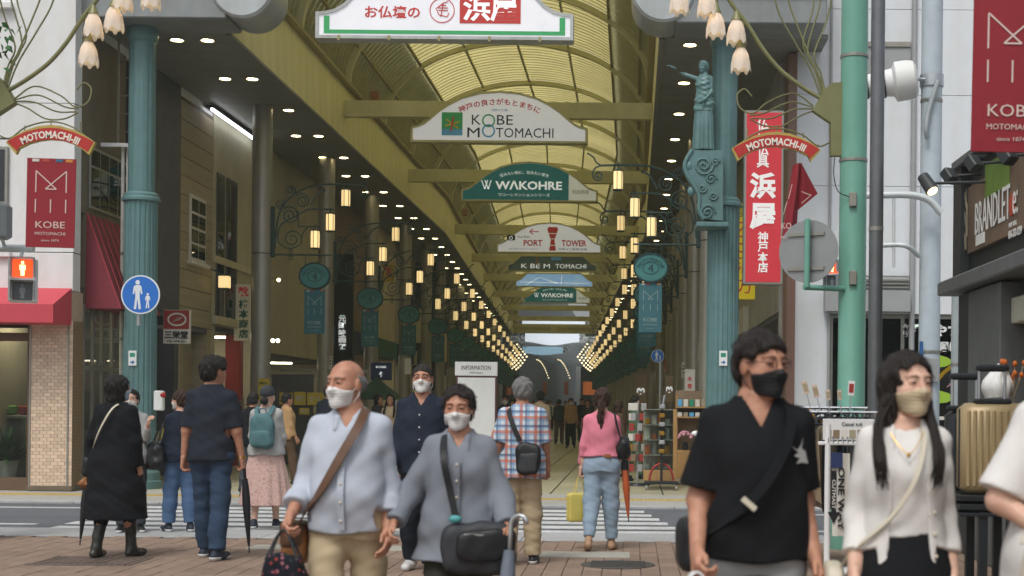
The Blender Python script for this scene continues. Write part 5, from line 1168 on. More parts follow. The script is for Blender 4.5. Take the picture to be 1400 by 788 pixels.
# below the eave
qa, qb = onR(1324, 420), onR(1367, 420)
MB().bbox(XK, XK + .25, qb.y, qa.y, 0, zE - .16, .01).build('wall_pier', 'kiosk_grey', lk); MB().box(XK + .02, XK + .3, qa.y + .002, yF - .3, 0, zE - .16).build('dark_pier', 'kiosk_dark', lk)
M('box_olive', '#c2c3b0', .6, var=.05)
for k in range(3): y_ = onR(1363, 420).y - .02 - k * .34; MB().bbox(XK + .1, XK + .5, y_ - .32, y_, onR(1375, 441).z, onR(1375, 405).z, .01).build('eave_box', 'box_olive', lk)
MB().box(XK + 2.6, XK + 2.7, YN, yF - .3, 0, zE - .16).build('back_wall', 'shop_beige', lk); MB().box(XK + .3, XK + 2.6, YN, yF - .3, zE - .2, zE - .17).build('ceiling', 'white', lk)
MB().bbox(XK + .15, XK + .55, 9.4, 9.9, 0, zE - .2, .02).build('inner_column', 'shop_beige', lk)
# side pavement sheet under shop is the shared pavement; goods outside
M('case_gold', '#b09c76', .38, metal=.15, var=.06, scale=3); M('case_black', '#22262a', .45, var=.1); M('chrome', '#c8ccd0', .2, metal=.9, var=0)
def suitcase(label, px0, px1, py0, py1, Y, mat, ribs=9, depth=.28, handle=True, rot=0.):
 a, c = at(px0, py1, Y), at(px1, py0, Y); w_, h_ = (px1 - px0) * Y / F, (py1 - py0) * Y / F; t = thing('suitcase', label, 'suitcase', ((a.x + c.x) / 2, Y, a.z))
 x0, z0 = (a.x + c.x) / 2 - w_ / 2, a.z
 MB().bbox(x0, x0 + w_, Y, Y + depth, z0, z0 + h_, .045).build('shell', mat, t, 50)
 for k in range(ribs): x = x0 + w_ * (k + .7) / (ribs + .4); MB().bbox(x - w_ * .028, x + w_ * .028, Y - .012, Y + .01, z0 + .05, z0 + h_ - .05, .008).build('rib', mat, t)
 MB().bbox(x0 - .006, x0 + .02, Y + depth * .44, Y + depth * .56, z0 + .04, z0 + h_ - .04, .005).build('zip_rim', 'case_black', t)
 if handle:
  xm = x0 + w_ * .45; MB().bbox(xm - .13, xm + .13, Y + .03, Y + .1, z0 + h_ - .01, z0 + h_ + .03, .012).build('grip_base', 'case_black', t)
  for s_ in (-1, 1): MB().tube([(xm + s_ * .09, Y + .06, z0 + h_), (xm + s_ * .09, Y + .06, z0 + h_ + .24)], .012, 8).build('handle_rod', 'steel', t, 40)
  MB().bbox(xm - .115, xm + .115, Y + .035, Y + .085, z0 + h_ + .22, z0 + h_ + .27, .015).build('handle_grip', 'case_black', t)
 return t
suitcase('gold ribbed suitcase with extended handle on the black stand', 1318, 1408, 551, 676, 9.9, 'case_gold', 10)
suitcase('dark suitcase standing behind the gold ribbed one', 1300, 1345, 560, 690, 10.5, 'case_black', 5, handle=True)
t = thing('display_stand', 'black metal display stand under the gold suitcase', 'stand', at(1360, 690, 10.)); Yq = 9.85
for (ya, yb_) in ((678, 686), (690, 698), (702, 707)): pb(1312, ya, 1412, yb_, Yq, .5, .004).build('shelf', 'case_black', t)
for px in (1346, 1385):
 p = at(px, 700, Yq); MB().bbox(p.x - .03, p.x + .03, Yq + .02, Yq + .08, .03, p.z, .004).build('leg', 'case_black', t); MB().bbox(p.x - .03, p.x + .03, Yq + .4, Yq + .46, .03, p.z, .004).build('leg', 'case_black', t)
a = at(1310, 700, Yq); MB().box(a.x, a.x + .6, Yq + .02, Yq + .46, .0, .035).build('base_bar', 'case_black', t)
for k, px in enumerate((1322, 1332, 1341)): pass
# crumpled white bag and dried flowers behind
t = thing('wrapped_bundle', 'crumpled white paper bundle behind the suitcases', 'bundle', at(1362, 530, 11.)); m_ = MB();
for k in range(7):
 a = k * .9; p0 = at(1364, 522, 11.); m_ = MB().tube(bez([p0 + Vector((.05 * math.cos(a), .05 * math.sin(a), -.12)), p0 + Vector((.07 * math.cos(a), .05 * math.sin(a), 0)), p0 + Vector((.02 * math.cos(a + 1) + .03, 0, .12 + .04 * math.sin(k * 3)))], 4), [.05, .055, .06, .06, .05, .035, .025, .018, .012][:9], 7); m_.build('fold', 'white', t, 60)
t = thing('dried_flowers', 'dry orange flower stems beside the white bundle', 'plant', at(1385, 545, 11.))
for k in range(9): a = random.uniform(-.12, .14); p = at(1385, 545, 11.); q = p + Vector((a, random.uniform(-.05, .05), random.uniform(.12, .3))); MB().tube([p + Vector((0, 0, -.3)), p, q], .004, 5).build('stem', 'timber', t); MB().ell(q, (.02, .02, .025), 8, 6).build('flower_head', 'panel_orange', t, 180)
# ================================================================ clothes rack
YQ = 12.3
rk = thing('clothes_rack', 'chrome clothes rack of garments between the man in black and woman in white', 'clothes rack', (at(1130, 780, YQ).x, YQ, 0))
for dy, py in ((0, 563), (.55, 557)):
 a, c = at(1056, py, YQ), at(1200, py, YQ); MB().tube([(a.x, YQ + dy, a.z), (c.x, YQ + dy, a.z)], .014, 8).build('rail', 'chrome', rk, 40)
 for x in (a.x + .02, c.x - .02): MB().tube([(x, YQ + dy, .04), (x, YQ + dy, a.z)], .013, 8).build('upright', 'chrome', rk, 40)
za = Z_(1130, 563, YQ); xa, xb = X_(1062, 563, YQ), X_(1198, 563, YQ)
for x in (xa, xb): MB().box(x - .02, x + .02, YQ - .1, YQ + .65, .03, .06).build('foot', 'chrome', rk)
hm = MB();
hmesh = MB().tube(bez([(-.0, -.19, -.09), (0, -.1, -.05), (0, 0, -.025), (0, .1, -.05), (0, .19, -.09)], 3), .012, 6); hmesh.tube([(0, .19, -.09), (0, -.19, -.09)], .008, 6); hmesh.tube(bez([(0, 0, -.03), (0, .0, .0), (0, .012, .02), (0, -.01, .03)], 3), .005, 5)
hangm = [mesh('hanger', hmesh.v, hmesh.f, q, 60) for q in ('case_black', 'pack_gold')]
M('cl_white', '#cfccc4', .8, var=.08); M('cl_black', '#202226', .8, var=.15); M('cl_beige', '#a4937a', .8, var=.1); M('cl_grey', '#75787a', .8, var=.1); M('cl_stripe', '#8d949a', .8, col2='#30343a', scale=22)
names = [('cl_black', 'black'), ('cl_white', 'white'), ('cl_grey', 'grey'), ('cl_beige', 'beige'), ('cl_stripe', 'patterned')]
def garment(nm, L, w_, seed):
 r_ = random.Random(seed); ph = r_.random() * 6
 def fn(u, v):   # u along shoulder depth (Y), v downwards
  y_ = (u - .5) * w_ * (1 + .12 * v); x_ = .03 * math.sin(u * 9 + ph) * (.3 + v) + .006
  z_ = -.07 - .08 * abs(u - .5) * 2 - v * L + .0 * u
  return (x_, y_, z_)
 m_ = MB().grid(fn, 10, 8); m2 = MB().grid(lambda u, v: (fn(u, v)[0] + .035 * math.sin(u * PI) + .004, fn(u, v)[1], fn(u, v)[2]), 10, 8); m2.f = [f[::-1] for f in m2.f]; m_.add(m2.v, m2.f); return m_
gi = {}
for i in range(22):
 x = xa + .05 + (xb - xa - .1) * i / 21; nm, cn = names[(i * 7 + i // 3) % 5]; dy = .0
 g = garment(nm, .62 + .12 * ((i * 5) % 4) / 4, .42, i); gi[cn] = gi.get(cn, 0) + 1
 t = thing('hanging_garment', f'{cn} garment on the front clothes rail, {ORD[gi[cn]-1]} {cn} one from the left', 'clothing', (x, YQ + dy, za - .025), 'garments on the clothes rack'); t.rotation_euler.z = random.uniform(-.5, .5) - .5
 link('cloth', mesh('cloth', g.v, g.f, nm, 180), t); link('hanger', hangm[i % 2 if i < 8 else 0], t)
for i in range(12):
 x = xa + .1 + (xb - xa - .2) * i / 11; t = thing('hanging_garment', f'dark garment on the rear clothes rail, {ORD[i]} from the left', 'clothing', (x, YQ + .55, Z_(1130, 557, YQ) - .025), 'garments on the rear rail'); t.rotation_euler.z = random.uniform(-.5, .5)
 g = garment('cl_black', .7, .42, 50 + i); link('cloth', mesh('cloth', g.v, g.f, ('cl_black', 'cl_grey')[i % 2], 180), t); link('hanger', hangm[1 if i < 5 else 0], t)
# price cards sticking up
M('card_pale', '#cdbcae', .6, var=.05);
for i, (px, py, h_, rz, mt) in enumerate(((1101, 530, 18, .25, 'card_pale'), (1115, 535, 18, .25, 'card_pale'), (1132, 540, 14, .1, 'card_pale'), (1164, 531, 20, -.05, 'white'), (1148, 540, 13, .1, 'card_pale'))):
 p = at(px, py, YQ - .05); t = thing('price_card', f'{"white and red" if mt == "white" else "pale"} price card on the clothes rail, {ORD[i if i != 3 else 0]} {"of its kind" if mt == "white" else "pale one"} from the left', 'price card', tuple(p)); t.rotation_euler.y = -rz
 k = h_ * YQ / F; m_ = MB().bbox(-k * .22, k * .22, -.003, .003, -k / 2, k / 2, .001); link('card', mesh('card', m_.v, m_.f, mt), t); m_ = MB().box(-k * .16, k * .16, -.006, -.0035, -k * .3, k * .3); link('print', mesh('print', m_.v, m_.f, 'panel_red' if mt == 'white' else 'timber'), t)
 m_ = MB().tube([(0, .004, -k / 2 + .02), (0, .004, -k * .5 - .12)], .005, 5); link('pin', mesh('pin', m_.v, m_.f, 'steel'), t)
# shop card in front, white post with ring hangers and printed towel
t = thing('shop_card', 'white card with small photographs hung in front of clothes rack', 'sign', at(1160, 590, YQ - .3)); Yq = YQ - .3
pb(1125, 573, 1198, 602, Yq, .01, .002).build('board', 'white', t); text('Casual suit', at(1165, 580, Yq - .001), w=28 * Yq / F, h=5 * Yq / F, mat='ink', parent=t)
for k in range(6): pb(1128 + k * 11, 588, 1137 + k * 11, 600, Yq - .002, .002, .0005).build('photo', ('shop_beige', 'wall_umber', 'panel_white')[k % 3], t)
t = thing('towel_stand', 'white wheeled post stand holding a printed towel', 'stand', at(1131, 780, 11.6)); Yq = 11.6; p = at(1131, 700, Yq)
MB().lathe([(.026, .05), (.024, 1.27)], 16, (p.x, Yq, 0)).build('post', 'white', t, 40); MB().bbox(p.x - .08, p.x + .36, Yq - .12, Yq + .2, .05, .09, .01).build('base', 'white', t)
for dx in (-.05, .33): MB().ell((p.x + dx, Yq - .08, .03), .03, 10, 8).build('caster', 'case_black', t, 180)
MB().bbox(p.x - .08, p.x + .38, Yq - .02, Yq + .02, 1.1, 1.13, .006).build('cross_bar', 'white', t)
for k in range(9):
 x = p.x + .0 + k * .04; m_ = MB().tube([(x, Yq + .03 * math.cos(a), 1.14 + .03 * math.sin(a)) for a in [i * PI / 5 for i in range(11)]], .004, 5); m_.build('ring', 'chrome', t)
tw = thing('printed_towel', 'white towel printed with black letters and arrow', 'towel', at(1148, 730, Yq)); Yq = 11.5
a, c = at(1136, 733, Yq), at(1162, 620, Yq)
def fn(u, v): return (a.x + (c.x - a.x) * u + .01 * v, Yq + .008 * math.sin(u * 8 + v * 3), c.z + (a.z - c.z) * v)
MB().grid(fn, 10, 10).build('cloth', 'cl_white', tw, 180); M('towel_ink', '#1a1c20', .8, var=0)
def vtext(s_, px, py, w_, h_, par, Y, mat): # letters running downwards
 vs, fs = textmesh(s_, w_, h_, bold=.02); c_ = at(px, py, Y) - wl(par); return link('lettering', mesh('lettering', [(c_.x + q[1], c_.y - q[2], c_.z - q[0]) for q in vs], fs, mat), par)
vtext('ONE WAY', 1150, 682, 86 * Yq / F, 9 * Yq / F, tw, Yq - .012, 'towel_ink')
p = at(1140, 680, Yq - .012); L_ = 72 * Yq / F; MB().prism([(p.x - .02, p.z + L_ / 2), (p.x + .02, p.z + L_ / 2), (p.x + .02, p.z - L_ * .28), (p.x + .05, p.z - L_ * .28), (p.x, p.z - L_ / 2), (p.x - .05, p.z - L_ * .28), (p.x - .02, p.z - L_ * .28)], Yq - .014, Yq - .011).build('arrow_print', 'towel_ink', tw)
vtext('CUTMAST', 1140, 676, 40 * Yq / F, 5 * Yq / F, tw, Yq - .016, 'cl_white')
pb(1136, 619, 1152, 640, Yq - .02, .005, .001).build('navy_label', 'panel_navy', tw)
# ================================================================ figures: bodies and clothes as smooth blended volumes
class Vol:
 def __init__(s, lo, hi, h):
  s.lo = np.array(lo, float); s.h = h; s.n = np.ceil((np.array(hi) - s.lo) / h).astype(int) + 1
  s.D = np.full(s.n, .2, np.float32); s.ax = [(s.lo[i] + h * np.arange(s.n[i])).astype(np.float32) for i in range(3)]
 def win(s, lo, hi):
  a = np.clip(np.floor((np.array(lo) - s.lo) / s.h).astype(int), 0, s.n); b = np.clip(np.ceil((np.array(hi) - s.lo) / s.h).astype(int) + 1, 0, s.n)
  sl = tuple(slice(int(x), int(y)) for x, y in zip(a, b))
  return sl, s.ax[0][sl[0]][:, None, None], s.ax[1][sl[1]][None, :, None], s.ax[2][sl[2]][None, None, :]
 def mix(s, sl, d, k, op='+'):
  A = s.D[sl]
  if A.size == 0: return s
  if op == '-': A2 = -A;
  else: A2 = A
  if k > 0: h = np.maximum(k - np.abs(A2 - d), 0) / k; r = np.minimum(A2, d) - h * h * k * .25
  else: r = np.minimum(A2, d)
  s.D[sl] = -r if op == '-' else r
  return s
 def cap(s, a, b, ra, rb=None, k=.03, fy=1., fx=1., op='+'):
  a, b = np.array(a, float), np.array(b, float); rb = ra if rb is None else rb; m = max(ra, rb) + k + 3 * s.h
  mm = np.array([m * fx, m * fy, m]); sl, x, y, z = s.win(np.minimum(a, b) - mm, np.maximum(a, b) + mm)
  ab = (b - a) / np.array([fx, fy, 1.]); L = max(ab @ ab, 1e-9); px, py, pz = (x - a[0]) / fx, (y - a[1]) / fy, z - a[2]
  t = np.clip((px * ab[0] + py * ab[1] + pz * ab[2]) / L, 0, 1)
  d = np.sqrt((px - t * ab[0]) ** 2 + (py - t * ab[1]) ** 2 + (pz - t * ab[2]) ** 2) - (ra + (rb - ra) * t)
  return s.mix(sl, d * min(1., (fx + fy) / 2), k, op)
 def ell(s, c, r, k=.03, op='+'):
  c, r = np.array(c, float), np.array(r, float); m = k + 3 * s.h; sl, x, y, z = s.win(c - r - m, c + r + m)
  px, py, pz = x - c[0], y - c[1], z - c[2]; k0 = np.sqrt((px / r[0]) ** 2 + (py / r[1]) ** 2 + (pz / r[2]) ** 2); k1 = np.sqrt((px / r[0] ** 2) ** 2 + (py / r[1] ** 2) ** 2 + (pz / r[2] ** 2) ** 2) + 1e-6
  return s.mix(sl, k0 * (k0 - 1) / k1, k, op)
 def loft(s, tab, k=.03, wave=None, op='+', pw=2.):
  """stack of ellipses: rows (z, half width, half depth, centre x, centre y)"""
  T = np.array([list(r) + [0] * (5 - len(r)) for r in tab], float); T = T[np.argsort(T[:, 0])]; m = k + 3 * s.h
  lo = [T[:, 3].min() - T[:, 1].max() * 1.2 - m, T[:, 4].min() - T[:, 2].max() * 1.2 - m, T[0, 0] - m]; hi = [T[:, 3].max() + T[:, 1].max() * 1.2 + m, T[:, 4].max() + T[:, 2].max() * 1.2 + m, T[-1, 0] + m]
  sl, x, y, z = s.win(lo, hi); zz = z.ravel(); zd = np.arange(T[0, 0] - .15, T[-1, 0] + .15, .005); kw = np.hanning(27); kw /= kw.sum(); f = lambda i: np.interp(zz, zd[13:-13], np.convolve(np.interp(zd, T[:, 0], T[:, i]), kw, 'valid')).astype(np.float32)[None, None, :]
  a, b, cx, cy = f(1), f(2), f(3), f(4); u, v = (x - cx) / a, (y - cy) / b
  q = (np.abs(u) ** pw + np.abs(v) ** pw) ** (1 / pw)
  if wave: q = q - wave(np.arctan2(v, u), z)
  d = (q - 1) * np.minimum(a, b); d = np.maximum(d, np.maximum(T[0, 0] - z, z - T[-1, 0]))
  return s.mix(sl, d, k, op)
 def cut(s, fn):     # keep where fn(x,y,z) <= 0
  sl, x, y, z = s.win(s.lo - 1, s.lo + s.n * s.h + 1); s.D = np.maximum(s.D, fn(x, y, z)); return s
 def disp(s, fn):
  sl, x, y, z = s.win(s.lo - 1, s.lo + s.n * s.h + 1); s.D = s.D + fn(x, y, z).astype(np.float32); return s
 def mesh(s):
  D = s.D; D[0] = D[-1] = .1; D[:, 0] = D[:, -1] = .1; D[:, :, 0] = D[:, :, -1] = .1
  I = D < 0; n = np.array(D.shape) - 1
  c = np.zeros(n, np.int8)
  for i in (0, 1):
   for j in (0, 1):
    for k in (0, 1): c += I[i:n[0] + i, j:n[1] + j, k:n[2] + k]
  act = np.argwhere((c > 0) & (c < 8))
  if len(act) == 0: return np.zeros((0, 3)), np.zeros((0, 4), int)
  idx = np.full(n, -1, np.int32); idx[act[:, 0], act[:, 1], act[:, 2]] = np.arange(len(act))
  acc = np.zeros((len(act), 3)); cnt = np.zeros(len(act))
  co = [(i, j, k) for i in (0, 1) for j in (0, 1) for k in (0, 1)]
  val = {q: D[act[:, 0] + q[0], act[:, 1] + q[1], act[:, 2] + q[2]] for q in co}
  for q in co:
   for ax in range(3):
    if q[ax]: continue
    r = list(q); r[ax] = 1; r = tuple(r); v0, v1 = val[q], val[r]; m = (v0 < 0) != (v1 < 0)
    t = np.where(m, v0 / (v0 - v1 + 1e-12), 0)
    for d in range(3): acc[:, d] += np.where(m, q[d] + (t if d == ax else 0), 0)
    cnt += m
  V = s.lo + (act + acc / cnt[:, None]) * s.h
  Q = []
  for ax in range(3):
   a1, a2 = [(1, 2), (2, 0), (0, 1)][ax]
   sh = [slice(0, D.shape[i]) for i in range(3)]; s0, s1 = list(sh), list(sh); s0[ax] = slice(0, -1); s1[ax] = slice(1, None)
   A, B = I[tuple(s0)], I[tuple(s1)]
   for flip, M_ in ((False, A & ~B), (True, ~A & B)):
    e = np.argwhere(M_)
    e = e[(e[:, a1] > 0) & (e[:, a2] > 0) & (e[:, a1] < n[a1]) & (e[:, a2] < n[a2])]
    if len(e) == 0: continue
    o1, o2 = np.zeros(3, int), np.zeros(3, int); o1[a1] = 1; o2[a2] = 1
    g = lambda w: idx[w[:, 0], w[:, 1], w[:, 2]]
    q4 = np.stack([g(e - o1 - o2), g(e - o2), g(e), g(e - o1)], 1)
    Q.append(q4[:, ::-1] if flip else q4)
  return V, np.concatenate(Q)
def npmesh(name, V, Q, mat):
 me = bpy.data.meshes.new(name); me.vertices.add(len(V)); me.vertices.foreach_set('co', np.ascontiguousarray(V, dtype=np.float32).ravel())
 me.loops.add(Q.size); me.loops.foreach_set('vertex_index', np.ascontiguousarray(Q, dtype=np.int32).ravel())
 me.polygons.add(len(Q)); me.polygons.foreach_set('loop_start', np.arange(0, Q.size, 4, dtype=np.int32)); me.update(calc_edges=True); me.validate(); me.shade_smooth()
 me.materials.append(MATS[mat]); return me
def folds(seed, amp, fx=9., fy=9., fz=14., warp=1.5):
 r = np.random.RandomState(seed); ph = r.rand(12) * 6.3; q = r.uniform(.7, 1.3, 12)
 def fn(x, y, z):
  w1 = np.sin(x * 6 * q[0] + z * 5 * q[1] + ph[0]) * warp; w2 = np.sin(y * 7 * q[2] - z * 4 * q[3] + ph[1]) * warp
  return amp * (np.sin(x * fx * q[4] + z * fz * q[5] + w1 + ph[2]) * .5 + np.sin(y * fy * q[6] - z * fz * q[7] * .8 + x * 5 + w2 + ph[3]) * .5 + np.sin(x * fx * 2.1 - z * fz * 1.7 + w2 * 1.3 + ph[4]) * .3)
 return fn
def Mskin(name, col, col2):
 m = M(name, col, .5, var=.06, scale=25, col2=col2, spec=.35, bump=.05, bscale=150); b = m.node_tree.nodes['Principled BSDF']; b.inputs['Subsurface Weight'].default_value = .12; b.inputs['Subsurface Radius'].default_value = (.012, .005, .003); b.inputs['Subsurface Scale'].default_value = .6
Mskin('skin_a', '#bf8f76', '#d4a88e'); Mskin('skin_b', '#a97860', '#c4937a'); Mskin('skin_c', '#cc9f8a', '#dfbaa4')
M('hair_black', '#15130f', .45, var=.35, scale=40, stretch=(6, 6, .4), bump=.5, bscale=60); M('hair_brown', '#3a261a', .45, var=.35, scale=40, stretch=(6, 6, .4), bump=.5, bscale=60); M('hair_grey', '#7d7d7c', .55, var=.45, scale=45, stretch=(6, 6, .5), bump=.6, bscale=60); M('hair_dark', '#221b17', .4, var=.35, scale=40, stretch=(6, 6, .4), bump=.5, bscale=60)
M('mask_white', '#dddedc', .8, var=.03, scale=20); M('mask_beige', '#c2b294', .8, var=.04, scale=20); M('mask_black', '#1b1d20', .7, var=.1); M('mask_blue', '#a9bcd0', .8, var=.03)
M('eye_dark', '#1a1210', .2, var=0); M('brow', '#241c17', .7, var=.2)
def rotm(yaw=0, pitch=0, roll=0): return (Matrix.Rotation(yaw, 3, 'Z') @ Matrix.Rotation(pitch, 3, 'X') @ Matrix.Rotation(roll, 3, 'Y'))
def head_vol(h):
 v = Vol((-.1, -.14, -.22), (.1, .13, .15), h)
 v.ell((0, .012, .035), (.075, .093, .085), .01); v.ell((0, -.018, -.035), (.06, .072, .082), .04); v.ell((0, -.064, -.092), (.026, .024, .022), .03)
 for s_ in (-1, 1):
  v.ell((s_ * .036, -.05, -.022), (.028, .03, .03), .03); v.ell((s_ * .031, -.104, .02), (.019, .022, .013), .014, '-'); v.cap((s_ * .012, -.082, .04), (s_ * .048, -.07, .04), .006, .005, .02)
  v.ell((s_ * .031, -.078, .017), (.017, .012, .012), .006); v.ell((s_ * .077, .01, -.002), (.009, .02, .032), .008); v.ell((s_ * .013, -.095, -.018), (.009, .01, .008), .01)
 v.cap((0, -.086, .03), (0, -.106, -.014), .008, .012, .014); v.ell((0, -.084, -.055), (.024, .012, .007), .008); v.ell((0, -.083, -.066), (.021, .012, .008), .008)
 v.cap((0, .025, -.06), (0, .045, -.2), .05, .055, .03)
 return v
def hand_mesh(h, curl=.5, spread=.0, point=None):
 """right-hand frame: wrist at origin, fingers down -Z, palm faces +X, thumb forward -Y"""
 v = Vol((-.06, -.09, -.22), (.09, .07, .04), h)
 for y0, y1 in ((-.018, -.03), (-.006, -.01), (.008, .01), (.018, .028)): v.cap((0, y0, 0), (0, y1, -.085), .017, .013, .014)
 v.cap((0, 0, .035), (0, 0, -.02), .024, .023, .012, fy=1.15)
 for i, (y0, L) in enumerate(((-.031, .07), (-.0105, .08), (.0105, .075), (.03, .058))):
  p = np.array((0., y0, -.085)); a = 0.
  for j, (f, r) in enumerate(((.45, .0095), (.3, .0088), (.25, .008))):
   a += curl * (1.0, 1.1, .8)[j]; q = p + np.array((math.sin(a), spread * (i - 1.5) * .15, -math.cos(a))) * L * f * 1.15; v.cap(p, q, r, r * .93, .004); p = q
 v.cap((.006, -.022, -.025), (.018, -.046, -.06), .014, .011, .012); v.cap((.018, -.046, -.06), (.024, -.05, -.092), .0105, .0085, .005)
 return v.mesh()
HEADC, HANDC = {}, {}
def head_cached(h):
 if h not in HEADC: HEADC[h] = head_vol(h).mesh()
 return HEADC[h]
def hand_cached(h, curl):
 k = (h, round(curl, 1))
 if k not in HANDC: HANDC[k] = hand_mesh(h, curl)
 return HANDC[k]
MTAB = [(.84, .16, .115, 0, .012), (.95, .164, .116, 0, .008), (1.05, .152, .112), (1.17, .154, .112), (1.28, .16, .114), (1.35, .15, .1, 0, .008), (1.42, .1, .075, 0, .012), (1.48, .055, .055, 0, .015)]
FTAB = [(.84, .165, .118, 0, .015), (.93, .172, .122, 0, .012), (1.05, .138, .1), (1.14, .134, .1), (1.26, .148, .118, 0, -.01), (1.34, .145, .1), (1.41, .105, .072, 0, .008), (1.46, .055, .055, 0, .012)]
class Fig: pass
def figure(label, px, Y, H, yaw=0., arms=None, legs=None, head=(0, 0), sex='m', skin='skin_a', hair=('short', 'hair_black'), mask=None, h=.009, lean=0., hands=(.5, .5), belly=0., z0=0., width=1., glasses=False, group=None, xoff=0., name='person', armw=1.):
 g = Fig(); g.sex = sex; g.h = h; s_ = H / 1.7; g.s = s_
 X = X_(px, 620, Y); t = thing(name, label, 'person', (X + xoff, Y, z0), group); t.rotation_euler.z = yaw; t.scale = (s_, s_, s_); g.t = t
 arms = arms or {}; legs = legs or {}
 sw = (.15 if sex == 'm' else .13) * width; g.tab = [(z, a * width, b * width + belly * math.exp(-((z - 1.05) / .14) ** 2), cx, cy - belly * .6 * math.exp(-((z - 1.05) / .14) ** 2)) for z, a, b, cx, cy in [tuple(list(r) + [0] * (5 - len(r))) for r in (MTAB if sex == 'm' else FTAB)]]
 J = {}
 for k_, sg in (('R', -1), ('L', 1)):
  a, b, kn = legs.get(k_, (0, .03, 0)); hip = np.array((sg * .085, 0, .9)); d = np.array((sg * math.sin(b), -math.sin(a) * math.cos(b), -math.cos(a) * math.cos(b)))
  knee = hip + d * .41; a2 = a - kn; d2 = np.array((sg * math.sin(b) * .6, -math.sin(a2), -math.cos(a2))); d2 /= np.linalg.norm(d2); ank = knee + d2 * .405; J['hip' + k_], J['knee' + k_], J['ank' + k_] = hip, knee, ank
 dz = .085 - min(J['ankR'][2], J['ankL'][2])
 for k_ in list(J): J[k_] = J[k_] + np.array((0, 0, dz))
 g.dz = dz
 for k_, sg in (('R', -1), ('L', 1)):
  a, b, e = arms.get(k_, (0., .1, .15))[:3]; inw = arms[k_][3] if k_ in arms and len(arms[k_]) > 3 else 0.
  S0 = np.array((sg * sw, .012, 1.375 + dz)); d = np.array((sg * math.sin(b), -math.sin(a) * math.cos(b), -math.cos(a) * math.cos(b))); el_ = S0 + d * .285 * armw
  a2 = a + e; d2 = np.array((sg * math.sin(b * .6 - inw), -math.sin(a2) * math.cos(inw), -math.cos(a2))); d2 /= np.linalg.norm(d2); wr = el_ + d2 * .235 * armw
  J['sh' + k_], J['el' + k_], J['wr' + k_], J['fd' + k_] = S0, el_, wr, d2
 g.J = J; g.tab = [(z + dz, a, b, cx, cy) for z, a, b, cx, cy in g.tab]
 # --- body
 pts = np.array([v for k_, v in J.items() if not k_.startswith('fd')]); lo = pts.min(0) - .17; hi = pts.max(0) + .17; lo[2] = -.02; hi[2] = 1.52 + dz
 v = Vol(lo, hi, max(h, .008))
 v.loft([(z, a * .93, b * .92, cx, cy) for z, a, b, cx, cy in g.tab], .02)
 v.cap((0, .02, 1.38 + dz), (0, .02, 1.5 + dz), .056, .05, .05)
 for k_ in 'RL':
  f = .92 if sex == 'f' else 1.
  v.cap(J['sh' + k_], J['el' + k_], .05 * f, .04 * f, .05); v.cap(J['el' + k_], J['wr' + k_], .041 * f, .027 * f, .03)
  v.cap(J['hip' + k_], J['knee' + k_], .08, .055, .05); v.cap(J['knee' + k_], J['ank' + k_], .054, .036, .04); m_ = J['knee' + k_] * .65 + J['ank' + k_] * .35; v.ell(m_ + np.array((0, .018, 0)), (.046, .05, .1), .04)
 V, Q = v.mesh(); Vs, Qs = [V], [Q]; off = len(V)
 hc = Vector((0, -.002, 1.585 + dz)); R = rotm(head[0], head[1], head[2] if len(head) > 2 else 0); g.hc, g.R = hc, R; Rn = np.array(R)
 piv = np.array((0, .03, -.1)); hscale = 1.0 if sex == 'm' else .97
 def hx(P): return (np.asarray(P) * hscale - piv) @ Rn.T + piv + np.array(hc)
 g.hx = hx
 hh = min(max(h * .5, .0045), .012); V, Q = head_cached(hh); Vs.append(hx(V)); Qs.append(Q + off); off += len(V)
 for i, (k_, sg) in enumerate((('R', -1), ('L', 1))):
  V, Q = hand_cached(min(max(h * .45, .004), .009), hands[i]); d = Vector(J['fd' + k_]); zax = -d; fwd = Vector((0, -1, 0)); yax = -(fwd - zax * fwd.dot(zax))
  if yax.length < .3: yax = -(Vector((0, 0, 1)) - zax * zax.z)
  yax.normalize(); xax = yax.cross(zax)
  V2 = V.copy(); Q2 = Q
  if sg > 0: V2[:, 0] *= -1; Q2 = Q[:, ::-1]
  B = np.stack([np.array(xax), np.array(yax), np.array(zax)], 1); Vs.append((V2 * (1. if sex == 'm' else .92)) @ B.T + J['wr' + k_]); Qs.append(Q2 + off); off += len(V)
  g.__dict__['hand' + k_] = J['wr' + k_] + np.array(d) * .1
 link('body', npmesh('body', np.concatenate(Vs), np.concatenate(Qs), skin), t)
 # --- face details
 if h < .02:
  for sg in (-1, 1):
   m_ = MB().ell((0, 0, 0), (.0135, .004, .0048), 12, 6); P = hx([(p[0] + sg * .031, p[1] - .0885 + abs(p[0]) * .35, p[2] + .016) for p in m_.v]); link('eye', mesh('eye', [tuple(p) for p in P], m_.f, 'eye_dark', 180), t)
   m_ = MB().tube([(sg * .014, -.0945, .036), (sg * .03, -.0925, .041), (sg * .047, -.082, .037)], [.0022, .003, .0014], 6, flat=1.); P = hx(m_.v); link('eyebrow', mesh('eyebrow', [tuple(p) for p in P], m_.f, 'hair_grey' if 'grey' in hair[1] else 'brow', 180), t)
 # --- hair
 st, hm = hair
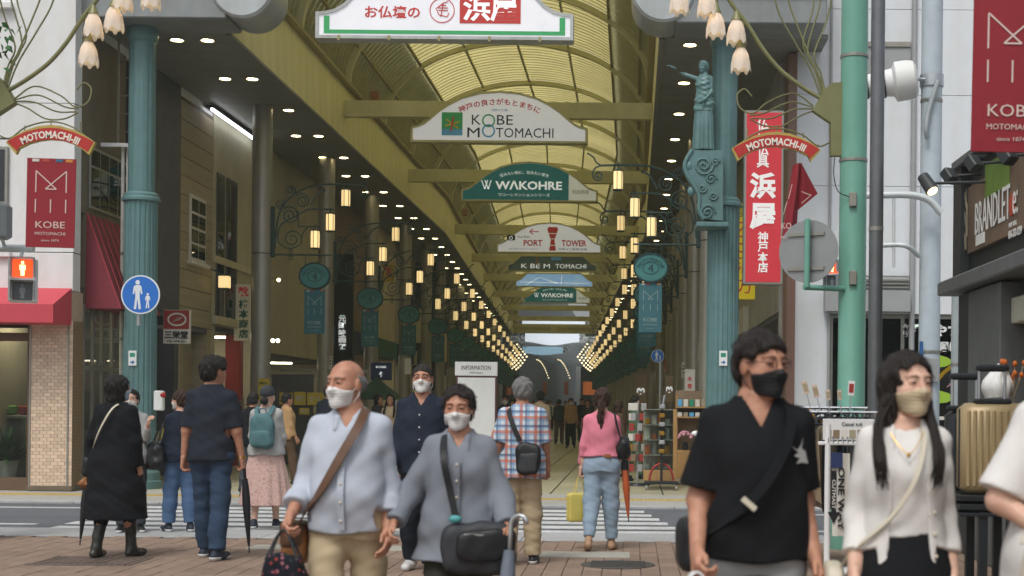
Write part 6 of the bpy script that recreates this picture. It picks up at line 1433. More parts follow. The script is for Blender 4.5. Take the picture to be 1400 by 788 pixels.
 if st:
  hv = Vol((-.14, -.15, -.34 if st in ('long', 'bob', 'tail') else -.16), (.14, .17, .18), max(h * .55, .005)); gr = .014
  def strands(x, y, z): return .0035 * np.sin(np.arctan2(y - .01, x) * 34 + 5 * z / .1) + .003 * np.sin(x * 90 + z * 60 + 3 * np.sin(y * 40)) + .002 * np.sin(y * 130 - z * 80)
  if st in ('short', 'crop', 'thick', 'grey_short'):
   gr = {'short': .018, 'crop': .007, 'thick': .028, 'grey_short': .02}[st]
   hv.ell((0, .014, .037), (.075 + gr, .093 + gr, .085 + gr), .0); hv.ell((0, .045, -.02), (.066 + gr * .6, .06 + gr * .6, .06), .03)
   if st == 'thick': hv.ell((0, -.05, .1), (.06, .05, .03), .03)
   fr = .08 if st != 'thick' else .06
   hv.cut(lambda x, y, z: -(z + .9 * y - (fr - .9 * .088) + .02 * np.cos(x * 40) * 0)); hv.cut(lambda x, y, z: -(z + .075 - .3 * np.maximum(0, -y)) * .8); hv.cut(lambda x, y, z: .07 - np.sqrt((np.abs(x) - .09) ** 2 * 6 + (y + .005) ** 2 * 1.2 + (z + .03) ** 2) - .0 * x)
  elif st == 'fringe_bald':
   hv.ell((0, .014, .02), (.083, .1, .075), .0); hv.cut(lambda x, y, z: z - .035 + .25 * (y - .05)); hv.cut(lambda x, y, z: -(z + .07)); hv.cut(lambda x, y, z: -(y - .012)); hv.cut(lambda x, y, z: -(y - .035 + (z + .01) * .6))
  elif st == 'bob':
   hv.ell((0, .02, .035), (.102, .118, .105), .0); hv.cap((0, .03, .02), (0, .035, -.085), .098, .092, .03, fy=.95);
   hv.cut(lambda x, y, z: np.minimum(np.minimum(.062 - np.abs(x), .06 - z), -y - .035))
  elif st in ('long', 'tail', 'updo'):
   hv.ell((0, .016, .04), (.092, .11, .098), .0); hv.ell((0, .05, -.02), (.08, .065, .07), .03)
   if st == 'long':
    for sg in (-1, 1): hv.cap((sg * .075, .01, .03), (sg * .082, -.0, -.13), .03, .03, .03)
    for sg in (-1, 1):
     for q in range(44):
      r_ = random.random; a0 = np.array(hx([(sg * (.07 + .025 * r_()), .03 - .06 * r_(), -.02 - .06 * r_())])[0]); e = r_() * .05
      m_ = MB().tube(bez([a0, (sg * (.085 + .03 * r_()), -.03 - .05 * r_(), 1.44 + dz), (sg * (.085 + .045 * r_()), -.145 - .02 * r_(), 1.33 + dz), (sg * (.07 + .05 * r_()), -.165 - .012 * r_(), 1.2 + e + dz)], 5), [.006] * 5 + [.0055] * 5 + [.005, .004, .003, .002, .0015, .001][:6], 5); link('hair_lock', mesh('hair_lock', m_.v, m_.f, hm, 180), t)
    hv.cap((0, .06, 0), (0, .08, -.32), .07, .06, .04, fx=1.2, fy=.6)
   if st == 'updo': hv.ell((0, .11, -.02), (.035, .035, .035), .02)
   if st == 'tail': hv.ell((0, .11, .045), (.03, .03, .03), .02); hv.cap((0, .125, .04), (.0, .14, -.08), .034, .036, .03); hv.cap((0, .14, -.08), (.012, .12, -.2), .036, .032, .03); hv.cap((.012, .12, -.2), (.0, .11, -.31), .032, .016, .03)
   hv.cut(lambda x, y, z: np.minimum(np.minimum(.066 - np.abs(x) + .1 * np.maximum(0, z - .02), .094 - z - .5 * np.abs(x)), -y - (.025 if st == 'long' else .0)))
   if st != 'long': hv.cut(lambda x, y, z: np.minimum(np.minimum(-(z + .5 * y - .0), -y + .02), .2) if True else 0)
  elif st == 'cap':
   hv.ell((0, .014, .04), (.09, .108, .098), 0); hv.cut(lambda x, y, z: -(z - .01 + .25 * y)); hv.cap((-.04, -.09, .02), (.04, -.09, .02), .035, .035, .02, fy=1.2) if False else None
  if st != 'cap': hv.disp(strands)
  V, Q = hv.mesh()
  if len(V): link('hair' if st != 'cap' else 'cap', npmesh('hair', hx(V), Q, hm), t)
  if len(V) and h < .0115 and st != 'cap':   # loose strands breaking the outline
   sm = MB(); ids = RNG.randint(0, len(V), 420 if h < .009 else 160)
   for q in ids:
    p = V[q]; o_ = p - np.array((0, .015, .02)); o_ /= np.linalg.norm(o_) + 1e-6; dn = np.array((0, 0, -1.)) + .5 * RNG.randn(3); dn -= o_ * (dn @ o_); dn /= np.linalg.norm(dn) + 1e-6; L_ = RNG.uniform(.012, .035)
    P = hx([p - o_ * .002, p + o_ * .003 + dn * L_ * .5, p + o_ * .002 + dn * L_]); sm.tube(P, [.0016, .0013, .0004], 3)
   o = link('loose_strands', mesh('loose_strands', sm.v, sm.f, hm), t); o['kind'] = 'stuff'
 if mask:
  mv = Vol((-.1, -.14, -.15), (.1, .06, .03), max(h * .4, .004)); mv.ell((0, -.018, -.035), (.066, .079, .082), .0); mv.ell((0, -.064, -.09), (.033, .031, .03), .04); mv.cap((0, -.09, .01), (0, -.11, -.02), .01, .016, .03)
  for sg in (-1, 1): mv.ell((sg * .036, -.05, -.022), (.033, .035, .034), .03)
  mv.cut(lambda x, y, z: z + .001 + .35 * np.abs(x)); mv.cut(lambda x, y, z: -(z + .112 - .25 * np.abs(x))); mv.cut(lambda x, y, z: y + .018 + .0 * z); mv.disp(lambda x, y, z: .0012 * np.sin(z * 420) * (np.abs(x) < .055))
  V, Q = mv.mesh(); mo = link('face_mask', npmesh('face_mask', hx(V), Q, mask), t)
  for sg in (-1, 1):
   for z0_, z1_ in ((-.028, .012), (-.085, -.028)):
    m_ = MB().tube([(sg * .068, -.024, z0_), (sg * .079, -.0, (z0_ + z1_) / 2), (sg * .081, .012, z1_)], .0022, 5); P = hx(m_.v); link('ear_loop', mesh('ear_loop', [tuple(p) for p in P], m_.f, mask, 180), mo)
 if glasses:
  for sg in (-1, 1):
   m_ = MB().tube([(sg * .033 + .022 * math.cos(a), -.104 + .25 * abs(.022 * math.cos(a) + .0), .016 + .016 * math.sin(a)) for a in [i * PI / 8 for i in range(16)]], .0016, 5, closed=True); m_.tube([(sg * .055, -.098, .02), (sg * .08, -.03, .018), (sg * .082, .015, .01)], .0018, 5); P = hx(m_.v); link('glasses', mesh('glasses', [tuple(p) for p in P], m_.f, 'black', 180), t)
 g.front = lambda x, z, o=.012: surf(g, x, z, -1, o); g.back = lambda x, z, o=.012: surf(g, x, z, 1, o)
 g.ease = 0.
 return g
def surf(g, x, z, sg, o):
 T = np.array(g.tab); zz = z + 0.
 a, b, cy = [np.interp(zz, T[:, 0], T[:, i]) for i in (1, 2, 4)]; a += g.ease; b += g.ease; u = max(0., 1 - (x / a) ** 2)
 return (x, cy + sg * (b * math.sqrt(u) + o), z)
def garm(g, name, mat, V, Q, parent=None):
 return link(name, npmesh(name, V, Q, mat), parent or g.t)
def top(g, mat, hem=.86, sleeve=1., ease=.012, loose=.0, neck='crew', amp=.005, name='shirt', flare=0., cuff=.0, seed=1, fz=16, open_front=False, sl_r=(.056, .05, .04), collar=False, hh=None, roll=False, yo=0.):
 """upper garment; sleeve: 0 none, .45 short, .8 three quarter, 1 long; hem in figure height"""
 J, dz = g.J, g.dz; hemz = hem + dz; g.ease = ease + loose
 pts = np.array([J[k] for k in ('shR', 'shL', 'elR', 'elL', 'wrR', 'wrL')] + [(0, 0, hemz), (.2, .14, 1.5 + dz), (-.2, -.16, 1.0)]); lo = pts.min(0) - .12; hi = pts.max(0) + .12; lo[2] = min(hemz, pts[:, 2].min()) - .07; hi[2] = 1.56 + dz
 v = Vol(lo, hi, hh or max(g.h, .009))
 T = [(z, a + ease + loose * min(1, max(0, (1.36 + dz - z) / .3)), b + ease + loose * min(1, max(0, (1.36 + dz - z) / .3)), cx, cy + yo) for z, a, b, cx, cy in g.tab]
 zb, ab, bb, cxb, cyb = T[0]
 if hemz < zb: T.insert(0, (hemz - .02, ab + flare + .01, bb + flare + .01, cxb, cyb))
 v.loft(T, .02, pw=2.3)
 f = 1. if g.sex == 'm' else .92
 for k in 'RL':
  if sleeve <= 0: continue
  S0, E, W = J['sh' + k], J['el' + k], J['wr' + k]; r = [q * f for q in sl_r]
  v.cap((S0[0] * .35, S0[1] + .01, S0[2] + .045), S0, .04 * f, r[0] * .95, .04)
  if sleeve <= .55: e = S0 + (E - S0) * (sleeve / .55); v.cap(S0, e, r[0], r[1] * 1.1, .03)
  else:
   v.cap(S0, E, r[0], r[1], .03); e = E + (W - E) * ((sleeve - .55) / .45); v.cap(E, e, r[1] * 1.0, r[2], .02)
   if cuff or roll: d = (e - E) / (np.linalg.norm(e - E) + 1e-6); v.cap(e - d * .055, e - d * .01, r[2] + (.014 if roll else .006), r[2] + (.014 if roll else .006), .004)
 v.disp(folds(seed, amp, fz=fz)); v.disp(folds(seed + 5, amp * .55, fx=22, fy=22, fz=fz * 2.3, warp=2.2))
 def hemcut(x, y, z): return (hemz + .008 * np.sin(x * 25) * (flare > 0) - z) - .2 * (np.abs(x) > .24)
 cutters = [(J['sh' + k], J['el' + k], J['wr' + k]) for k in 'RL']
 arms_below = min(J['wrR'][2], J['wrL'][2], J['elR'][2], J['elL'][2]) < hemz + .1
 wx = max(a for _, a, *_ in T) + flare + .02
 v.cut(lambda x, y, z: np.minimum(hemz + .006 * np.sin(x * 22 + y * 9) - z, np.maximum(wx - np.abs(x), -.5) if arms_below else 9.))
 # cut sleeves flat at their ends
 for k in 'RL':
  S0, E, W = cutters[0 if k == 'R' else 1]
  if sleeve <= 0: continue
  if sleeve <= .55: e = S0 + (E - S0) * (sleeve / .55); d = (E - S0);
  else: e = E + (W - E) * ((sleeve - .55) / .45); d = W - E
  d = d / np.linalg.norm(d); sg = -1 if k == 'R' else 1
  sl, x, y, z = v.win(e - .14, e + .14); q = (x - e[0]) * d[0] + (y - e[1]) * d[1] + (z - e[2]) * d[2]; rr = np.sqrt((x - e[0]) ** 2 + (y - e[1]) ** 2 + (z - e[2]) ** 2)
  m = rr < .11
  A = v.D[sl]; tors = (np.abs(x) < np.abs(e[0]) - .075) ; v.D[sl] = np.where(m & ~tors, np.maximum(A, q - .0), A)
 if neck == 'v': v.cut(lambda x, y, z: np.minimum((z - (1.36 + dz) - np.abs(x) * 1.9), -y + .0) * .5) ; v.cap((0, .015, 1.43 + dz), (0, .01, 1.6 + dz), .07, .07, 0, op='-')
 elif neck == 'open': v.cut(lambda x, y, z: np.minimum(z - (1.37 + dz) - np.abs(x) * 1.7, -y) * .5); v.cap((0, .015, 1.45 + dz), (0, .01, 1.6 + dz), .064, .064, 0, op='-')
 else: v.cap((0, .0, 1.455 + dz), (0, -.02, 1.6 + dz), .066, .066, 0, op='-')
 if collar:
  for sg in (-1, 1):
   v.cap((sg * .062, .03, 1.462 + dz), (sg * .02, .07, 1.468 + dz), .016, .016, .004); v.cap((sg * .066, .02, 1.46 + dz), (sg * .045, -.06, 1.42 + dz), .016, .016, .006); v.cap((sg * .045, -.06, 1.42 + dz), (sg * .052, -.098, 1.365 + dz), .016, .008, .006)
  v.cap((-.03, .075, 1.465 + dz), (.03, .075, 1.465 + dz), .016, .016, .004)
 if open_front: v.cut(lambda x, y, z: np.minimum(np.minimum(open_front * (.5 + .6 * (1.4 + dz - z)) - np.abs(x - .01), -y - .02), .3))
 V, Q = v.mesh(); return garm(g, name, mat, V, Q)
def placket(g, mat, z0, z1, n=5, bm='bag_cream', x=0., o=.012):
 lk(g.t, 'placket', ribbon([g.front(x, z + g.dz, o) for z in np.linspace(z0, z1, 14)], .032, .004, g), mat)
 for k in range(n): lk(g.t, 'button', MB().ell(g.front(x, z0 + (z1 - z0) * (k + .5) / n + g.dz, o + .007), (.007, .003, .007), 8, 6), bm)
def bottoms(g, mat, length=1., r=(.095, .073, .062), amp=.004, name='trousers', seed=2, waist=.99, fz=22):
 J, dz = g.J, g.dz; pts = np.array([J[a + k] for a in ('hip', 'knee', 'ank') for k in 'RL']); lo = pts.min(0) - .14; hi = pts.max(0) + .14; hi[2] = waist + dz + .03; lo[2] = .0; v = Vol(lo, hi, max(g.h, .009))
 T = [(z, a + .004, b + .004, cx, cy) for z, a, b, cx, cy in g.tab]; Z = np.array([q[0] for q in T]); f = lambda i, z: np.interp(z, Z, [q[i] for q in T])
 v.loft([(z, f(1, z) + (.004 if z > .9 + dz else 0), f(2, z), 0, f(4, z)) for z in np.linspace(.84 + dz, waist + dz, 6)], .03)
 for k in 'RL':
  H_, K_, A_k = J['hip' + k], J['knee' + k], J['ank' + k]; e = K_ + (A_k - K_) * ((length - .5) / .5 if length > .5 else 0)
  v.cap(H_ + np.array((0, .012, -.02)), K_, r[0], r[1], .05)
  if length > .5: v.cap(K_, e, r[1], r[2], .03); v.cap(K_ + np.array((0, .015, -.05)), K_ * .5 + e * .5 + np.array((0, .012, 0)), r[1] * .9, (r[1] + r[2]) / 2, .03)
 v.disp(folds(seed, amp, fz=fz, fx=7)); v.disp(folds(seed + 9, amp * .6, fx=18, fy=18, fz=55))
 for k in 'RL':
  K_, A_k = J['knee' + k], J['ank' + k]; e = K_ + (A_k - K_) * ((length - .5) / .5 if length > .5 else 0); d = (A_k - K_) / np.linalg.norm(A_k - K_); sl, x, y, z = v.win(e - .13, e + .13); q = (x - e[0]) * d[0] + (y - e[1]) * d[1] + (z - e[2]) * d[2]; v.D[sl] = np.where(np.sqrt((x - e[0]) ** 2 + (y - e[1]) ** 2 + (z - e[2]) ** 2) < .12, np.maximum(v.D[sl], q), v.D[sl])
 V, Q = v.mesh(); return garm(g, name, mat, V, Q)
def skirt(g, mat, hem=.3, w=(.2, .26), waist=1.02, waves=9, amp=.05, name='skirt', dep=.8, cy=0.):
 dz = g.dz; v = Vol((-w[1] * 1.3 - .05, -w[1] * 1.3 - .05, hem - .05), (w[1] * 1.3 + .05, w[1] * 1.3 + .05, waist + dz + .05), max(g.h, .01)); Z = [q[0] for q in g.tab]; fa = np.interp(waist + dz, Z, [q[1] for q in g.tab]); fb = np.interp(waist + dz, Z, [q[2] for q in g.tab]); n = (waist + dz - hem)
 v.loft([(hem, w[1], w[1] * dep, 0, cy), (hem + n * .5, (w[0] + w[1]) / 2, (w[0] + w[1]) / 2 * dep, 0, cy * .5), (hem + n * .8, w[0], w[0] * .75, 0, .01), (waist + dz, fa + .012, fb + .012, 0, .008)], 0, wave=lambda th, z: amp * np.clip((waist + dz - z) / n, 0, 1) * np.sin(th * waves + 1.5 * np.sin(th * 2 + 1)))
 V, Q = v.mesh(); return garm(g, name, mat, V, Q)
def shoes(g, mat, sole=None, boot=0., heel=0., name='shoe', bare=False):
 J = g.J
 for k, sg in (('R', -1), ('L', 1)):
  A_k, K_ = J['ank' + k], J['knee' + k]; lift = max(0., A_k[2] - .085); toe = A_k + np.array((sg * .03, -.165, -.06 - min(lift, .1) * .9)); toe[2] = max(toe[2], .03) if lift < .1 else toe[2]; hl = A_k + np.array((0, .05, -.05 + .0 * lift))
  v = Vol(np.minimum(toe, A_k) - .1, np.maximum(toe, A_k) + np.array((.1, .12, .1 + boot)), max(g.h * .7, .006)); m_ = hl * .5 + toe * .5; v.cap(hl, m_, .037, .038, .02); v.cap(m_, toe + np.array((0, .025, .004)), .04, .033, .02, fx=1.08)
  v.cap(A_k + np.array((0, .01, 0)), hl * .6 + toe * .4, .04, .034, .03)
  if boot: d = K_ - A_k; v.cap(A_k + np.array((0, .012, .0)), A_k + d * (boot / .405), .046, .066, .03); v.disp(folds(3, .004, fz=40))
  base = min(hl[2], toe[2]) - .03 - .0
  if lift < .04: v.cut(lambda x, y, z: .004 - z)
  V, Q = v.mesh(); o = garm(g, name, mat, V, Q)
  if sole:
   v = Vol(np.minimum(toe, A_k) - .1, np.maximum(toe, A_k) + np.array((.1, .12, .02)), max(g.h * .7, .006)); v.cap(hl, toe + np.array((0, .022, 0)), .041, .037, 0); v.cut(lambda x, y, z: .002 - z); v.cut(lambda x, y, z: z - (.032 + lift + (0. - (z * 0)) + np.clip((y - toe[1]) / (hl[1] - toe[1]), 0, 1) * 0) if lift < .04 else z - (hl[2] - .02) - (toe[2] - hl[2]) * np.clip((hl[1] - y) / (hl[1] - toe[1]), 0, 1))
   V, Q = v.mesh()
   if len(V): garm(g, 'sole', sole, V, Q, o)
# ---- things carried
def carried(g, name, label, cat, group=None):
 t = thing(name, label, cat, tuple(g.t.location), group); t.rotation_euler = g.t.rotation_euler; t.scale = g.t.scale; return t
def lk(t, name, mb, mat, smooth=60): return link(name, mesh(name, mb.v, mb.f, mat, smooth), t)
def strap(g, t, pts, mat, w=.02, thick=.25, name='strap'):
 m_ = MB().tube(bez(pts, 6), w, 8, flat=thick); return lk(t, name, ribbon(bez(pts, 6), w * 2, .006, g), mat)
def ribbon(P, w, th, g):
 """flat band lying on the body: width across the path, facing outward from the body's axis"""
 m_ = MB(); vs = []; n = len(P)
 for i in range(n):
  p = Vector(P[i]); T = (Vector(P[min(i + 1, n - 1)]) - Vector(P[max(i - 1, 0)])).normalized(); N = Vector((p.x, p.y * 1.3, .15)).normalized(); N = (N - T * N.dot(T)).normalized(); B = T.cross(N)
  vs += [p - B * w / 2 - N * th * .2, p + B * w / 2 - N * th * .2, p + B * w / 2 + N * th, p - B * w / 2 + N * th]
 fs = [(4 * i + j, 4 * i + (j + 1) % 4, 4 * i + 4 + (j + 1) % 4, 4 * i + 4 + j) for i in range(n - 1) for j in range(4)] + [(3, 2, 1, 0), (4 * n - 4, 4 * n - 3, 4 * n - 2, 4 * n - 1)]
 return m_.add(vs, fs)
def bagvol(c, r, h=.008, pw=3., amp=.004, seed=4, taper=1., rot=0.):
 v = Vol(np.array(c) - np.array(r) * 1.45 - .03, np.array(c) + np.array(r) * 1.45 + .03, h); sl, x, y, z = v.win(v.lo - 1, v.lo + 9); X, Y_, Z = x - c[0], y - c[1], z - c[2]
 cr, sr = math.cos(rot), math.sin(rot); X, Y_ = X * cr + Y_ * sr, -X * sr + Y_ * cr
 f = 1 + (taper - 1) * (Z / r[2] * .5 + .5); q = (np.abs(X / r[0] / f) ** pw + np.abs(Y_ / r[1]) ** pw + np.abs(Z / r[2]) ** pw) ** (1 / pw); v.D = ((q - 1) * min(r)).astype(np.float32); v.disp(folds(seed, amp, fx=25, fy=25, fz=22)); return v.mesh()
def umbrella(g, label, top_, dirn, L=.78, mat='umb_black', handle='hook', r=.028, hookdir=(0, -1, 0), frill=False, hm='case_black'):
 t = carried(g, 'umbrella', label, 'umbrella'); a = Vector(top_); d = Vector(dirn).normalized(); tip = a + d * L
 m_ = MB(); n = 14; P = [a + d * L * (.12 + .8 * i / n) for i in range(n + 1)]; R_ = [r * (.55 + .55 * math.sin(min(1, i / n * 2.2) * PI / 2) - .95 * (i / n) ** 1.6) + .004 for i in range(n + 1)]; m_.tube(P, R_, 12); lk(t, 'canopy', m_, mat, 60)
 lk(t, 'shaft', MB().tube([a, tip], .005, 8), 'steel'); lk(t, 'tip', MB().tube([tip - d * .05, tip], .006, 8), 'case_black')
 hd = Vector(hookdir)
 if handle == 'hook': pts = [a + d * .12, a, a - d * .05] + [a - d * .05 - d * .045 * math.sin(q) + hd * .045 * (1 - math.cos(q)) for q in (.5, 1., 1.57, 2.1, 2.7, 3.2)]; lk(t, 'handle', MB().tube(pts, .011, 10), hm, 180)
 else: lk(t, 'handle', MB().tube([a + d * .12, a - d * .04], .013, 10), hm, 180)
 lk(t, 'tie_band', MB().lathe([(r * 1.02, -.012), (r * 1.02, .012)], 14).xf(Matrix.Translation(a + d * L * .42) @ d.to_track_quat('Z', 'Y').to_matrix().to_4x4()), mat)
 return t
def cloth_m(name, col, var=.06, rough=.85, bump=.12, bscale=220, scale=9, **k): return M(name, col, rough, var=var, scale=scale, bump=bump, bscale=bscale, spec=.2, wrink=True, **k)
for n_, c_ in (('f_black', '#17191c'), ('f_coat', '#14161a'), ('f_navy', '#222a38'), ('f_navydark', '#262b35'), ('f_chino', '#b7a688'), ('f_chino_d', '#a4947a'), ('f_greyshirt', '#7d838c'), ('f_paleshirt', '#b4bcc8'), ('f_olive', '#38382f'), ('f_denim', '#4f6a8c'), ('f_denimdark', '#33445a'), ('f_denimpale', '#8fa3b5'), ('f_pink', '#d98294'), ('f_white', '#dcdad6'), ('f_cream', '#d6d1c6'), ('f_greywhite', '#a9aaa8'), ('f_greypants', '#8b8f90'), ('f_tan', '#b39168'), ('f_green', '#5d7a62'), ('f_brown', '#5d4a3a'), ('f_beige', '#c2ae92'), ('f_darkgrey', '#3c4044'), ('f_lightblue', '#a9bcc8')): cloth_m(n_, c_)
for n_, c_, c2_ in (('f_denim', 0, 0),): pass
M('leather_brown', '#5f4330', .5, var=.15, scale=12); M('leather_tan', '#8a5a30', .5, var=.2, scale=10); M('bag_black', '#1b1d20', .5, var=.15, bump=.1); M('bag_grey', '#33363a', .6, var=.1); M('bag_cream', '#cfc8b4', .45, var=.05); M('pack_teal', '#4f7478', .75, var=.08, bump=.1, bscale=120)
M('umb_black', '#1c1e24', .5, var=.15, bump=.2, bscale=30); M('umb_grey', '#6a7480', .5, var=.15, bump=.3, bscale=30); M('umb_orange', '#b0552c', .5, var=.15, bump=.2, bscale=30); M('boot', '#2c2d28', .35, var=.2, scale=12, bump=.15, bscale=20); M('shoe_black', '#1a1c20', .5, var=.2); M('shoe_white', '#d8d9d8', .5, var=.08); M('shoe_navy', '#232c3a', .6, var=.1); M('shoe_beige', '#a9866a', .45, var=.1); M('gold', '#b8923f', .3, metal=.8, var=0); M('paper_yellow', '#d3c468', .65, var=.04); M('plastic_bag', '#d6dada', .3, var=.05, bump=.4, bscale=12, alpha=None); M('wood_handle', '#7a4526', .35, var=.15)
def pattern(name, build):
 m = bpy.data.materials.new(name); m.use_nodes = True; t = m.node_tree; b = t.nodes['Principled BSDF']; b.inputs['Roughness'].default_value = .85; b.inputs['Specular IOR Level'].default_value = .2
 tc = t.nodes.new('ShaderNodeTexCoord'); t.links.new(build(t, tc.outputs['Object']), b.inputs['Base Color']); MATS[name] = m
def plaid(t, co):
 n, L = t.nodes, t.links; sp = n.new('ShaderNodeSeparateXYZ'); L.new(co, sp.inputs[0])
 def stripe(sock, freq, ph, th):
  a = n.new('ShaderNodeMath'); a.operation = 'MULTIPLY_ADD'; a.inputs[1].default_value = freq; a.inputs[2].default_value = ph; L.new(sock, a.inputs[0]); s_ = n.new('ShaderNodeMath'); s_.operation = 'SINE'; L.new(a.outputs[0], s_.inputs[0]); g_ = n.new('ShaderNodeMath'); g_.operation = 'GREATER_THAN'; g_.inputs[1].default_value = th; L.new(s_.outputs[0], g_.inputs[0]); return g_.outputs[0]
 def mixc(fac, strength, c1, col):
  mu = n.new('ShaderNodeMath'); mu.operation = 'MULTIPLY'; mu.inputs[1].default_value = strength; L.new(fac, mu.inputs[0]); mx = n.new('ShaderNodeMix'); mx.data_type = 'RGBA'; L.new(mu.outputs[0], mx.inputs[0]); mx.inputs[7].default_value = (*lin(col), 1)
  if isinstance(c1, str): mx.inputs[6].default_value = (*lin(c1), 1)
  else: L.new(c1, mx.inputs[6])
  return mx.outputs[2]
 c = mixc(stripe(sp.outputs[0], 95, .3, .1), .55, '#c9d4dc', '#5f8db8'); c = mixc(stripe(sp.outputs[2], 95, .6, .1), .5, c, '#5f8db8'); c = mixc(stripe(sp.outputs[0], 47.5, 1.2, .82), .7, c, '#c46a3c'); c = mixc(stripe(sp.outputs[2], 47.5, .2, .82), .7, c, '#c46a3c'); c = mixc(stripe(sp.outputs[0], 47.5, 3.2, .9), .6, c, '#34496e'); c = mixc(stripe(sp.outputs[2], 47.5, 3.9, .9), .6, c, '#34496e'); return c
pattern('f_plaid', plaid)
def blotch(c0, cols, scale=28.):
 def fn(t, co):
  n, L = t.nodes, t.links; v = n.new('ShaderNodeTexVoronoi'); v.inputs['Scale'].default_value = scale; L.new(co, v.inputs['Vector']); sp = n.new('ShaderNodeSeparateColor'); L.new(v.outputs['Color'], sp.inputs[0]); r = n.new('ShaderNodeValToRGB'); r.color_ramp.interpolation = 'CONSTANT'; r.color_ramp.elements[0].color = (*lin(c0), 1); r.color_ramp.elements[0].position = 0; r.color_ramp.elements[1].position = .4; r.color_ramp.elements[1].color = (*lin(cols[0]), 1)
  for i, c in enumerate(cols[1:]): e = r.color_ramp.elements.new(.4 + .6 * (i + 1) / len(cols)); e.color = (*lin(c), 1)
  L.new(sp.outputs[0], r.inputs[0]); g_ = n.new('ShaderNodeMath'); g_.operation = 'GREATER_THAN'; g_.inputs[1].default_value = .42; L.new(v.outputs['Distance'], g_.inputs[0]); mx = n.new('ShaderNodeMix'); mx.data_type = 'RGBA'; L.new(g_.outputs[0], mx.inputs[0]); L.new(r.outputs[0], mx.inputs[6]); mx.inputs[7].default_value = (*lin(c0), 1); return mx.outputs[2]
 return fn
pattern('f_floralskirt', blotch('#c9a9a0', ['#b98d86', '#d8c0b6', '#a87a74'], 60)); pattern('f_floralbag', blotch('#1d2028', ['#8a3a38', '#2f4a34', '#94606c', '#3a2c3c'], 44))
# ---------------------------------------------------------------- bald man in pale shirt
g = figure('bald man in mask and pale shirt with brown cross body strap, walking forward', 477, 6.75, 1.63, .0, dict(R=(.0, .24, .85), L=(-.15, .14, .6)), dict(R=(.32, .03, .1), L=(-.2, .03, .25)), (-.55, .06), 'm', 'skin_b', ('fringe_bald', 'hair_grey'), 'mask_white', .0075, belly=.03, width=.97, hands=(.9, .4))
top(g, 'f_paleshirt', .86, .86, .016, .022, 'open', .0055, flare=.012, collar=True, roll=True, sl_r=(.06, .058, .05), seed=11); placket(g, 'f_paleshirt', 1.33, .88); bottoms(g, 'f_chino', 1., (.1, .085, .075), .006, seed=12); shoes(g, 'shoe_black', 'shoe_white')
t = carried(g, 'shoulder_bag', 'brown leather bag at the hip of the bald man', 'bag'); F_ = g.front; dz = g.dz
strap(g, t, [g.back(.1, 1.3 + dz, .03), (.085, .03, 1.46 + dz), F_(.07, 1.38 + dz, .03), F_(.0, 1.24 + dz, .03), F_(-.09, 1.08 + dz, .025), (-.2, -.07, .95 + dz), (-.245, -.02, .86 + dz)], 'leather_brown', .022)
V, Q = bagvol((-.255, .0, .8 + dz), (.06, .1, .11), .008, 4); link('pouch', npmesh('pouch', V, Q, 'leather_tan'), t); V, Q = bagvol((-.262, -.01, .845 + dz), (.062, .105, .07), .008, 4); link('flap', npmesh('flap', V, Q, 'leather_brown'), t)
def tote(g, label, hk, mat, hmat, w, h_, name='hand_bag', hl=.16, dx=0., taper=1.12, depth=.06, pw=4., rot=0., amp=.004):
 t = carried(g, name, label, 'bag'); c = Vector(g.__dict__['hand' + hk]) + Vector((dx, 0, 0)); s_ = g.s; zt = c.z - hl / s_ + .02
 V, Q = bagvol((c.x, c.y, zt - h_ / 2 / s_), (w / 2 / s_, depth / s_, h_ / 2 / s_), .009, pw, amp, taper=1 / taper, rot=rot); link('body', npmesh('body', V, Q, mat), t)
 cr, sr = math.cos(rot), math.sin(rot)
 for sg in (-1, 1):
  ox_, oy_ = w * .25 / s_, sg * depth * .8 / s_
  P = [(c.x + q * ox_ * cr - oy_ * sr, c.y + q * ox_ * sr + oy_ * cr, zt - .02) for q in (-1, 1)]
  lk(t, 'handle', MB().tube(bez([P[0], (c.x - .02, c.y + oy_ * .3, c.z - .01), (c.x + .02, c.y + oy_ * .3, c.z - .01), P[1]], 5), .006, 6), hmat)
 return t
tote(g, 'dark floral print tote bag in the hand of the bald man', 'R', 'f_floralbag', 'f_darkgrey', .3, .36, hl=.13, taper=1.7, depth=.05, pw=5)
# ---------------------------------------------------------------- old woman in grey shirt
g = figure('elderly woman in mask and loose grey shirt, walking forward', 628, 6.85, 1.5, .05, dict(R=(.05, .5, .75), L=(.05, .34, .8)), dict(R=(.25, .03, .1), L=(-.15, .03, .2)), (-.12, .12), 'f', 'skin_b', ('updo', 'hair_dark'), 'mask_white', .0075, hands=(.7, 1.1), width=1.0)
top(g, 'f_greyshirt', .76, .98, .018, .035, 'open', .007, flare=.05, collar=True, cuff=1, sl_r=(.066, .075, .058), seed=21, fz=12); placket(g, 'f_greyshirt', 1.33, .8, 6); bottoms(g, 'f_olive', 1., (.105, .085, .075), .006, seed=22); shoes(g, 'shoe_black')
t = carried(g, 'shoulder_bag', 'dark grey bag hung across the elderly woman', 'bag'); F_ = g.front; dz = g.dz; g.ease = .07
strap(g, t, [(-.03, .05, 1.47 + dz), (-.075, -.03, 1.44 + dz), F_(-.07, 1.32 + dz, .02), F_(-.035, 1.15 + dz, .02), F_(.0, 1.0 + dz, .03)], 'bag_black', .018)
V, Q = bagvol((.12, -.2, .84 + dz), (.2, .07, .14), .009, 4, rot=.15); link('pouch', npmesh('pouch', V, Q, 'bag_grey'), t); V, Q = bagvol((.14, -.255, .86 + dz), (.13, .04, .085), .009, 5, rot=.15); link('front_pocket', npmesh('front_pocket', V, Q, 'bag_black'), t)
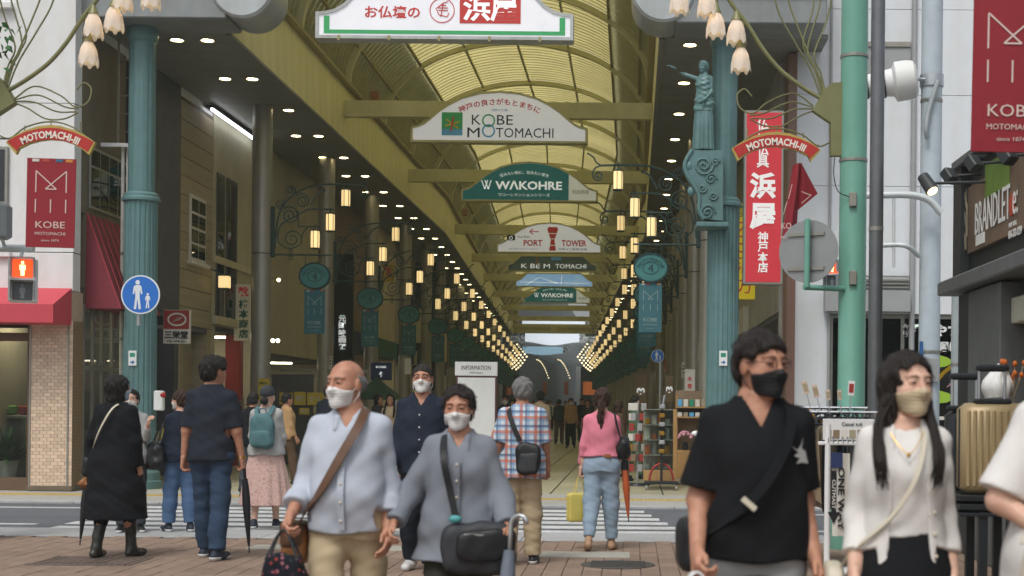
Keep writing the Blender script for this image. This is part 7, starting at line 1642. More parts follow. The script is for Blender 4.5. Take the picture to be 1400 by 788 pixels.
lk(t, 'zip', MB().bar((.05, -.3, .925 + dz), (.24, -.275, .915 + dz), .008, .008), 'steel'); M('teal_charm', '#4f9a9c', .4); lk(t, 'charm', MB().ell((.0, -.25, 1.0 + dz), (.035, .02, .022), 12, 8), 'teal_charm')
hl_ = Vector(g.handL); umbrella(g, 'blue grey folded umbrella in the hand of the elderly woman', hl_ + Vector((.0, -.02, .04)), (-.05, -.1, -1), .75, 'umb_grey', 'hook', .045, (.95, -.3, 0), hm='steel')
# ---------------------------------------------------------------- man in black tee
g = figure('man in black t-shirt, black mask and glasses close to the camera', 1034, 5.15, 1.68, .12, dict(R=(-.05, .22, .8), L=(-.15, .14, .7)), dict(R=(-.1, .04, .2), L=(.25, .04, .1)), (.5, .05), 'm', 'skin_b', ('short', 'hair_dark'), 'mask_black', .0075, hands=(.9, .7), width=.97, glasses=True)
top(g, 'f_black', .88, .47, .02, .025, 'v', .006, flare=.01, sl_r=(.064, .07, .066), seed=31, fz=12); bottoms(g, 'f_greypants', .62, (.1, .085, .08), .006, seed=32, name='shorts'); shoes(g, 'shoe_black', 'shoe_white')
dz = g.dz; F_ = g.front
# printed bird mark on the chest
m_ = MB()
for P in ([(.075, 1.3), (.1, 1.285), (.115, 1.3), (.13, 1.33), (.118, 1.29), (.135, 1.28), (.14, 1.26), (.15, 1.235), (.12, 1.24), (.095, 1.235), (.11, 1.255), (.085, 1.265), (.105, 1.275)],): m_.add([F_(x + .018, z + dz, .026) for x, z in P], [tuple(range(len(P)))])
lk(g.t, 'chest_print', m_, 'f_greywhite')
t = carried(g, 'sling_bag', 'black sling strap and pouch worn by the man in black', 'bag'); strap(g, t, [(.11, .03, 1.46 + dz), F_(.1, 1.38 + dz, .03), F_(.04, 1.24 + dz, .035), F_(-.06, 1.1 + dz, .035), (-.2, -.05, .97 + dz), (-.215, .05, .95 + dz)], 'f_black', .019)
lk(t, 'buckle', MB().obox(F_(-.065, 1.095 + dz, .05), (.06, .012, .02), Matrix.Rotation(.7, 3, 'Y')), 'bag_cream'); V, Q = bagvol((-.215, .1, .93 + dz), (.06, .1, .1), .01, 4); link('pouch', npmesh('pouch', V, Q, 'bag_black'), t)
tote(g, 'white plastic carrier bag in the hand of the man in black', 'R', 'plastic_bag', 'plastic_bag', .2, .26, 'carrier_bag', .11, taper=1.3, depth=.06, pw=3, amp=.012)
# ---------------------------------------------------------------- woman in white cardigan
g = figure('woman with long dark hair, beige mask and white cardigan close to the camera', 1235, 5.0, 1.6, -.05, dict(R=(-.08, .15, .6), L=(-.15, .13, .6)), dict(R=(.2, .02, .1), L=(-.15, .02, .2)), (.45, .04), 'f', 'skin_c', ('long', 'hair_dark'), 'mask_beige', .0075, hands=(.35, .45), width=.95)
top(g, 'f_white', 1.03, .0, .006, .004, 'crew', .004, name='t_shirt', seed=41); skirt(g, 'f_black', .35, (.2, .27), 1.05, 7, .04, dep=.75)
top(g, 'f_white', .8, .84, .014, .008, 'open', .005, flare=.01, sl_r=(.056, .053, .047), seed=42, open_front=.1, name='cardigan', hh=.0075); shoes(g, 'shoe_beige')
dz = g.dz; F_ = g.front
for i, z in enumerate((1.28, 1.2, 1.12, 1.04, .96, .88)): lk(g.t, 'button', MB().ell(F_(.1 + .02 * (1.3 - z), z + dz, .014), (.008, .004, .008), 8, 6), 'bag_cream')
lk(g.t, 'necklace', MB().tube(bez([F_(-.06, 1.41 + dz, .016), F_(-.03, 1.36 + dz, .016), F_(0, 1.335 + dz, .016), F_(.03, 1.36 + dz, .016), F_(.06, 1.41 + dz, .016)], 4), .002, 5), 'gold'); lk(g.t, 'pendant', MB().ell(F_(0, 1.33 + dz, .018), (.008, .005, .01), 8, 6), 'gold')
t = carried(g, 'shoulder_bag', 'cream bag on a thin strap behind the woman in white cardigan', 'bag'); strap(g, t, [(.06, .03, 1.46 + dz), F_(.06, 1.38 + dz, .02), F_(.02, 1.24 + dz, .022), F_(-.06, 1.1 + dz, .02), (-.19, -.06, .97 + dz), (-.225, .02, .9 + dz)], 'bag_cream', .008); V, Q = bagvol((-.25, .06, .8 + dz), (.04, .11, .12), .009, 4); link('pouch', npmesh('pouch', V, Q, 'bag_cream'), t)
# ---------------------------------------------------------------- white tee at the right edge
g = figure('person in white t-shirt cut off by the right picture edge', 1472, 4.6, 1.7, .1, dict(R=(.05, .42, 1.0, .9), L=(.3, .15, .5)), dict(R=(.15, .03, .1), L=(-.1, .03, .1)), (.3, 0), 'f', 'skin_c', ('long', 'hair_black'), 'mask_white', .009, hands=(.7, .7), width=1.1)
top(g, 'f_white', .8, .5, .02, .03, 'crew', .006, sl_r=(.066, .078, .072), seed=51, fz=11); bottoms(g, 'f_denimpale', 1., (.1, .085, .08), seed=52); shoes(g, 'shoe_white')
t = carried(g, 'hand_bag', 'cream quilted handbag with metal clasp at the right edge', 'bag'); V, Q = bagvol((-.16, -.26, .93 + g.dz), (.13, .05, .085), .007, 4, .002, taper=.8); link('body', npmesh('body', V, Q, 'bag_cream'), t); lk(t, 'clasp', MB().tube([(-.19 + .016 * math.cos(a), -.32, .945 + g.dz + .032 * math.sin(a)) for a in [i * PI / 6 for i in range(12)]], .005, 6, closed=True), 'steel'); lk(t, 'strap', MB().tube(bez([(-.28, -.26, 1. + g.dz), (-.2, -.2, 1.12 + g.dz), (.05, -.15, 1.3 + g.dz), (.12, -.02, 1.45 + g.dz)], 5), .006, 6), 'bag_cream')
# ---------------------------------------------------------------- woman in black coat and boots (from behind)
g = figure('woman in long black coat and tall boots seen from behind', 160, 12.8, 1.63, PI - .25, dict(R=(.0, .16, .2), L=(-.05, .36, .15)), dict(R=(.12, .05, .05), L=(-.1, .05, .12)), (-.55, .0), 'f', 'skin_b', ('bob', 'hair_black'), 'mask_blue', .0095, width=1.1, hands=(.8, .9))
top(g, 'f_coat', .37, 1., .03, .035, 'crew', .008, sl_r=(.075, .072, .058), seed=61, name='coat', flare=.04); bottoms(g, 'f_black', .85, (.09, .062, .05)); shoes(g, 'boot', boot=.36, name='boot')
t = carried(g, 'shoulder_bag', 'thin strapped black bag on the woman in black coat', 'bag'); g.ease = .06; dz = g.dz; B_ = g.back; strap(g, t, [(-.07, -.02, 1.47 + dz), B_(-.06, 1.4 + dz, .02), B_(.02, 1.24 + dz, .03), B_(.12, 1.08 + dz, .03), (.25, .03, .95 + dz)], 'bag_cream', .008); V, Q = bagvol((.28, .0, .85 + dz), (.04, .1, .1), .01, 4); link('pouch', npmesh('pouch', V, Q, 'bag_black'), t)
umb = umbrella(g, 'black folded umbrella with brown frill held by the woman in black coat', Vector(g.handL) + Vector((0, 0, .02)), (.09, .04, -1), .7, 'umb_black', 'straight', .035)
p = Vector(g.handL) + Vector((.012, 0, -.09)); m_ = MB().lathe([(.02, .06), (.05, .03), (.075, -.01), (.05, -.03), (.03, -.06)], 20, flute=lambda a: 1 + .25 * math.cos(a * 6)); m_.xf(Matrix.Translation(p)); lk(umb, 'frill', m_, 'leather_tan')
# person half hidden behind her
g = figure('woman in pale top raising her hand, hidden behind the black coat', 180, 15.3, 1.52, .3, dict(R=(.2, .1, .3), L=(.5, .15, 1.9)), dict(R=(0, .03, 0), L=(0, .03, 0)), (-.2, 0), 'f', 'skin_c', ('updo', 'hair_black'), 'mask_white', .012)
top(g, 'f_greywhite', .82, .9, .02, .02, 'crew', seed=66); bottoms(g, 'f_darkgrey', 1., seed=67); shoes(g, 'shoe_black', 'shoe_white')
# ---------------------------------------------------------------- man in dark tee from behind
g = figure('man in dark t-shirt and jeans walking away with a folded umbrella', 290, 12.75, 1.8, PI - .12, dict(R=(.02, .2, .2), L=(-.05, .2, .12)), dict(R=(-.12, .03, .1), L=(.16, .03, .02)), (-.5, .0), 'm', 'skin_b', ('thick', 'hair_black'), None, .0095, hands=(1.0, .8), width=1.06)
top(g, 'f_navydark', .84, .5, .016, .012, 'crew', .005, sl_r=(.06, .064, .06), seed=71, collar=True); bottoms(g, 'f_denimdark', 1., (.098, .078, .07), .006, seed=72); shoes(g, 'shoe_navy', 'shoe_white')
umbrella(g, 'black folded umbrella in the right hand of the man in dark t-shirt', Vector(g.handR) + Vector((0, -.01, .0)), (-.05, -.05, -1), .72, 'umb_black', 'straight', .034); lk(g.t, 'wristband', MB().lathe([(.034, -.012), (.034, .012)], 16).xf(Matrix.Translation(Vector(g.J['wrR']) + Vector((0, 0, .0)))), 'gold')
# ---------------------------------------------------------------- woman in navy top and jeans with tote
g = figure('masked woman in navy top and blue jeans with a big black tote', 247, 15.4, 1.52, PI + .55, dict(R=(.1, .1, .3), L=(.1, .18, .5)), dict(R=(-.05, .03, .05), L=(.08, .06, .05)), (.6, 0), 'f', 'skin_c', ('updo', 'hair_brown'), 'mask_white', .011)
top(g, 'f_navy', .84, .95, .022, .025, 'crew', .006, seed=81); bottoms(g, 'f_denim', .97, (.1, .085, .08), .005, seed=82); shoes(g, 'shoe_navy', 'shoe_white')
t = carried(g, 'tote_bag', 'big black tote on the arm of the woman in jeans', 'bag'); V, Q = bagvol((.3, -.02, .92 + g.dz), (.1, .21, .17), .012, 3, .008, taper=.75); link('body', npmesh('body', V, Q, 'bag_black'), t); lk(t, 'strap', MB().tube(bez([(.3, .12, 1.05 + g.dz), (.24, .06, 1.25 + g.dz), (.2, 0, 1.32 + g.dz), (.26, -.08, 1.2 + g.dz), (.3, -.14, 1.05 + g.dz)], 5), .01, 6), 'bag_black')
# ---------------------------------------------------------------- woman with teal backpack
g = figure('woman with teal backpack and long pink floral skirt walking away', 364, 15.9, 1.59, PI, dict(R=(.25, .12, .9, .3), L=(.25, .12, .9, .3)), dict(R=(.12, .03, .05), L=(-.1, .03, .1)), (-.25, .1), 'f', 'skin_c', ('cap', 'f_darkgrey'), None, .0105, width=1.05)
top(g, 'f_greywhite', .88, .95, .022, .02, 'crew', .006, sl_r=(.062, .06, .05), seed=91); skirt(g, 'f_floralskirt', .28, (.2, .31), 1.03, 12, .05); shoes(g, 'shoe_navy', 'shoe_white')
V, Q = bagvol((0, .11, 1.53 + g.dz), (.05, .04, .05), .01, 2, .004); link('hair', npmesh('hair', V, Q, 'hair_black'), g.t)
t = carried(g, 'backpack', 'teal backpack on the woman in pink skirt', 'backpack'); dz = g.dz
V, Q = bagvol((0, .2, 1.17 + dz), (.155, .075, .21), .01, 3.2, .004, taper=.88); link('main_compartment', npmesh('main_compartment', V, Q, 'pack_teal'), t); V, Q = bagvol((0, .265, 1.08 + dz), (.125, .04, .1), .01, 4, .003); link('front_pocket', npmesh('front_pocket', V, Q, 'pack_teal'), t)
for sg in (-1, 1): strap(g, t, [(sg * .07, .19, 1.36 + dz), (sg * .095, .08, 1.44 + dz), (sg * .1, -.02, 1.45 + dz), (sg * .12, -.13, 1.3 + dz)], 'pack_teal', .025)
lk(t, 'grab_loop', MB().tube(bez([(-.04, .17, 1.38 + dz), (-.03, .18, 1.43 + dz), (.03, .18, 1.43 + dz), (.04, .17, 1.38 + dz)], 4), .008, 6), 'pack_teal')
# ---------------------------------------------------------------- man in navy shirt
g = figure('man in navy shirt, glasses and white mask walking forward', 577, 11.9, 1.74, .0, dict(R=(.05, .16, .4), L=(.0, .14, .2)), dict(R=(-.12, .03, .25), L=(.22, .03, .05)), (-.02, -.05), 'm', 'skin_b', ('crop', 'hair_dark'), 'mask_white', .0095, glasses=True, hands=(.9, .6))
top(g, 'f_navy', .82, .98, .02, .02, 'open', .006, collar=True, sl_r=(.06, .056, .046), seed=101); bottoms(g, 'f_navydark', 1., (.1, .085, .08), .005, seed=102); shoes(g, 'shoe_white', 'shoe_white')
for z in (1.3, 1.2, 1.1, 1.0): lk(g.t, 'button', MB().ell(g.front(0, z + g.dz, .018), (.007, .004, .007), 8, 6), 'f_white')
t = carried(g, 'umbrella', 'dark folded umbrella with curved wooden handle beside the man in navy', 'umbrella'); umb = umbrella(g, 'dark folded umbrella with curved wooden handle beside the man in navy', Vector(g.handR) + Vector((-.06, -.04, .04)), (.02, .02, -1), .8, 'umb_black', 'hook', .03, (-.8, -.5, 0), hm='wood_handle'); bpy.data.objects.remove(t)
# ---------------------------------------------------------------- plaid man from behind
g = figure('grey haired man in blue and orange plaid shirt walking away', 714, 12.55, 1.63, PI + .05, dict(R=(.08, .18, .4), L=(-.1, .24, .2)), dict(R=(.06, .03, .05), L=(-.06, .05, .12)), (.1, .05), 'm', 'skin_b', ('grey_short', 'hair_grey'), None, .0095, hands=(.8, .7), width=1.06)
top(g, 'f_plaid', .8, .5, .02, .03, 'crew', .004, sl_r=(.064, .07, .066), seed=111, collar=True); bottoms(g, 'f_chino', 1., (.102, .085, .075), .006, seed=112); shoes(g, 'shoe_black', 'shoe_white')
t = carried(g, 'sling_bag', 'black crossbody bag on the back of the plaid shirted man', 'bag'); dz = g.dz; g.ease = .04; B_ = g.back
V, Q = bagvol((-.06, .2, .98 + dz), (.115, .05, .15), .01, 3.5, .003, rot=-.1); link('pouch', npmesh('pouch', V, Q, 'bag_black'), t); V, Q = bagvol((-.06, .245, .94 + dz), (.09, .025, .09), .01, 4, .002, rot=-.1); link('front_pocket', npmesh('front_pocket', V, Q, 'bag_grey'), t); strap(g, t, [(.12, -.03, 1.45 + dz), B_(.12, 1.4 + dz, .025), B_(.08, 1.28 + dz, .03), B_(.02, 1.14 + dz, .03)], 'bag_black', .022)
# ---------------------------------------------------------------- woman in pink from behind
g = figure('woman in pink sweater and pale jeans with a ponytail walking away', 823, 13.85, 1.57, PI - .05, dict(R=(.15, .14, .7, .1), L=(-.05, .2, .15)), dict(R=(.1, .03, .05), L=(-.16, .04, .3)), (.0, .05), 'f', 'skin_c', ('tail', 'hair_brown'), None, .0095, hands=(.7, 1.1), width=1.04)
top(g, 'f_pink', .99, .92, .014, .012, 'crew', .005, sl_r=(.055, .052, .044), seed=121); bottoms(g, 'f_denimpale', .96, (.108, .085, .06), .005, seed=122, waist=1.06); shoes(g, 'shoe_beige', name='heeled_shoe')
lk(g.t, 'waist_patch', MB().obox(g.back(-.07, 1.0 + g.dz, .012), (.07, .006, .035), Matrix.Rotation(-.25, 3, 'Z')), 'leather_tan'); lk(g.t, 'bracelet', MB().lathe([(.03, -.008), (.03, .008)], 16).xf(Matrix.Translation(Vector(g.J['wrL']))), 'steel')
tote(g, 'yellow paper carrier bag in the hand of the woman in pink', 'L', 'paper_yellow', 'paper_yellow', .25, .28, 'paper_bag', .17, taper=1., depth=.05, pw=12, rot=.5, amp=.0005)
t = carried(g, 'shoulder_bag', 'black slouchy bag on the shoulder of the woman in pink', 'bag'); dz = g.dz; V, Q = bagvol((-.23, .02, 1.08 + dz), (.085, .1, .14), .01, 2.5, .01, taper=.75); link('body', npmesh('body', V, Q, 'bag_black'), t); strap(g, t, [(-.2, .09, 1.18 + dz), (-.16, .1, 1.32 + dz), (-.13, .03, 1.445 + dz), (-.14, -.08, 1.36 + dz)], 'bag_black', .012)
umbrella(g, 'rust orange folded umbrella hanging beside the woman in pink', (-.24, .0, .92 + dz), (-.08, .02, -1), .62, 'umb_orange', 'straight', .038, hm='case_black')
# ---------------------------------------------------------------- people inside the arcade
def crowd(label, px, Y, H, yaw, tm, bm, hair=('short', 'hair_black'), sex='m', mask=None, h=.017, arms=None, skirtm=None, sl=.5, **k):
 g = figure(label, px, Y, H, yaw, arms or dict(R=(.1, .12, .3), L=(-.1, .12, .2)), dict(R=(.2, .03, .1), L=(-.15, .03, .25)), (0, .05), sex, 'skin_b', hair, mask, h, group='people inside the arcade', **k)
 top(g, tm, .84, sl, .02, .02, 'crew', .004, hh=max(h, .013));
 if skirtm: skirt(g, skirtm, .35, (.2, .26), 1.0, 8, .03)
 else: bottoms(g, bm, 1., (.098, .08, .072))
 shoes(g, 'shoe_black'); return g
crowd('man in tan shirt and black trousers far down the arcade', 780, 47.5, 1.66, 0., 'f_tan', 'f_black', ('short', 'hair_brown'), mask='mask_white', sl=.95)
crowd('dark dressed person with shoulder bag left of the tan shirted man', 764, 52., 1.64, PI, 'f_darkgrey', 'f_brown', sl=.9)
crowd('person in beige shirt with dark straps behind the plaid shirt', 738, 30., 1.7, PI, 'f_beige', 'f_black'); crowd('dark haired person in black behind the tan shirted man', 795, 55., 1.7, .2, 'f_black', 'f_darkgrey', sl=.9)
crowd('person in white shirt far off under the globe lamps', 752, 80., 1.68, 0., 'f_white', 'f_black'); crowd('person in olive top just left of the ponytail', 803, 42., 1.6, 0., 'f_olive', 'f_black', sex='f', hair=('updo', 'hair_black'))
crowd('woman in green top by the gift shop display', 868, 27.5, 1.6, PI / 2, 'f_green', 'f_green', ('updo', 'hair_black'), 'f', sl=.9); crowd('brown haired woman bending by the gift shop display', 846, 26.6, 1.5, PI / 2 + .4, 'f_brown', 'f_black', ('bob', 'hair_brown'), 'f', sl=.9)
crowd('dark haired man in navy behind the bald man', 449, 25.5, 1.72, PI, 'f_navydark', 'f_black'); crowd('woman in tan apron near the yellow posters', 392, 24.6, 1.58, 2.2, 'f_tan', 'f_brown', ('updo', 'hair_black'), 'f', sl=.9)
crowd('dark haired person in black left of the backpack woman', 346, 21., 1.55, PI, 'f_black', 'f_darkgrey', sl=.9); crowd('woman in beige top facing the street past the bald man', 533, 28.5, 1.6, 0., 'f_beige', 'f_brown', ('long', 'hair_black'), 'f', sl=.9)
crowd('black haired person in grey beside the woman in beige', 517, 31., 1.62, 1., 'f_darkgrey', 'f_black', ('bob', 'hair_black'), 'f', sl=.9); crowd('person in dark top behind the information board', 690, 36., 1.66, 0., 'f_darkgrey', 'f_brown', mask='mask_white'); crowd('person in cream top right of the information board', 700, 44., 1.6, .2, 'f_cream', 'f_navy', ('bob', 'hair_black'), 'f', mask='mask_white', sl=.9)
for i, (px, Y, c_, lb) in enumerate(((728, 70., 'f_navy', 'tiny walker in navy deep inside the arcade'), (742, 95., 'f_lightblue', 'tiny walker in pale blue deep inside the arcade'), (772, 74., 'f_brown', 'tiny walker in brown deep inside the arcade'), (786, 90., 'f_darkgrey', 'tiny walker in dark grey deep inside the arcade'), (812, 64., 'f_black', 'tiny walker in black deep inside the arcade'), (715, 58., 'f_olive', 'tiny walker in olive deep inside the arcade'), (735, 62., 'f_cream', 'tiny walker in cream deep inside the arcade'), (748, 68., 'f_denim', 'tiny walker in denim blue deep inside the arcade'), (760, 105., 'f_pink', 'tiny walker in pink deep inside the arcade'), (820, 52., 'f_greypants', 'tiny walker in mid grey deep inside the arcade'), (778, 60., 'f_white', 'tiny walker in plain white deep inside the arcade'), (704, 50., 'f_green', 'tiny walker in green deep inside the arcade'))): crowd(lb, px, Y, 1.66, (0, PI)[i % 2], c_, 'f_black', sl=.95, h=.02)
# ================================================================ statue on the right column
g = figure('green statue of a draped woman raising her arm on right column', 962, 22.62, 1.42, -.35, dict(R=(.0, 1.95, 2.2), L=(.15, .1, .6, .5)), dict(R=(0, .02, 0), L=(.15, .02, .2)), (-.35, .1), 'f', 'green_paint', ('updo', 'green_paint'), None, .011, hands=(.3, .6), name='statue', z0=Z_(962, 206, 22.62), xoff=X_(962, 150, 22.62) - X_(962, 620, 22.62)); g.t['category'] = 'statue'
top(g, 'green_paint', .74, .0, .01, .006, 'crew', .012, name='drapery', fz=30); skirt(g, 'green_paint', .0, (.175, .2), .95, 11, .1, name='gown', dep=.85)
t = thing('corbel', 'green scrolled corbel below the statue', 'corbel', at(965, 308, 22.7)); P = [(988, 207), (946, 207), (938, 220), (936, 232), (942, 246), (950, 258), (956, 272), (955, 288), (962, 301), (988, 303)]
P = [at(a, b_, 22.6) for a, b_ in P]; MB().prism([(p.x, p.z) for p in P], 22.5, 22.95).build('block', 'green_paint', t)
for (px, py, r, tn, d_) in ((967, 291, .13, 2, 1), (962, 226, .16, 2, -1), (972, 245, .09, 1.6, 1), (960, 258, .07, 1.5, -1), (978, 222, .07, 1.5, 1), (975, 268, .07, 1.5, -1)): c = at(px, py, 22.5); MB().tube(spiral(c.x, c.z, r, tn, d_, 22.49), .02, 6).build('relief_scroll', 'green_paint', t, 60)
MB().tube(bez([(p.x, 22.5, p.z) for p in P[1:9]], 4), .035, 8).build('edge_roll', 'green_paint', t, 60)
a = at(970, 307, 22.6); MB().bbox(a.x - .22, a.x + .3, 22.42, 22.98, a.z - .06, a.z + .02, .015).build('ledge', 'green_paint', t)
for (px, py, r) in ((942, 228, .1), (945, 262, .08), (944, 244, .07)): c = at(px, py, 22.55); MB().ell(c, (r * .8, r * .7, r), 12, 8).build('carved_lump', 'green_paint', t, 180)
# ================================================================ signs along the left side
def board(name, label, px0, py0, px1, py1, Y, mat, d=.12, txt=(), cat='sign', frame=None, arm=True, side=-1):
 c = at((px0 + px1) / 2, (py0 + py1) / 2, Y); t = thing(name, label, cat, tuple(c)); pb(px0, py0, px1, py1, Y, d, .004).build('panel', mat, t)
 if frame: pb(px0 - 1, py0 - 1, px1 + 1, py1 + 1, Y + .01, d + .01, .004).build('frame', frame, t)
 for s_, px, py, w_, h_, mt in txt: text(s_, at(px, py, Y - .002), w=w_ * Y / F, h=h_ * Y / F, mat=mt, parent=t, bold=.03, ext=.006)
 if arm: x = X_(px0 if side < 0 else px1, py0, Y); x2 = XW if side < 0 else 2.55; MB().box(min(x, x2), max(x, x2), Y + .03, Y + .09, c.z - .03, c.z + .03).build('bracket', 'frame_alu', t)
 return t
t = board('projecting_sign', 'red and white shop sign with round emblem behind left green column', 223, 424, 259, 470, 25.2, 'panel_white', .1, (('三栄堂', 241, 458, 32, 11, 'ink'), ('TEL 078-331', 241, 467, 26, 2.5, 'ink'))); pb(223.5, 424.5, 258.5, 450, 25.19, .008, .001).build('red_field', 'panel_red', t); c = at(242, 437, 25.185); rg = ringp(MB(), .17, .12, .03, c.x, c.z, c.y - .004, c.y); rg.build('emblem_ring', 'panel_white', t)
for k in range(3): MB().bar((c.x - .08 + k * .03, c.y, c.z - .04 + k * .03), (c.x + .06 + k * .02, c.y, c.z + .0 + k * .02), .014, .006).build('emblem_stroke', 'panel_white', t)
M('cream_sign', '#c9c2a6', .6, var=.04, emit='#c9c2a6', estr=.08)
board('projecting_sign', 'cream upright shoe shop sign with red and green characters', 320, 389, 345, 466, 31., 'cream_sign', .15, (('靴', 333, 399, 14, 13, 'sign_red'),) + tuple((s_, 333, 416 + 13.5 * i, 13, 12.5, 'panel_green') for i, s_ in enumerate('柿本商店')))
board('projecting_sign', 'black upright cinema sign with white characters', 456, 348, 482, 560, 41., 'black', .2, tuple((s_, 468, 436 + 9.5 * i, 10, 9, 'sign_pale') for i, s_ in enumerate('元町映画館')) + (('●', 468, 431, 4, 2, 'sign_green'),))
board('projecting_sign', 'navy sign with small arrow near the green tent', 507, 496, 535, 520, 35., 'panel_navy', .08, (('KOBE', 521, 502, 14, 3, 'sign_pale'), ('↑', 521, 512, 6, 8, 'sign_pale')))
board('projecting_sign', 'dark red and yellow round cluster sign high on the left', 524, 360, 538, 385, 44., 'panel_yellow', .2, (('花', 531, 372, 9, 12, 'sign_red'),)); board('hanging_flag', 'white and orange flag behind the man in navy', 553, 490, 562, 512, 36., 'panel_white', .03, arm=False); board('notice', 'yellow notice on the second left column', 353, 518, 368, 549, 28.7, 'panel_yellow', .02, (('お知らせ', 360, 524, 11, 4, 'ink'), ('受付中', 360, 536, 10, 4, 'ink')), arm=False)
board('wall_plate', 'small white vertical plate on the wall left of cinema sign', 450, 487, 454, 505, 34., 'panel_white', .02, tuple((s_, 452, 490 + i * 4, 2.5, 2.5, 'ink') for i, s_ in enumerate('元町四丁')), arm=False)
# fence of upright slats with yellow posters and stall
t = thing('slat_fence', 'dark grey slatted hoarding below the khaki wall on the left', 'fence', at(400, 600, 32.5))
for k in range(26): pb(371 + k * 2.2, 512, 372.8 + k * 2.2, 640, 32.5, .03, .002).build('slat', 'wall_dark', t)
for py in (513, 575): pb(370, py, 430, py + 3, 32.54, .04).build('rail', 'wall_dark', t)
for i, (a, b_, c_, d_, s_) in enumerate(((382, 537, 400, 553, '大売出'), (402, 536, 418, 554, '特価'), (420, 537, 442, 554, 'セール'), (409, 558, 423, 567, '本日'), (444, 536, 470, 552, '安い'))): board('poster', f'yellow poster with dark characters, {ORD[i]} of the row behind the bald man', a, b_, c_, d_, 31.8, 'panel_yellow', .01, ((s_, (a + c_) / 2, (b_ + d_) / 2, (c_ - a) * .7, (d_ - b_) * .5, 'box_olive'),), 'poster', arm=False)['group'] = 'yellow posters'
t = thing('stall_tent', 'dark green stall tent behind the bald man', 'tent', at(513, 545, 33.)); M('tent_green', '#2f4a38', .8, var=.1); c = at(515, 520, 33.); w_ = .55
MB().add([(c.x - w_, 32.5, c.z - .45), (c.x + w_, 32.5, c.z - .45), (c.x + w_, 33.6, c.z - .45), (c.x - w_, 33.6, c.z - .45), (c.x, 33.05, c.z + .08)], [(0, 1, 4), (1, 2, 4), (2, 3, 4), (3, 0, 4)]).build('canopy', 'tent_green', t)
for x, y in ((-1, 0), (1, 0), (-1, 1), (1, 1)): MB().bar((c.x + x * (w_ - .02), 32.52 + y * 1.05, 0), (c.x + x * (w_ - .02), 32.52 + y * 1.05, c.z - .45), .03).build('leg', 'steel', t)
# small spots and lantern on the left wall
for px, py, lb in ((381, 383, 'single small lit wall spot below the first bracket'), (373, 466, 'left one of the twin wall spots'), (380, 466, 'right one of the twin wall spots')):
 p = at(px, py, 33.); t = thing('wall_spot', lb, 'spotlight', tuple(p)); MB().ell(p, .045, 10, 8).build('bulb', 'spot_lit' if py < 400 else 'lit_shop', t, 180); MB().tube([p + Vector((-.02, .05, .02)), (XW - .0, 33.2, p.z + .1)], .015, 6).build('arm', 'frame_alu', t)
p = at(307, 386, 29.); t = thing('wall_lantern', 'small lit wall lantern on the shoe shop', 'lantern', tuple(p)); MB().bbox(p.x - .1, p.x + .1, 28.9, 29.1, p.z - .12, p.z + .12, .01).build('glass', 'lantern_glow', t); MB().bbox(p.x - .13, p.x + .13, 28.87, 29.13, p.z + .121, p.z + .16, .01).build('cap', 'ironwork', t); MB().bbox(p.x - .11, p.x + .11, 28.89, 29.11, p.z - .15, p.z - .121, .01).build('foot', 'ironwork', t); MB().tube([p + Vector((0, 0, .15)), (XW, 29., p.z + .3)], .015, 6).build('arm', 'ironwork', t)
# table of goods left of entrance
t = thing('goods_table', 'low table of wrapped goods behind the left green column', 'table', (-8.1, 24.9, 0)); MB().bbox(-8.55, -7.75, 24.7, 25.3, .68, .72, .01).build('top', 'panel_white', t)
for x in (-8.5, -7.8): MB().tube(bez([(x, 24.75, .68), (x + .08, 24.75, .4), (x - .03, 24.75, 0)], 4), .02, 8).build('leg', 'panel_white', t, 60)
for i in range(6): c = (-8.45 + i * .13, 24.85 + .1 * (i % 2), .78); t = tag(MB().bbox(c[0] - .05, c[0] + .05, c[1] - .06, c[1] + .06, .722, .722 + .12 + .05 * (i % 3), .02).build('wrapped_parcel', ('panel_white', 'shop_beige', 'paper_yellow')[i % 3]), f'small wrapped parcel on the low goods table, {ORD[i]} from the left', 'parcel', 'parcels on the goods table')
# ================================================================ information board and street board
Yq = 26.; t = thing('information_board', 'white information board with brown frame in the arcade entrance', 'sign', at(651, 600, Yq)); pb(622, 495, 680, 514, Yq, .1, .006).build('header', 'white', t); text('INFORMATION', at(651, 503, Yq - .001), w=40 * Yq / F, h=6 * Yq / F, mat='ink', parent=t); text('元町4 Square', at(651, 510, Yq - .001), w=18 * Yq / F, h=3 * Yq / F, mat='panel_green', parent=t)
M('board_frame', '#5a3c3c', .5); pb(623, 514.3, 679, 602, Yq + .01, .08, .004).build('frame', 'board_frame', t); pb(625.5, 516.5, 676.5, 597, Yq, .009, .001).build('sheet', 'white', t)
for px in (627, 674): c = at(px, 600, Yq); MB().box(c.x - .03, c.x + .03, Yq + .02, Yq + .08, 0, c.z + .02).build('leg', 'board_frame', t)
Yq = 14.9; t = thing('street_board', 'low white street board with red lettering behind the bald man', 'sign', at(500, 745, Yq)); c = at(500, 740, Yq); MB().bbox(c.x - .6, c.x + .6, Yq, Yq + .04, .06, .78, .01).build('panel', 'panel_white', t); MB().box(c.x - .6, c.x - .35, Yq - .004, Yq - .001, .07, .77).build('red_field', 'panel_red', t); MB().box(c.x + .36, c.x + .59, Yq - .004, Yq - .001, .07, .12).build('red_line', 'panel_red', t)
text('ららぽーと', (c.x + .35, Yq - .001, .2), w=.6, h=.11, mat='sign_red', parent=t); text('売出し', (c.x + .25, Yq - .001, .5), w=.5, h=.18, mat='sign_red', parent=t)
for x in (-.5, .5): MB().bbox(c.x + x - .03, c.x + x + .03, Yq - .15, Yq + .2, 0, .059, .01).build('foot', 'case_black', t)
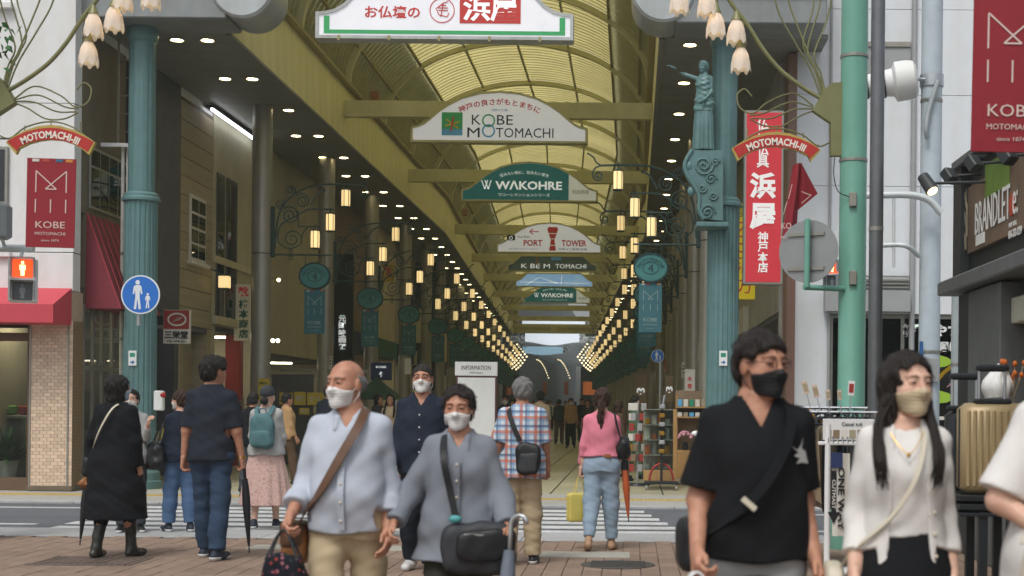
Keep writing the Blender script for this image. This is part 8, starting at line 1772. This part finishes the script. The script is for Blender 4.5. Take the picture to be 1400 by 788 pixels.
# ================================================================ gift shop goods at the right of the entrance
M('wood_pale', '#b08a58', .5, var=.12, scale=3, stretch=(4, 1, .4)); Yq = 24.2
sc = thing('display_case', 'pale wooden glazed display case of small gifts at shop edge', 'display case', at(902, 672, Yq)); x0, x1 = X_(880, 600, Yq), X_(925, 600, Yq); zt, zm = Z_(900, 560, Yq), Z_(900, 643, Yq)
MB().bbox(x0, x1, Yq, Yq + .4, .14, zm, .006).build('drawer_front', 'wood_pale', sc); MB().bbox(x1 - .06, x1, Yq, Yq + .4, zm + .002, zt, .004).build('side', 'wood_pale', sc); MB().box(x0, x1 - .062, Yq + .38, Yq + .4, zm, zt).build('back', 'wall_grey', sc)
for k in range(4): z = zm + (zt - zm) * (k + 1) / 4; MB().box(x0, x1 - .062, Yq + .01, Yq + .379, z - .012, z).build('shelf', 'pot', sc)
MB().box(x0, x1 - .062, Yq + .002, Yq + .006, zm, zt).build('glass', 'pane_glass', sc)
i = 0
for r in range(4):
 for q in range(4): z = zm + (zt - zm) * r / 4 + .002; xx = x0 + .02 + q * (x1 - x0 - .1) / 4; hh_ = .1 + .06 * ((q + r) % 3); tag(MB().bbox(xx, xx + .09, Yq + .08 + .04 * (q % 2), Yq + .2, z, z + hh_, .012).build('gift_box', ('panel_grey', 'pack_gold', 'panel_orange', 'steel', 'panel_white')[i * 3 % 5]), f'small gift box on shelf {("one", "two", "three", "four")[r]} of the wooden display case, {ORD[q]} from the left', 'gift box', 'gifts in the display case'); i += 1
st = thing('rolling_rack', 'black rolling rack with red hoop before the display case', 'rack', at(905, 676, 23.9)); Yq = 23.9; c = at(904, 676, Yq); MB().bbox(c.x - .29, c.x + .29, Yq - .12, Yq + .12, .1, .15, .01).build('base', 'case_black', st); MB().bbox(c.x - .022, c.x + .022, Yq - .02, Yq + .02, .15, Z_(904, 560, Yq), .004).build('post', 'case_black', st); q = at(909, 540, Yq); MB().tube([(c.x, Yq, Z_(904, 561, Yq)), q], .02, 8).build('raked_top', 'steel', st, 40)
for dx in (-.25, .25): MB().lathe([(.05, -.02), (.05, .02)], 16, (c.x + dx, Yq - .05, .052), 'X').build('caster', 'wall_grey', st, 40)
MB().tube([(c.x + .2 * math.cos(a), Yq + .06, .16 + .28 * math.sin(a)) for a in [i * PI / 12 for i in range(13)]], .02, 8).build('hoop', 'panel_red', st, 60)
for k in range(6): z = .62 + k * .15; MB().bbox(c.x - .05, c.x + .05, Yq - .09, Yq - .021, z, z + .07, .012).build('hanging_charm', ('gold', 'steel')[k % 2], st)
Yq = 25.4; us = thing('shelf_unit', 'wooden shelf unit of boxes and flowers beside right green column', 'shelf', at(945, 665, Yq)); x0, x1 = X_(924, 600, Yq), 1.75
for z0, z1, mt in ((.12, .62, 'wood_pale'),): MB().bbox(x0, x1, Yq, Yq + .5, z0, z1, .008).build('cabinet', mt, us)
for z in (1.2, 1.38): MB().bbox(x0, x1, Yq, Yq + .45, z, z + .025, .004).build('shelf', 'wood_pale', us)
MB().box(x0, x1, Yq + .46, Yq + .5, .62, 1.7).build('back', 'wall_umber', us)
for x in (x0 + .02, x1 - .02): MB().box(x - .02, x + .02, Yq + .3, Yq + .459, .62, 1.6).build('upright', 'wood_pale', us)
for r, z in enumerate((1.226, 1.406)):
 for k in range(7): xx = x0 + .03 + k * .105; tag(MB().bbox(xx, xx + .08, Yq + .05, Yq + .2, z, z + .08 + .05 * ((k * 3 + r) % 3), .006).build('boxed_gift', ('panel_white', 'shop_beige', 'sign_sky', 'panel_white', 'exit_green')[(k + r * 2) % 5]), f'boxed gift on the {("lower", "upper")[r]} shelf by right green column, {ORD[k]} from the left', 'gift box', 'boxed gifts on the shelves')
for i, (x, mt) in enumerate(((.95, 'sticker_pink'), (1.15, 'sign_pale'), (1.42, 'sticker_pink'))):
 c = Vector((x, Yq + .15, .622)); t = thing('flower_vase', f'vase of pale flowers on the wooden cabinet, {ORD[i]} from the left', 'flowers', tuple(c)); MB().lathe([(.04, 0), (.06, .06), (.045, .12), (.055, .15)], 16, c).build('vase', 'case_black', t, 60)
 for k in range(16): a, e = random.uniform(0, 6.3), random.uniform(.2, 1.5); MB().ell(c + Vector((.12 * math.cos(a) * math.cos(e), .1 * math.sin(a) * math.cos(e), .2 + .13 * math.sin(e))), .03, 7, 5).build('blossom', mt, t, 180)
Yq = 25.2; x = X_(872, 600, Yq); t = thing('spinner_rack', 'tall wire spinner rack of small goods left of the display case', 'rack', (x, Yq, 0)); MB().tube([(x, Yq, 0), (x, Yq, 1.5)], .02, 8).build('post', 'steel', t); MB().lathe([(.22, 0), (.2, .04)], 20, (x, Yq, 0)).build('foot', 'case_black', t)
for k in range(7):
 for j in range(5): a = j * 1.257 + k * .3; MB().bbox(x + .13 * math.cos(a) - .045, x + .13 * math.cos(a) + .045, Yq + .13 * math.sin(a) - .02, Yq + .13 * math.sin(a) + .02, .25 + k * .18, .38 + k * .18, .005).build('packet', random.choice(('panel_grey', 'panel_red', 'panel_white', 'gold', 'wall_umber')), t)
board('nobori_flag', 'white vertical flag with red marks behind the shelf unit', 936, 505, 950, 562, 27., 'panel_white', .01, tuple((s_, 943, 518 + i * 10, 6, 7, 'sign_red') for i, s_ in enumerate('大安売')), 'flag', arm=False); board('shop_curtain', 'brown shop curtain with white rings deep on the right', 869, 513, 884, 553, 34., 'wall_umber', .02, (('∞', 876, 535, 11, 9, 'sign_pale'),), 'curtain', arm=False); board('shop_curtain', 'brown shop curtain half hidden right of the blue sign', 910, 515, 920, 550, 31., 'wall_umber', .02, (('∞', 915, 533, 9, 9, 'sign_pale'),), 'curtain', arm=False)
for (a, b_, c_, d_, lb) in ((955, 469, 959, 495, 'white vertical plate with black characters left of right green column'), (932, 496, 936, 517, 'small white vertical plate deep on the right wall')): board('wall_plate', lb, a, b_, c_, d_, 29.3, 'panel_white', .02, tuple((s_, (a + c_) / 2, b_ + 4 + i * 5, 2.6, 3.5, 'ink') for i, s_ in enumerate('元町四丁')), arm=False)
for i, (px, Y, lb) in enumerate(((690, 131., 'orange boxy shop sign far left of the globes'), (806, 131., 'orange boxy shop sign far right of the globes'), (745, 160., 'tiny orange sign deep in the far arcade, left'), (774, 160., 'tiny orange sign deep in the far arcade, right'))): board('far_sign', lb, px - (9 if i < 2 else 3), 522, px + (9 if i < 2 else 3), 540, Y, 'panel_orange', .3, arm=False)
# small leaves of a street tree poking in at top left
t = thing('street_tree', 'green leafy twig at the upper left edge', 'tree', (-7.1, 14., 0)); MB().lathe([(.12, 0), (.08, 2.4), (.06, 4.2)], 12, (-7.1, 14., 0)).build('trunk', 'timber_dark', t, 50); c = at(-2, 48, 14.); lm = MB().add([(0, 0, 0), (.03, .012, -.03), (0, .0, -.1), (-.03, .012, -.03)], [(0, 1, 2), (0, 2, 3)]); lfm = mesh('leaf', lm.v, lm.f, 'leaf')
MB().tube([(-7.1, 14., 3.6), (c.x - .2, 14., c.z)], .03, 6).build('branch', 'timber_dark', t)
for k in range(220):
 v_ = Vector((random.gauss(-.38, .2), random.gauss(0, .22), random.gauss(.02, .2))); o = link('leaf', lfm, t, c + v_ - Vector((-7.1, 14., 0))); o.rotation_euler = (random.uniform(-1, 1), random.uniform(-1, 1), random.uniform(0, 6.3))
# shoe racks and boxes standing outside the left shops
for i, (y, px, lb) in enumerate(((29.6, 300, 'outside the shoe shop'), (31.9, 338, 'beneath the cream upright sign'), (37.5, 414, 'beside the slatted hoarding'))):
 x = X_(px, 600, y); t = thing('goods_rack', f'slanted metal rack of boxed goods {lb}', 'rack', (x, y, 0))
 for s_ in (-.4, .4): MB().bar((x + s_, y, 0), (x + s_, y + .35, 1.5), .03).build('upright', 'frame_alu', t)
 for k in range(4): MB().bbox(x - .42, x + .42, y + .02 + k * .08, y + .32 + k * .08, .25 + k * .36, .27 + k * .36, .004).build('shelf', 'frame_alu', t)
 for k in range(4):
  for j in range(5): MB().bbox(x - .39 + j * .16, x - .26 + j * .16, y + .04 + k * .08, y + .24 + k * .08, .272 + k * .36, .272 + k * .36 + .09 + .07 * ((j * 3 + k + i) % 3), .006).build('boxed_goods', ('panel_white', 'shop_beige', 'panel_red', 'cl_grey', 'paper_yellow', 'wall_umber')[(j * 2 + k * 3 + i) % 6], t)
# ================================================================ haze volume, added to lift the dark tones
hm_ = bpy.data.materials.new('air'); hm_.use_nodes = True; hn = hm_.node_tree.nodes; hn.remove(hn['Principled BSDF']); pv_ = hn.new('ShaderNodeVolumePrincipled'); pv_.inputs['Color'].default_value = (.82, .94, .93, 1); pv_.inputs['Density'].default_value = .0011; pv_.inputs['Anisotropy'].default_value = .3
hm_.node_tree.links.new(pv_.outputs[0], hn['Material Output'].inputs['Volume']); MATS['air'] = hm_
tag(MB().box(-70, 60, -14, 310, -2.3, 24).build('haze', 'air'), 'thin pale haze added over the street to lift the dark tones', None, None, 'stuff'); S.cycles.volume_bounces = 1
